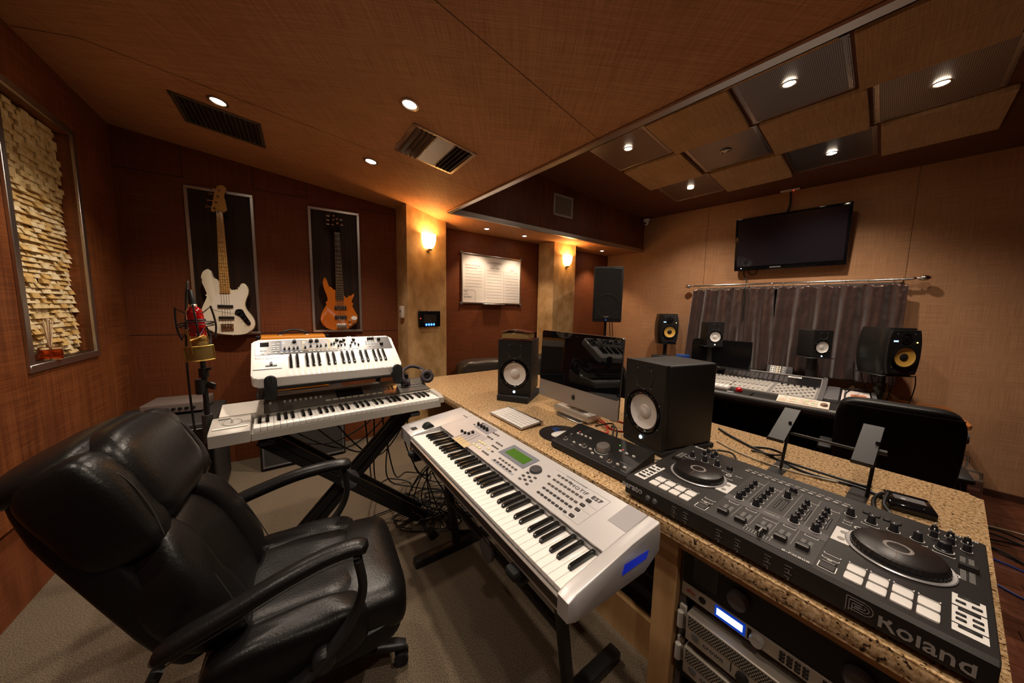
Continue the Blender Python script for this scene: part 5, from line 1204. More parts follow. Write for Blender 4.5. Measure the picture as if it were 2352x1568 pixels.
lt = mat('console_light_panel', (.40, .37, .34), .45)
for u0, u1 in ((.82, 1.20), (1.22, 1.52), (1.54, 1.84), (1.87, 2.18)):
    b = B(); b.prism([(-1.10, su(-1.10)), (-.63, su(-.63)), (-.63, su(-.63) + .002), (-1.10, su(-1.10) + .002)], u0, u1, lambda y, z, x: (x, y, z)); part('strip_panel', b, lt, t)
q = B(); q.lathe([(.009, 0), (.008, .014), (.006, .016), (0, .016)], n=12); ek = q.me(mat('encoder_white', (.62, .59, .55), .4))
q = B(); q.box((0, 0, .007), (.016, .026, .012), .002, 1); fk = q.me(mat('fader_silver', (.62, .58, .53), .4))
for k in range(26):
    u = .84 + k * .0385
    if u < 1.84: put('encoder_knob', ek, t, (u, -.645, su(-.645) + .001)); put('fader_cap', fk, t, (u, -1.04 + random.uniform(-.02, .07), su(-1.0) + .001))
bz = B(); dz = B()
for k in range(26):
    u = .84 + k * .0385
    if u < 1.84:
        for y in (-.72, -.755, -.80, -.825): bz.box((u, y, su(y) + .004), (.024, .016, .006))
        for y in (-.69, -.775, -.845): dz.box((u, y, su(y) + .003), (.028, .012, .004))
        dz.box((u, -.99, su(-.99) + .002), (.003, .14, .002))
for i in range(11):
    for j in range(11): (bz if (i * 3 + j * 5) % 4 else dz).box((1.89 + i * .027, -1.06 + j * .038, su(-1.06 + j * .038) + .004), (.017, .018, .006))
part('light_buttons', bz, MATS['encoder_white'], t, None, 'stuff'); part('dark_buttons', dz, darkink, t, None, 'stuff')
for i in range(6):
    b = B(); b.lathe([(.009, 0), (.008, .02), (0, .021)], (1.905 + i * .05, -.655, su(-.655)), None, 10); part('knob', b, black, t)
# ---- things on the desk
t = tv('computer_display', 'wide black flat display standing above the mixing console', 'monitor'); t.location = (2.28, 3.99, Z(-.66)); t.rotation_euler = (0, 0, -.87)
b = B(); b.b2((0, .0, 0), (.62, .03, .336), .004, 2); part('housing', b, gloss, t)
b = B(); b.b2((.012, -.0012, .022), (.608, .0, .324)); part('screen', b, mat('screen_off', (.005, .005, .006), .12), t)
b = B(); b.b2((.27, .03, -.03), (.35, .07, .20), .005, 1); b.b2((.27, .05, -.03), (.35, .26, -.012), .004, 1); part('stand_neck', b, black, t)
b = B(); b.b2((.3, -.0018, .008), (.325, -.0008, .013)); part('badge', b, greyink, t)
t = tv('trackball', 'trackball with a shiny red ball on a black pad in front of the console', 'trackball', None, 1.66, -1.30, DZ)
b = B(); b.prism([(-.095, -.075), (.095, -.06), (.105, .085), (-.085, .08)], .001, .016, None, .005, 2); part('base', b, satin, t)
b = B(); b.pillow((.0, .0, .032), (.062, .062, .062), 1, 1, n=24, k=14); part('red_ball', b, redlac, t)
b = B(); b.b2((-.085, -.07, .016), (-.03, -.055, .018)); part('button', b, whiteink, t)
t = tv('drum_pad', 'small white pad controller beside the red trackball', 'pad controller', None, 1.36, -1.26, DZ)
b = B(); b.b2((0, 0, .001), (.20, .15, .03), .005, 2); part('case', b, mat('pad_case', (.5, .46, .43), .4), t)
for i in range(4):
    for j in range(3):
        b = B(); b.b2((.012 + i * .046, .012 + j * .044, .03), (.050 + i * .046, .048 + j * .044, .037), .003, 1); part('pad', b, mat('pad_pink', (.78, .70, .68), .45) if (i + j) == 0 else MATS['pad_pink'], t)
t = tv('editing_keyboard', 'long white keyboard with coloured keys and a round jog knob on the desk edge', 'keyboard', None, 1.955, -1.40, DZ)
b = B(); b.prism([(0, .001), (.13, .001), (.13, .050), (0, .016)], 0, .335, lambda y, z, x: (x, y, z), .005, 2); part('case', b, mat('case_ivory', (.68, .60, .52), .4), t)
kz2 = lambda y: .016 + y / .13 * .034
cc = [mat('key_' + n, c, .5) for n, c in (('ivory', (.72, .66, .58)), ('rose', (.70, .42, .36)), ('green', (.48, .55, .32)), ('sand', (.72, .56, .36)))]
kme = []
for m_ in cc: q = B(); q.box((0, 0, .002), (.0155, .0155, .005), .001, 1); kme.append(q.me(m_))
for i in range(14):
    for j in range(5): put('key', kme[0 if random.random() < .5 else random.randrange(1, 4)], t, (.018 + i * .0182, .026 + j * .0188, kz2(.026 + j * .0188)), (.256, 0, 0))
b = B(); b.lathe([(.024, 0), (.022, .012), (.016, .018), (0, .018)], n=24); part('jog_knob', b, mat('jog_copper', (.5, .33, .24), .3, .7), t, None, None, 38, (.302, .055, kz2(.055)), (.256, 0, 0))
t = tv('patch_panel', 'white panel with an orange patch and small jacks beside the office chair', 'panel', None, 2.345, -.98, DZ + .001)
b = B(); b.b2((0, 0, 0), (.185, .62, .022), .003, 1); part('white_plate', b, mat('plate_rose', (.74, .64, .60), .4), t)
b = B(); b.b2((.06, .12, .022), (.16, .42, .0235)); part('orange_patch', b, mat('print_orange', (.62, .22, .10), .5), t)
q = B(); q.lathe([(.008, 0), (.008, .006), (.004, .006)], n=10); jk = q.me(black)
for k in range(9): put('jack', jk, t, (.022, .05 + k * .065, .022))
for k in range(3):
    b = B(); b.tube([(.022, .05 + k * .065, .03), (.025, .06 + k * .065, .07), (.05 + k * .02, .2 + k * .05, .10), (.12, .55, .06), (.2 + .05 * k, .75, .0)], .0035, 6); part('patch_lead', b, cable_m, t)
t = tv('rack_module', 'small angled box of knobs behind the meter bridge', 'effects box', None, 1.70, -.26, DZ)
b = B(); b.prism([(0, 0), (.14, 0), (.14, .15), (.09, .17), (0, .045)], 0, .24, lambda y, z, x: (x, y, z), .004, 1); part('case', b, satin, t)
sm = math.atan2(.125, .09)
for i, mt_ in ((0, whiteink), (1, mat('face_tan', (.55, .48, .36), .5)), (2, silver_dk)):
    b = B(); b.prism([(.006, .055), (.085, .165), (.083, .167), (.004, .057)], .035 + i * .05, .080 + i * .05, lambda y, z, x: (x, y, z)); part('module_face', b, mt_, t)
q = B(); q.lathe([(.0065, 0), (.005, .012), (0, .012)], n=8); mk_ = q.me(black); mw_ = q = B(); q.lathe([(.0065, 0), (.005, .012), (0, .012)], n=8); mw_ = q.me(white)
for i in range(6):
    for j in range(5): put('knob', mk_ if i not in (2, 5) else mw_, t, (.047 + i * .022, .015 + j * .0155, .068 + j * .0215), (sm, 0, 0))
# ---- monitors by the window
hs('studio_monitor', 'small monitor with white cone standing in front of the right curtain', (3.125, 3.265, Z(-.450)), -.12, .170, .285, .222, 'small monitors on stands before the curtains')
hs('studio_monitor', 'small monitor with white cone half hidden behind the wide flat display', (2.325, 3.76, Z(-.40)), -.2, .170, .285, .222, 'small monitors on stands before the curtains')
def stand(p, z0, z1, label, r=.03, plate=.11, base=.13, knob=False):
    t = thing('speaker_stand', label, 'speaker stand', (p[0], p[1], 0), p[2])
    b = B(); b.b2((-plate, -plate, z1 - .008), (plate, plate, z1 - .0005), .003, 1); part('top_plate', b, black, t)
    b = B(); b.cyl((0, 0, z0 + .01), (0, 0, z1 - .006), r, n=18); part('column', b, black, t)
    b = B(); b.lathe([(0, 0), (base, 0), (base, .008), (base * .9, .013), (r, .016)], (0, 0, z0), None, 28); part('base', b, satin, t)
    if knob:
        b = B(); b.cyl((0, 0, z0 + .10), (0, 0, z0 + .19), r * 1.5, n=16); b.cyl((-.07, -.03, z0 + .14), (0, 0, z0 + .14), .018, n=12); part('clamp_collar', b, black, t)
    return t
def mid(p, yaw, W, D): q = Fr(p, yaw)(W / 2, D / 2); return (q.x, q.y, yaw)
stand(mid((3.125, 3.265), -.12, .17, .222), DZ, Z(-.450), 'thick black column stand under the right small monitor', .042, .12)
stand(mid((2.325, 3.76), -.2, .17, .222), DZ, Z(-.40), 'black stand under the small monitor behind the flat display', .04, .11)
def krk(p, yaw, W, H, D, label, side):
    t = thing('studio_monitor', label, 'loudspeaker', p, yaw, 'yellow cone monitors beside the curtains')
    def f(u, v):
        # barrel body: rounded-rectangle section whose width bulges at mid height
        z = v * H; k = 1 - .16 * abs(2 * v - 1) ** 2.2; kd = 1 - .10 * abs(2 * v - 1) ** 3
        a = 2 * pi * u; ex = .42; c, s = cos(a), sin(a)
        x = math.copysign(abs(c) ** ex, c) * W / 2 * k; y = math.copysign(abs(s) ** ex, s) * D / 2 * kd
        return V((W / 2 + x, D / 2 + y, z))
    b = B(); b.surf(48, 15, f, True)
    for z, flip in ((0, 1), (H, 0)):
        ring = [f(i / 48, 0 if z == 0 else 1) for i in range(48)]; b.bm.faces.new([b.bm.verts.new(q) for q in (ring[::-1] if flip else ring)])
    bmesh.ops.remove_doubles(b.bm, verts=b.bm.verts[:], dist=1e-5); part('cabinet', b, mat('shell_black', (.014, .013, .012), .26) if side else MATS['shell_black'], t, None, None, 50)
    y0 = D * .02
    bf = [(W / 2 + sx * (W / 2 * (1 - .16 * abs(2 * v - 1) ** 2.2) - .025), H * v) for sx, vs in ((1, [.04 + .92 * i / 10 for i in range(11)]), (-1, [.96 - .92 * i / 10 for i in range(11)])) for v in vs]
    b = B(); b.prism(bf, -.006, .06, lambda x, z, y: (x, y + .0, z), .004, 2); part('baffle', b, black, t)
    drv(t, W / 2, H * .40, W * .265, -.017, 1.22, yellow, .42, mat('cap_charcoal', (.02, .018, .018), .35) if side else MATS['cap_charcoal'], 'yellow_woofer_cone', .009)
    RX = M.Rotation(pi / 2, 4, 'X')
    b = B(); b.lathe([(W * .15, 0), (W * .145, .003), (W * .07, -.004), (W * .055, .002), (W * .03, .007), (0, .008)], (W / 2, -.009, H * .79), RX, 28); part('tweeter', b, gloss, t)
    b = B(); b.prism(rrect(W * .22, H * .075, W * .78, H * .135, H * .025, 4), -.0075, -.004, lambda x, z, y: (x, y, z)); part('port_slot', b, gap_m, t)
    b = B(); b.b2((W * .20, -.0085, H * .715), (W * .31, -.006, H * .745)); part('badge', b, glow('badge_blue', (.45, .70, 1), 2.2) if side else MATS['badge_blue'], t)
    text('KRK', H * .03, darkink, t, (W * .255, -.0092, H * .73), RX90)
    b = B(); b.lathe([(.006, 0), (.005, .003), (0, .003)], (W * .79, -.007, H * .71), RX, 10); part('indicator', b, glow('led_yellow', (1, .7, .2), 3) if side else MATS['led_yellow'], t)
    q = B(); q.lathe([(.006, 0), (.006, .002), (0, .002)], (0, 0, 0), RX, 8); s = q.me(silver_dk)
    for x, z in ((.28, .88), (.72, .88), (.22, .19), (.78, .19)): put('screw', s, t, (W * x, -.0065, H * z))
    return t
pr = Fr((3.637, 2.78), -.12)(-.305, .005); krk((pr.x, pr.y, Z(-.540)), -.12, .31, .43, .30, 'big yellow cone monitor at the right end of the curtains', 1)
stand(mid((pr.x, pr.y), -.12, .31, .30), DZ - .04, Z(-.5405), 'black clamped column stand under the right yellow cone monitor', .026, .14, .09, True)
krk((2.085, 4.50, Z(-.455)), -.115, .285, .42, .25, 'yellow cone monitor left of the curtains', 0)
stand(mid((2.085, 4.50), -.115, .285, .25), DZ, Z(-.4555), 'black stand under the left yellow cone monitor', .026, .12)
t = thing('outboard_box', 'bright blue box among gear beneath the left yellow cone monitor', 'effects box', (2.20, 4.20, DZ), -.4)
b = B(); b.b2((0, 0, 0), (.16, .12, .21), .004, 1); part('case', b, mat('case_blue', (.01, .07, .32), .4), t)
t = thing('pedal_stack', 'dark stack of small gear with coloured dots left of the blue box', 'effects box', (1.88, 4.18, DZ), -.3)
b = B(); b.b2((0, 0, 0), (.24, .15, .20), .004, 1); part('case', b, satin, t)
q = B(); q.box((0, 0, 0), (.012, .012, .008)); cs = [q.me(m_) for m_ in (red_m,)] 
for i in range(5):
    for j in range(4): b = B(); b.box((.02 + i * .022, -.002, .10 + j * .024), (.011, .008, .011)); part('knob', b, (red_m, whiteink, gold, greyink)[(i + j * 2) % 4], t)
# ---- curtains, rod, window
t = thing('curtain_rod', 'brushed steel curtain rod with oval finials on the tan wall', 'curtain rod', TT(0, 0, 0), YT)
RZ = Z(.358)
b = B(); b.cyl((.80, -.085, RZ + .003), (2.71, -.085, RZ - .006), .0115, n=16); part('rod', b, steel, t)
for s, x in ((-1, .80), (1, 2.71)):
    b = B(); mm_ = M.Rotation(s * pi / 2, 4, 'Y'); b.lathe([(.011, 0), (.015, .006), (.009, .015), (.009, .03), (.02, .045), (.027, .065), (.024, .09), (.010, .108), (0, .112)], (x, -.085, RZ), mm_, 20); part('finial', b, steel, t)
    b = B(); b.b2((x - s * .06 - .008, -.085, RZ - .03), (x - s * .06 + .008, -.001, RZ - .016), .002, 1); b.cyl((x - s * .06, -.085, RZ - .03), (x - s * .06, -.085, RZ + .012), .009, n=10); part('bracket', b, steel, t)
q = B(); q.surf(20, 6, lambda u, v: V(((.019 + .0022 * cos(2 * pi * v)) * cos(2 * pi * u), .0022 * sin(2 * pi * v), (.019 + .0022 * cos(2 * pi * v)) * sin(2 * pi * u))), True, True); rgm = q.me(steel)
RU = (.87, .99, 1.13, 1.26, 1.37, 1.47, 1.58, 1.66, 1.76, 1.85, 1.98, 2.12, 2.27, 2.43, 2.60)
for u in RU: put('curtain_ring', rgm, t, (u, -.085, RZ - .010), (0, 0, pi / 2 - .3))
win = B(); x0, x1, z0, z1, f = .84, 2.665, Z(-.66), Z(.335), .045
for a, c, e, g in ((x0, x1, z0, z0 + f), (x0, x1, z1 - f, z1), (x0, x0 + f, z0 + f, z1 - f), (x1 - f, x1, z0 + f, z1 - f), (1.735, 1.765, z0 + f, z1 - f)): win.b2((a, -.02, e), (c, .0, g), .002, 1)
wn = struct('window_1', win, alu, None, (TQ[0], TQ[1], 0), (0, 0, YT)); wn.name = 'window_1'
b = B(); b.b2((x0 + f, -.006, z0 + f), (x1 - f, -.002, z1 - f)); part('window_pane', b, gloss, wn)
satin_m = None
def satin_cloth():
    m, t_, N, L, bs = nt('taupe_satin'); I = bs.inputs
    I['Base Color'].default_value = (.085, .046, .039, 1); I['Roughness'].default_value = .27; I['Metallic'].default_value = .5; I['Sheen Weight'].default_value = .4; I['Specular IOR Level'].default_value = .8
    I['Specular Tint'].default_value = (1, .82, .75, 1); return m
satin_m = satin_cloth()
def curtain(name, label, u0, u1, z0l, z0r, seed, lean):
    r = random.Random(seed); ph = [r.uniform(0, 6.28) for _ in range(8)]; nf = 5.2
    rings = [u for u in RU if u0 - .02 <= u <= u1 + .02]
    def f(a, w):
        # w: 0 top .. 1 bottom
        u = u0 + (u1 - u0) * a; zt = Z(.318); d = min(abs(u - q) for q in rings); sag = .020 * (1 - math.exp(-(d / .035) ** 2))
        zb = Z(z0l + (z0r - z0l) * a) + .008 * sin(9 * a + ph[0])
        z = (zt - sag * (1 - w) ** 2) * (1 - w) + zb * w
        amp = .030 + .022 * w
        y = amp * (.62 * sin(2 * pi * nf * a + ph[1] + .9 * w * sin(ph[2] + 3 * a)) + .30 * sin(2 * pi * nf * 2.1 * a + ph[3] + 1.6 * w) + .2 * sin(2 * pi * 1.3 * a + ph[4]))
        y += .010 * NZ.noise(V((a * 14, w * 7, seed))) + .005 * NZ.noise(V((a * 34, w * 22, seed + 5))) * (.5 + math.exp(-w * 6))
        x = u + .014 * sin(2 * pi * nf * a + ph[5]) * w + lean * w * (a - .5) * (u1 - u0)
        return V((x, -.088 + y - .012 * w, z))
    b = B(); b.surf(170, 60, f); o = put(name, b.me(satin_m, 180), None, TT(0, 0, 0), (0, 0, YT)); tag(o, label, 'curtain', 'taupe satin curtains')
    md = o.modifiers.new('thickness', 'SOLIDIFY'); md.thickness = .003
    return o
curtain('curtain', 'left taupe satin curtain panel below the television', .80, 1.685, -.735, -.70, 3, .10)
curtain('curtain', 'right taupe satin curtain panel behind the small right monitor', 1.715, 2.69, -.735, -.69, 11, .03)
# ---- television and bits on the wall
t = thing('television', 'black flat television tilted on the tan wall above the curtains', 'television', TT(1.257, -.055, Z(.532)), YT, None, (.165, 0, YT))
Wt, Ht = 1.0, .630
b = B(); b.b2((0, -.035, 0), (Wt, .012, Ht), .008, 2); part('bezel', b, gloss, t)
b = B(); b.b2((.028, -.0362, .052), (Wt - .028, -.0345, Ht - .028)); part('screen', b, mat('tv_glass', (.016, .014, .020), .05), t)
text('SAMSUNG', .021, whiteink, t, (Wt * .41, -.0362, .026), RX90, sp=1.1)
b = B(); b.lathe([(.004, 0), (.004, .002), (0, .002)], (.075, -.0352, .03), M.Rotation(pi / 2, 4, 'X'), 8); part('standby_light', b, led_b, t)
b = B(); b.b2((.35, .012, .12), (.65, .046, .40), .004, 1); part('wall_mount', b, black, t)
t = thing('ceiling_plate', 'white ceiling cable plate with a red light above the television', 'cable plate', TT(1.73, -.05, zup(TVF(1.73, -.05).xy)), YT)
b = B(); b.b2((-.085, -.035, -.012), (.085, .035, -.0005), .003, 1); part('plate', b, white, t)
b = B(); b.lathe([(.005, -.001), (.005, -.004), (0, -.005)], (.03, 0, -.012), None, 8); part('red_light', b, led_r, t)
solo('television_cable', B().tube([TVF(1.735, -.04, Z(1.40)), TVF(1.74, -.03, Z(1.30)), TVF(1.735, -.03, Z(1.22)), TVF(1.70, -.04, Z(1.13))], .011, 8), cable_m, 'thick black cable dropping from the ceiling plate behind the television', 'cable')
solo('television_cable', B().tube([TVF(1.36, -.06, Z(.56)), TVF(1.355, -.03, Z(.48)), TVF(1.385, -.035, Z(.42)), TVF(1.40, -.12, Z(.30)), TVF(1.405, -.13, Z(.15)), TVF(1.41, -.125, Z(-.1))], .006, 8), cable_m, 'thin black cable hanging from the television down over the curtain', 'cable')
solo('television_cable', B().tube([TVF(1.39, -.06, Z(.55)), TVF(1.40, -.03, Z(.51)), TVF(1.44, -.028, Z(.475)), TVF(1.485, -.03, Z(.50)), TVF(1.49, -.05, Z(.56))], .006, 8), cable_m, 'looped black cable under the television bottom edge', 'cable')
t = thing('security_camera', 'small white dome camera in the corner under the brown ceiling', 'camera', TT(.055, -.06, Z(1.405)), YT + .2)
b = B(); b.lathe([(0, 0), (.05, 0), (.052, -.02), (.045, -.035)], n=24); part('base', b, white, t)
b = B(); b.pillow((-.003, -.006, -.05), (.075, .075, .085), 1, 1, n=20, k=12); part('dome', b, white, t)
b = B(); b.lathe([(.017, 0), (.017, .006), (0, .007)], (-.012, -.036, -.066), M.Rotation(pi / 2 + .5, 4, 'X'), 16); part('lens', b, gloss, t)
# ---- PA speaker on a pole
t = thing('pa_speaker', 'tall black loudspeaker on a pole in the alcove corner', 'loudspeaker', (1.061, 4.244, Z(-.154)), -.187, None, (.03, 0, -.187))
b = B(); b.prism([(.005, 0), (.375, 0), (.31, .30), (.07, .30)], 0, .723, None, .014, 3); part('cabinet', b, mat('pa_black', (.012, .011, .011), .55, bump=.2, ns=300), t)
b = B(); b.b2((.022, -.006, .035), (.358, .004, .70), .004, 1); part('grille', b, mat('pa_grille', (.014, .013, .013), .4, bump=.4, ns=700), t)
b = B(); b.lathe([(.16, .0065), (.152, .0085), (.145, .0065)], (.19, 0, .21), M.Rotation(pi / 2, 4, 'X'), 40); part('woofer_outline', b, satin, t)
text('QSC', .032, greyink, t, (.18, -.0068, .066), RX90, bold=.001)
b = B(); b.lathe([(.004, 0), (.004, .003), (0, .003)], (.18, -.006, .028), M.Rotation(pi / 2, 4, 'X'), 8); part('blue_light', b, led_blue, t)
c_ = Fr((1.061, 4.244), -.187)(.19, .14)
t = thing('speaker_stand', 'black tripod pole under the tall alcove loudspeaker', 'speaker stand', (c_.x, c_.y, -.25), 0)
b = B(); b.cyl((0, 0, .12), (0, 0, Z(-.154) + .25 + .004), .0175, n=14); part('pole', b, black, t)
b = B(); b.cyl((0, 0, .62), (0, 0, .72), .03, n=14); part('collar', b, black, t)
for k in range(3):
    a = k * 2 * pi / 3; b = B(); b.cyl((0, 0, .55), (.5 * cos(a), .5 * sin(a), .012), .012, n=10); part('leg', b, black, t)
for k, dx in enumerate((.05, .085)):
    solo('speaker_cable', B().tube([(c_.x + dx, c_.y - .02, Z(-.15)), (c_.x + dx + .02, c_.y - .04, .9), (c_.x + dx + .05, c_.y - .06, .5), (c_.x + dx + .1, c_.y - .1, -.235)], .005, 6), cable_m, ('left' if k == 0 else 'right') + ' thin cable hanging beside the pole of the tall alcove loudspeaker', 'cable')
for k, (u, v, z, du) in enumerate(((2.40, -.30, Z(-.47), .03), (2.45, -.30, Z(-.47), .05), (2.52, -.25, Z(-.47), .04))):
    solo('speaker_cable', B().tube([TVF(u, v, z), TVF(u + du * .3, v, z - .15), TVF(u + du, v + .02, DZ + .06), TVF(u + du, v + .04, DZ + .006)], .0045, 6), cable_m, ('first', 'second', 'third')[k] + ' cable from the left hanging under the right small monitor', 'cable')
for k, (x, y) in enumerate(((3.60, 2.95), (3.70, 2.86))):
    solo('speaker_cable', B().tube([(x, y, Z(-.545)), (x + .01, y, Z(-.65)), (x - .02, y + .0, Z(-.8)), (x - .03, y + .01, DZ - .035)], .0045, 6), cable_m, ('left' if k == 0 else 'right') + ' cable hanging under the right yellow cone monitor', 'cable')
# ---- leather sofa along the alcove wall
t = thing('sofa', 'crinkled dark silver leather sofa along the alcove wall behind the counter', 'sofa', tuple(WBF(.06, 0, -.25)), .635)
sofam = mat('pewter_leather', (.10, .085, .072), .26, .55, bump=.5, ns=9, det=5)
def wr(p): return V((p.x + .010 * NZ.noise(p * 9), p.y + .012 * NZ.noise(p * 8 + V((3, 0, 0))), p.z + .016 * NZ.noise(p * 10 + V((0, 5, 0)))))
for i in range(3):
    b = B(); b.pillow((.34 + i * .62, -.17, .70), (.66, .24, .52), .35, .3, None, wr, 40, 24); part('back_cushion', b, sofam, t)
    b = B(); b.pillow((.34 + i * .62, -.55, .36), (.63, .66, .22), .3, .3, None, wr, 28, 16); part('seat_cushion', b, sofam, t)
b = B(); b.b2((.0, -.9, .04), (1.92, -.02, .26), .03, 3); b.b2((.0, -.12, .2), (1.92, -.01, .62), .03, 3); part('frame', b, leather, t)
# ---- aluminium tower computer
t = thing('tower_computer', 'silver perforated tower computer with handles on the wood floor by the tan wall', 'computer', TT(2.85, -1.22, -.25), YT)
b = B(); b.b2((0, 0, .04), (.215, .475, .47), .004, 2); part('case', b, mat('tower_alu', (.60, .57, .54), .3, .9), t)
b = B(); b.b2((.006, -.0015, .045), (.209, .001, .455)); part('front_mesh', b, perforated('tower_mesh', (.62, .6, .58), .006), t)
for y0 in (.02, .40):
    for z0, s in ((.47, 1), (.04, -1)):
        b = B(); y = y0; h = .045 * s
        b.tube([(.006, y + .03, z0), (.006, y + .03, z0 + h * .7), (.022, y + .03, z0 + h), (.19, y + .03, z0 + h), (.209, y + .03, z0 + h * .7), (.209, y + .03, z0)], .007, 8, True, 4); part('handle', b, MATS['tower_alu'], t)
b = B()
for z in (.16, .24, .32, .40): b.b2((.012, -.003, z), (.203, -.0012, z + .018))
part('front_bands', b, MATS['tower_alu'], t)
for k, (pts, m_, lb) in enumerate((([(3.02, -1.1, -.16), (3.2, -1.05, -.15), (3.45, -1.0, -.235), (3.7, -.9, -.242)], cable_m, 'black cable leaving the back of the silver tower'), ([(2.95, -1.55, -.242), (3.2, -1.75, -.242), (3.42, -1.65, -.242), (3.30, -1.42, -.242), (3.05, -1.3, -.242)], blue_m, 'blue network cable looped on the wood floor'),
        ([(2.98, -1.25, -.242), (3.15, -1.2, -.22), (3.35, -1.35, -.242), (3.6, -1.2, -.242), (3.9, -1.3, -.242)], cable_m, 'black cable snaking along the base of the tan wall'), ([(3.0, -1.05, -.242), (3.2, -.9, -.242), (3.4, -1.1, -.235), (3.25, -1.25, -.242), (3.1, -1.1, -.23), (3.3, -.95, -.242)], cable_m, 'tangled black cable beside the silver tower'), ([(3.05, -.8, -.242), (3.4, -.75, -.242), (3.8, -.95, -.242), (4.2, -.9, -.242)], cable_w, 'pale cable lying along the tan wall base'))):
    solo('floor_cable', B().tube([TVF(*p) for p in pts], .006, 8, True, 8), m_, lb, 'cable')
# ---------------------------------------------------------------- executive chair; local x forward, y left
CY_, CO_ = .55, (-.78, .93)
t = thing('office_chair', 'large padded black leather executive chair in the left foreground', 'chair', (CO_[0], CO_[1], 0), CY_)
L1, L2 = leather, leather_dark
def crease(p, ax, k=.006, f=34): return p
def wrk(s, a=.004, f=11):
    def g(p):
        n_ = NZ.noise(V((p.x * f + s, p.y * f, p.z * f))); return V((p.x, p.y, p.z + a * n_ * (1 if p.z > 0 else .3)))
    return g
def seatfn(p):
    q = V(p); q.z += .004 * NZ.noise(V((q.x * 9, q.y * 9, 1))); return q
b = B(); b.pillow((.085, 0, .385), (.36, .36, .155), .42, .35, None, lambda p: V((p.x, p.y, p.z + .014 * (abs(p.y) / .18) ** 2 + .005 * NZ.noise(V((p.x * 12, p.y * 9, 0))))), 40, 18); part('seat_panel', b, L1, t)
b = B(); b.pillow((.288, 0, .372), (.235, .48, .17), .55, .38, None, lambda p: V((p.x, p.y, p.z - .9 * max(0, p.x) ** 2 + .006 * NZ.noise(V((p.x * 10, p.y * 10, 4))))), 44, 20); part('seat_front_roll', b, L1, t)
for s in (-1, 1):
    b = B(); b.pillow((.085, s * .205, .385), (.39, .125, .17), .6, .45, None, wrk(s * 3, .007, 13), 34, 18); part('seat_bolster', b, L1, t)
b = B(); b.pillow((.13, 0, .318), (.53, .50, .10), .4, .35, None, None, 40, 12); part('seat_base', b, L2, t)
d = V((-.27, 0, .60)).normalized(); nrm = V((d.z, 0, -d.x))
BM = M(((nrm.x, 0, d.x, -.075), (0, 1, 0, 0), (nrm.z, 0, d.z, .43), (0, 0, 0, 1)))
def bpil(nm, c, dm, e1, e2, mt, fn=None, n=36, k=20): b = B(); b.pillow((0, 0, 0), dm, e1, e2, None, fn, n, k); m_ = b.me(mt, 60); m_.transform(BM @ M.Translation(c)); return put(nm, m_, t)
bend = lambda k: (lambda p: V((p.x + k * p.y * p.y + .004 * NZ.noise(V((p.y * 9, p.z * 9, 2))), p.y, p.z)))
bpil('back_shell', (-.045, 0, .31), (.09, .44, .64), .5, .3, L2, bend(.5))
bpil('lumbar_panel', (.012, 0, .17), (.12, .29, .38), .6, .45, L1, bend(.3))
for s in (-1, 1):
    bpil('back_bolster', (.026, s * .165, .19), (.14, .13, .40), .65, .55, L1, lambda p: V((p.x + .006 * NZ.noise(V((p.y * 14, p.z * 12, s))), p.y - s * .05 * (p.z / .21) ** 2, p.z)))
    bpil('headrest_wing', (.028, s * .175, .48), (.14, .11, .27), .6, .5, L1, lambda p: V((p.x + .006 * NZ.noise(V((p.y * 14, p.z * 12, s + 4))), p.y, p.z)))
bpil('headrest', (.028, 0, .495), (.18, .33, .27), .62, .4, L1, lambda p: V((p.x + .15 * p.y * p.y, p.y, p.z + .006 * NZ.noise(V((p.y * 8, p.z * 8, 7))))))
bpil('headrest_roll', (-.012, 0, .595), (.15, .42, .09), .8, .42, L1, None)
def bstitch(pts):
    b = B(); b.tube([BM @ V(p) for p in pts], .0016, 5); part('seam', b, stitch, t)
for s in (-1, 1):
    bstitch([(.088, s * .195, .37), (.098, s * .185, .45), (.098, s * .185, .53), (.078, s * .19, .59)]); bstitch([(.085, s * .195, .03), (.095, s * .185, .15), (.092, s * .165, .27), (.08, s * .14, .34)])
for s in (-1, 1):
    arc = [(-.15, .572), (-.11, .60), (-.02, .628), (.08, .655), (.17, .668), (.245, .668), (.272, .655)]
    pts = spline([(x, s * (.285 + .012 * math.sin(k)), z) for k, (x, z) in enumerate(arc)], 6); n_ = len(pts)
    b = B(); b.loft([(p, (.030 * min(1, .55 + 6 * min(i, n_ - 1 - i) / n_), .021 * min(1, .5 + 6 * min(i, n_ - 1 - i) / n_))) for i, p in enumerate(pts)], 18); part('arm_pad', b, L1, t, None, None, 70)
    b = B(); b.tube([(p.x, p.y - s * .0 + s * .026, p.z - .016) for p in pts[3:-3:4]], .0014, 5, True, 2); part('seam', b, stitch, t)
    b = B(); pl_ = [(-.15, .54), (-.185, .46), (-.20, .38), (-.16, .345), (-.06, .345), (.03, .33), (.10, .345), (.16, .385), (.225, .455), (.258, .54), (.248, .64)]
    for i, (p, q) in enumerate(zip(spline([(x, s * .285, z) for x, z in pl_], 5), spline([(x, s * .285, z) for x, z in pl_], 5)[1:])): pass
    sp_ = spline([(x, s * .283, z) for x, z in pl_], 6); b.loft([(p, (.024, .012)) for p in sp_], 12); part('arm_frame', b, satin, t, None, None, 60)
    b = B(); b.lathe([(0, .03), (.024, .03), (.030, .024), (.030, -.012), (0, -.012)], (.156, s * .27, .375), M.Rotation(-s * pi / 2, 4, 'X'), 24); part('arm_joint', b, black, t)
    b = B(); b.b2((.0, s * .13 if s > 0 else -.29, .325), (.06, .29 if s > 0 else s * .13, .345), .004, 1); part('arm_bracket', b, satin, t)
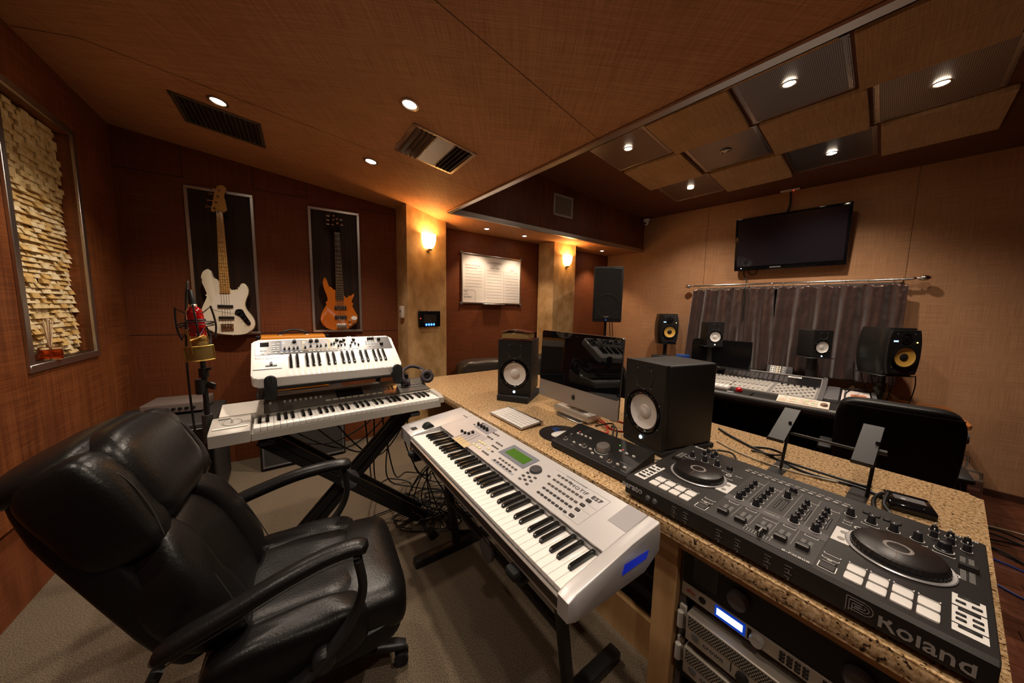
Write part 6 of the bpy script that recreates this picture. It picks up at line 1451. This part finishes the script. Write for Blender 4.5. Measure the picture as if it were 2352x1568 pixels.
b = B(); b.cyl((.09, 0, .09), (.09, 0, .30), .028, n=18); b.cyl((.09, 0, .17), (.09, 0, .30), .018, n=14); part('gas_lift', b, black, t)
b = B(); b.b2((-.05, -.09, .27), (.23, .09, .32), .01, 2); b.cyl((.15, -.05, .29), (.15, -.24, .285), .006, n=8); part('tilt_mechanism', b, satin, t)
for k in range(5):
    a = math.radians(-14 + 72 * k); c, s = cos(a), sin(a)
    b = B(); b.loft([((.09 + .03 * c, .03 * s, .115), (.028, .022)), ((.09 + .18 * c, .18 * s, .098), (.026, .018)), ((.09 + .30 * c, .30 * s, .078), (.024, .016)), ((.09 + .335 * c, .335 * s, .07), (.018, .012))], 14); lg = part('base_leg', b, black, t, None, None, 60)
    b = B(); x, y = .09 + .32 * c, .32 * s
    for o in (-.016, .016): b.cyl((x - s * (o - .007), y + c * (o - .007), .0255), (x - s * (o + .007), y + c * (o + .007), .0255), .025, n=18)
    b.cyl((x, y, .03), (x, y, .075), .008, n=8); part('caster', b, rubber, lg)
# ---------------------------------------------------------------- office chairs at the control desk
def task_chair(p, yaw, label, group):
    t = thing('office_chair', label, 'chair', (p[0], p[1], -.25), yaw, group)
    b = B(); b.pillow((.06, 0, .47), (.50, .50, .12), .4, .35, None, wrk(2, .006), 34, 14); part('seat', b, L1, t)
    def bf(u, v): pass
    mm_ = M.Translation((-.20, 0, .80)) @ M.Rotation(-.13, 4, 'Y')
    b = B(); b.pillow((0, 0, 0), (.115, .50, .56), .35, .34, mm_, lambda q: V((q.x + .35 * q.y * q.y, q.y * (1 - .10 * (q.z < 0) * (q.z / .28) ** 2), q.z)), 44, 26); part('backrest', b, L2, t, None, None, 60)
    b = B(); b.tube([mm_ @ V((-.052 + .35 * y * y, y, .245 - .25 * abs(y) ** 3)) for y in (-.23, -.12, 0, .12, .23)], .004, 6); part('piping', b, leather, t)
    for s in (-1, 1):
        b = B(); b.b2((-.10, s * .285 - .035, .655), (.15, s * .285 + .035, .685), .012, 2); part('arm_pad', b, satin, t)
        b = B(); b.tube([(.10, s * .285, .66), (.12, s * .30, .50), (.06, s * .26, .42), (.03, s * .12, .40)], .014, 8); b.tube([(-.06, s * .285, .66), (-.03, s * .30, .50), (.02, s * .26, .42)], .012, 8); part('arm_frame', b, satin, t)
    b = B(); b.b2((-.19, -.05, .40), (.10, .05, .42), .004, 1); b.tube([(-.15, 0, .41), (-.245, 0, .46), (-.255, 0, .62)], .018, 8); b.cyl((.05, 0, .08), (.05, 0, .42), .025, n=14); part('column', b, black, t)
    for k in range(5):
        a = math.radians(20 + 72 * k); c, s = cos(a), sin(a)
        b = B(); b.loft([((.05 + .03 * c, .03 * s, .10), (.026, .02)), ((.05 + .31 * c, .31 * s, .072), (.02, .014))], 10); lg = part('base_leg', b, black, t)
        b = B(); x, y = .05 + .30 * c, .30 * s; b.cyl((x - s * .02, y + c * .02, .0265), (x + s * .02, y - c * .02, .0265), .026, n=14); b.cyl((x, y, .03), (x, y, .07), .008, n=8); part('caster', b, rubber, lg)
    return t
q = TVF(2.585, -1.86, 0); task_chair((q.x, q.y), -.823 + pi / 2, 'black office chair seen from behind between the counter and the control desk', 'office chairs at the control desk')
q = V((1.02, 3.32)); task_chair((q.x, q.y), -.823 + pi / 2 + .2, 'black office chair mostly hidden behind the computer and the near monitor', 'office chairs at the control desk')
# ---------------------------------------------------------------- amps by the guitar wall
F1 = Fr((-2.278, 1.62), .637)
t = thing('speaker_cabinet', 'black speaker cabinet by the left corner with a silver amp head on top', 'speaker cabinet', (-2.278, 1.62, 0), .637)
b = B(); b.b2((0, .012, .02), (.515, .60, .600), .012, 3); part('cabinet', b, mat('tolex', (.02, .017, .016), .6, bump=.5, ns=350), t)
b = B(); b.b2((.03, .0, .05), (.485, .014, .57), .003, 1); part('grille', b, perforated('cab_grille', (.06, .055, .05), .014), t)
for x in (.03, .485):
    for y in (.05, .55): b = B(); b.cyl((x, y, 0), (x, y, .022), .018, n=12); part('rubber_foot', b, rubber, t)
for x in (0, .515):
    for z in (.02, .6): b = B(); b.box((x, .02, z), (.035, .035, .035), .012, 2); part('corner_cap', b, black, t)
t = thing('amp_head', 'small silver amplifier head with dark knobs on the left speaker cabinet', 'amplifier', tuple(F1(.13, .32, .6015)), .637 - .12)
b = B(); b.b2((0, .0, .012), (.30, .24, .075), .006, 2); part('case', b, mat('head_silver', (.36, .31, .28), .35, .7), t)
b = B(); b.b2((.005, -.003, .016), (.295, .002, .070)); part('front_panel', b, mat('head_panel', (.5, .45, .42), .35, .7), t)
for k in range(8):
    b = B(); b.lathe([(.011, 0), (.010, .014), (0, .015)], (.03 + k * .032, -.003, .04), M.Rotation(pi / 2, 4, 'X'), 14); part('knob', b, black, t)
for x in (.02, .28): b = B(); b.b2((x - .01, .02, 0), (x + .01, .22, .013)); part('rubber_foot', b, rubber, t)
F2 = Fr((-1.985, 2.40), .64)
t = thing('speaker_cabinet', 'square black speaker cabinet standing behind the synthesizer stand', 'speaker cabinet', (-1.985, 2.405, 0), .64)
b = B(); b.b2((0, .01, .004), (.61, .27, .632), .008, 2); part('cabinet', b, MATS['tolex'], t)
b = B(); b.b2((.025, .002, .035), (.585, .012, .605), .002, 1); part('grille_cloth', b, mat('grille_cloth', (.035, .031, .028), .7, bump=.5, ns=500), t)
for a, c, e, g in ((.015, .595, .025, .037), (.015, .595, .603, .615), (.015, .027, .025, .615), (.583, .595, .025, .615)):
    b = B(); b.b2((a, -.003, e), (c, .008, g), .002, 1); part('grille_frame', b, silver_dk, t)
for x in (.021, .589): b = B(); b.lathe([(.006, 0), (.005, .004), (0, .005)], (x, -.003, .031), M.Rotation(pi / 2, 4, 'X'), 8); part('corner_screw', b, steel, t)
t = thing('combo_amp', 'orange guitar combo amp with black handle peeking above the white synthesizer', 'amplifier', tuple(F2(.04, .02, .634)), .64)
orm = mat('orange_tolex', (.62, .22, .015), .5, bump=.3, ns=400)
b = B(); b.b2((0, .012, 0), (.465, .235, .452), .014, 3); part('cabinet', b, orm, t)
b = B(); b.b2((.03, .0, .03), (.435, .014, .33), .003, 1); part('grille_cloth', b, mat('basket_cloth', (.10, .075, .05), .8, bump=.8, ns=300), t)
b = B(); b.b2((.03, .003, .345), (.435, .014, .425), .002, 1); part('control_panel', b, mat('panel_ivory', (.7, .62, .5), .4), t)
b = B(); b.tube([(.14, .11, .452), (.155, .11, .478), (.232, .11, .496), (.31, .11, .478), (.325, .11, .452)], .010, 10); part('handle', b, black, t)
for x in (.14, .325): b = B(); b.b2((x - .022, .095, .45), (x + .022, .125, .46), .003, 1); part('handle_bracket', b, steel, t)
for x in (0, .465): b = B(); b.box((x, .03, .445), (.035, .04, .03), .010, 2); part('corner_cap', b, black, t)
# ---------------------------------------------------------------- microphone and stand
MX, MY = -1.482, 1.50
t = thing('microphone_stand', 'slim black microphone stand with a round base left of the synthesizers', 'microphone stand', (MX, MY, 0), 0)
b = B(); b.lathe([(0, 0), (.125, 0), (.125, .012), (.05, .022), (.016, .03)], n=28); part('round_base', b, satin, t)
b = B(); b.cyl((0, 0, .02), (0, 0, .70), .016, n=14); part('lower_tube', b, black, t)
b = B(); b.cyl((0, 0, .66), (0, 0, .80), .021, n=14); part('collar', b, mat('collar_grey', (.05, .048, .045), .35), t)
b = B(); b.cyl((0, 0, .78), (0, 0, 1.10), .011, n=12); part('upper_tube', b, black, t)
b = B(); b.cyl((-.012, -.005, .905), (-.012, -.005, .975), .022, n=14); b.box((.032, .0, .945), (.040, .014, .034), .01, 2, M.Rotation(.3, 4, 'Y')); part('clutch', b, satin, t)
b = B(); b.cyl((0, 0, .985), (0, 0, 1.03), .019, n=14); b.cyl((0, 0, 1.02), (.04, 0, 1.03), .006, n=8); part('boom_clamp', b, black, t)
b = B(); b.tube([(0, .0, 1.09), (.0, .03, 1.12), (-.01, .055, 1.17), (-.02, .045, 1.225)], .008, 8); part('swivel_arm', b, black, t)
t = thing('studio_microphone', 'glossy red studio microphone hung upside down in a black wire shock mount', 'microphone', (MX - .008, MY, 1.17), 0, None, (-.05, -.16, 0))
b = B(); b.lathe([(0, .155), (.012, .155), (.022, .148), (.0295, .130), (.0305, .10), (.0305, .012), (.028, .008)], n=32); part('red_body', b, redlac, t)
b = B(); b.lathe([(.0305, .012), (.0315, .010), (.0315, -.012), (.031, -.014)], n=32); part('brass_band', b, gold, t)
b = B(); b.lathe([(.030, -.013), (.030, -.045), (.024, -.055), (0, -.058)], n=32); part('brass_grille', b, meshgold, t)
b = B(); b.lathe([(.016, .153), (.016, .160), (.014, .165), (0, .165)], n=20); part('silver_collar', b, nickel, t)
b = B(); b.lathe([(.0145, .165), (.014, .190), (.009, .225), (.006, .235), (0, .236)], n=20); part('cable_plug', b, black, t)
def hoop(z, R, r): 
    b = B(); b.surf(36, 8, lambda u, v: V(((R + r * cos(2 * pi * v)) * cos(2 * pi * u), (R + r * cos(2 * pi * v)) * sin(2 * pi * u), z + r * sin(2 * pi * v))), True, True); return b
part('mount_ring', hoop(.075, .064, .0032), black, t); part('mount_ring', hoop(.088, .0335, .003), black, t); part('mount_ring', hoop(.062, .060, .0022), black, t)
for k in range(4):
    a = pi / 4 + k * pi / 2; c, s = cos(a), sin(a)
    b = B(); b.tube([(.060 * c, .060 * s, .155), (.066 * c, .066 * s, .10), (.066 * c, .066 * s, .05), (.056 * c, .056 * s, .0)], .0042, 6); part('mount_strut', b, black, t)
    for z0, z1 in ((.152, .12), (.004, .05)):
        for da in (-.75, .75):
            b = B(); b.cyl((.061 * c, .061 * s, z0), (.034 * cos(a + da), .034 * sin(a + da), z1), .0014, n=5); part('elastic', b, black, t)
t = thing('pop_screen', 'curved brass mesh pop screen clipped below the red microphone', 'pop filter', (MX + .035, MY - .045, 1.115), 0, None, (.08, -.06, .72))
b = B(); R = .085
def ps(u, v): a = -pi / 2 - .62 + 1.24 * u; return V((R * cos(a), R * sin(a) + R * .45, -.033 + .066 * v))
b.surf(17, 6, ps); b.surf(17, 6, lambda u, v: ps(u, v) * 1.0 + V((0, .002, 0))); part('mesh', b, meshgold, t)
b = B(); b.tube([ps(u, 1) for u in (0, .25, .5, .75, 1)], .003, 6); b.tube([ps(u, 0) for u in (0, .25, .5, .75, 1)], .003, 6); b.tube([ps(0, 0), ps(0, .5), ps(0, 1)], .003, 6); b.tube([ps(1, 0), ps(1, .5), ps(1, 1)], .003, 6); part('rim', b, gold, t)
b = B(); b.cyl((-.02, -.055, .0), (-.028, -.05, .115), .0035, n=8); b.cyl((-.028, -.05, .06), (.02, .03, .07), .004, n=8); part('clip_rod', b, gold, t)
solo('microphone_cable', B().tube([(MX - .045, MY, 1.40), (MX - .06, MY + .02, 1.44), (MX - .085, MY + .03, 1.36), (MX - .065, MY - .01, 1.1), (MX - .055, MY - .02, .9), (MX - .035, MY - .03, .7), (MX - .02, MY - .03, .4), (MX - .04, MY - .1, .05)], .0045, 8), cable_m, 'black cable running from the red microphone down beside its stand', 'cable')
# ---------------------------------------------------------------- cables
def cab(pts, label, m_=cable_m, r=.0045, name='cable', group=None): return solo(name, B().tube(pts, r, 7, True, 8), m_, label, 'cable', group)
# under the stand of the two synthesizers
for k in range(6):
    a = KF(.50 + .05 * k, .26, KZ - .05); r = random.Random(40 + k)
    e = V((-1.0 + .09 * k, 2.15 + .10 * (k % 3), .01)); m1_ = (a + e) / 2 + V((r.uniform(-.12, .1), r.uniform(-.05, .12), r.uniform(-.25, -.05)))
    cab([a, a + V((.0, .03, -.12)), m1_, e + V((.02, 0, .05)), e + V((.1 + .04 * k, .05, 0)), e + V((.2, -.1 + .04 * k, 0))], 'black cable hanging behind the synthesizer stand down to the carpet', group='cables hanging behind the synthesizer stand')
for k in range(4):
    r = random.Random(60 + k); x0, x1 = .05 + .1 * k, .55 + .08 * k
    a, c = KF(x0, .29, KZ - .05), KF(x1, .30, KZ - .045); cab([a, a + V((0, .02, -.1)), (a + c) / 2 + V((0, .04, -.22 - .05 * k)), c + V((0, .02, -.12)), c], 'black cable sagging between the rear sockets of the grey synthesizer', group='cables sagging under the grey synthesizer')
for k in range(3):
    a = V(GW(.18 + .1 * k, -.30, 0)); pts = [a + V((.11 * cos(q * 1.9 + k), .08 * sin(q * 1.9 + k), .01 + .006 * q)) for q in range(14)]
    cab(pts, 'coil of black cable on the carpet below the white bass', group='coils of cable by the guitar wall')
# hanging from the silver workstation's left end to the floor
for k in range(8):
    r = random.Random(k + 3); a = CT(-.98 + .02 * k, -.16, .60); m1_ = V((-.50 + .02 * r.uniform(-2, 2), 1.93 + .03 * r.uniform(-1, 1), .33)); e = V((-.55 + r.uniform(-.16, .28), 1.98 + r.uniform(-.12, .15), .012))
    cab([a, a + V((-.01, 0, -.10)), m1_, (m1_ + e) / 2 + V((r.uniform(-.09, .09), r.uniform(-.06, .06), -.06)), e, e + V((r.uniform(-.2, .2), r.uniform(-.15, .15), 0))], 'black cable in the bundle dropping from the left end of the silver workstation', r=.004, group='cable bundle under the silver workstation')
for k in range(9):
    r = random.Random(k + 90); c = V((-.42 + r.uniform(-.22, .22), 1.97 + r.uniform(-.16, .18), .01)); ra, rb, ph = r.uniform(.07, .17), r.uniform(.05, .12), r.uniform(0, 6)
    cab([c + V((ra * cos(ph + q * .7) * (1 + .2 * sin(q)), rb * sin(ph + q * .7) * (1 + .15 * cos(2 * q)), .004 * q * (1 if k % 2 else .6))) for q in range(11 + k % 4)], 'loop of black cable tangled on the carpet by the counter base', r=.004, group='tangled cable loops on the carpet')
for k in range(5):
    r = random.Random(k + 140); c = V((-.26, 1.83, .012 + .009 * k)); R = .105 + .006 * k
    cab([c + V((R * cos(q * .62 + k) , R * .85 * sin(q * .62 + k), .003 * sin(q))) for q in range(12)], 'ring of the thick coil of black cable under the silver workstation', r=.0055, group='thick cable coil on the carpet')
cab([(-1.0, 1.72, .012), (-.85, 1.9, .012), (-.68, 2.02, .012), (-.52, 2.05, .012), (-.35, 2.0, .012)], 'black cable lying across the carpet between the two keyboard stands')
cab([CT(-.93, -.13, .60), CT(-.94, -.12, .50), V((-.46, 1.98, .36)), V((-.30, 2.0, .31)), CT(-.78, .03, .34)], 'red tipped cable sagging under the silver workstation', red_m, .0045)
cab([CT(-1.35, .02, .44), CT(-1.22, -.1, .42), CT(-1.12, -.14, .46), CT(-1.05, -.12, .56)], 'blue cable behind the left end of the silver workstation', blue_m, .006)
# on the counter
cab([CT(-.585, .53, .700), CT(-.50, .50, .695), CT(-.42, .46, .69), CT(-.36, .50, .69), CT(-.42, .60, .69), CT(-.52, .58, .69)], 'bright red cable curling on the counter beside the near monitor', red_m, .0045)
cab([CT(-.56, .50, .695), CT(-.47, .46, .70), CT(-.40, .40, .69), CT(-.46, .36, .69), CT(-.40, .30, .69)], 'second red cable with metal plugs behind the knob box', red_m, .0045)
cab([CT(-.45, .50, .69), CT(-.36, .42, .72), CT(-.30, .33, .70), CT(-.28, .25, .69), CT(-.22, .245, .70)], 'black cable arching from the knob box to the near monitor')
cab([CT(-.50, .42, .69), CT(-.40, .44, .73), CT(-.34, .36, .70), CT(-.30, .30, .69), CT(-.38, .27, .69)], 'black cable looped behind the knob box')
for k in range(2):
    t = thing('audio_plug', ('first' if k == 0 else 'second') + ' brass-tipped plug lying behind the knob box', 'plug', tuple(CT(-.43 + k * .03, .33 + k * .02, .6935)), YC + .9)
    b = B(); b.cyl((-.022, 0, 0), (.012, 0, 0), .0065, n=12); part('barrel', b, nickel, t); b = B(); b.cyl((.012, 0, 0), (.04, 0, 0), .0032, n=10); part('tip', b, gold, t)
cab([CT(-.075, .225, .72), CT(-.06, .25, .722), CT(-.035, .27, .725), CT(-.01, .25, .715), CT(.0, .24, .69)], 'ivory plug lead leaving the back of the knob box', cable_w, .006)
cab([CT(-.09, .98, .69), CT(-.02, .92, .692), CT(.08, .86, .69), CT(.20, .80, .69), CT(.33, .74, .69), CT(.47, .76, .69), CT(.555, .72, .692), CT(.575, .70, .694)], 'thick black cable crossing the granite under the laptop stand', r=.006)
cab([CT(.11, .47, .69), CT(.13, .58, .70), CT(.08, .66, .70), CT(.02, .60, .70), CT(.06, .52, .69)], 'thin black cable looped behind the left platter')
cab([CT(.10, .84, .69), CT(.16, .90, .69), CT(.22, .88, .69), CT(.20, .80, .70), CT(.12, .80, .69)], 'small black cable loop near the back of the granite')
cab([CT(-.02, .78, .69), CT(.1, .72, .69), CT(.25, .70, .69), CT(.4, .74, .69), CT(.5, .82, .69)], 'ivory cable running across the granite behind the deck', cable_w, .004)
cab([CT(.53, .75, .70), CT(.52, .66, .705), CT(.53, .58, .70), CT(.55, .52, .70), CT(.54, .475, .69)], 'black power lead beside the laptop stand foot', r=.006)
cab([CT(.545, .74, .71), CT(.545, .64, .705), CT(.57, .57, .695), CT(.555, .50, .69)], 'second black lead beside the small glossy dock', r=.006)
finish_texts()
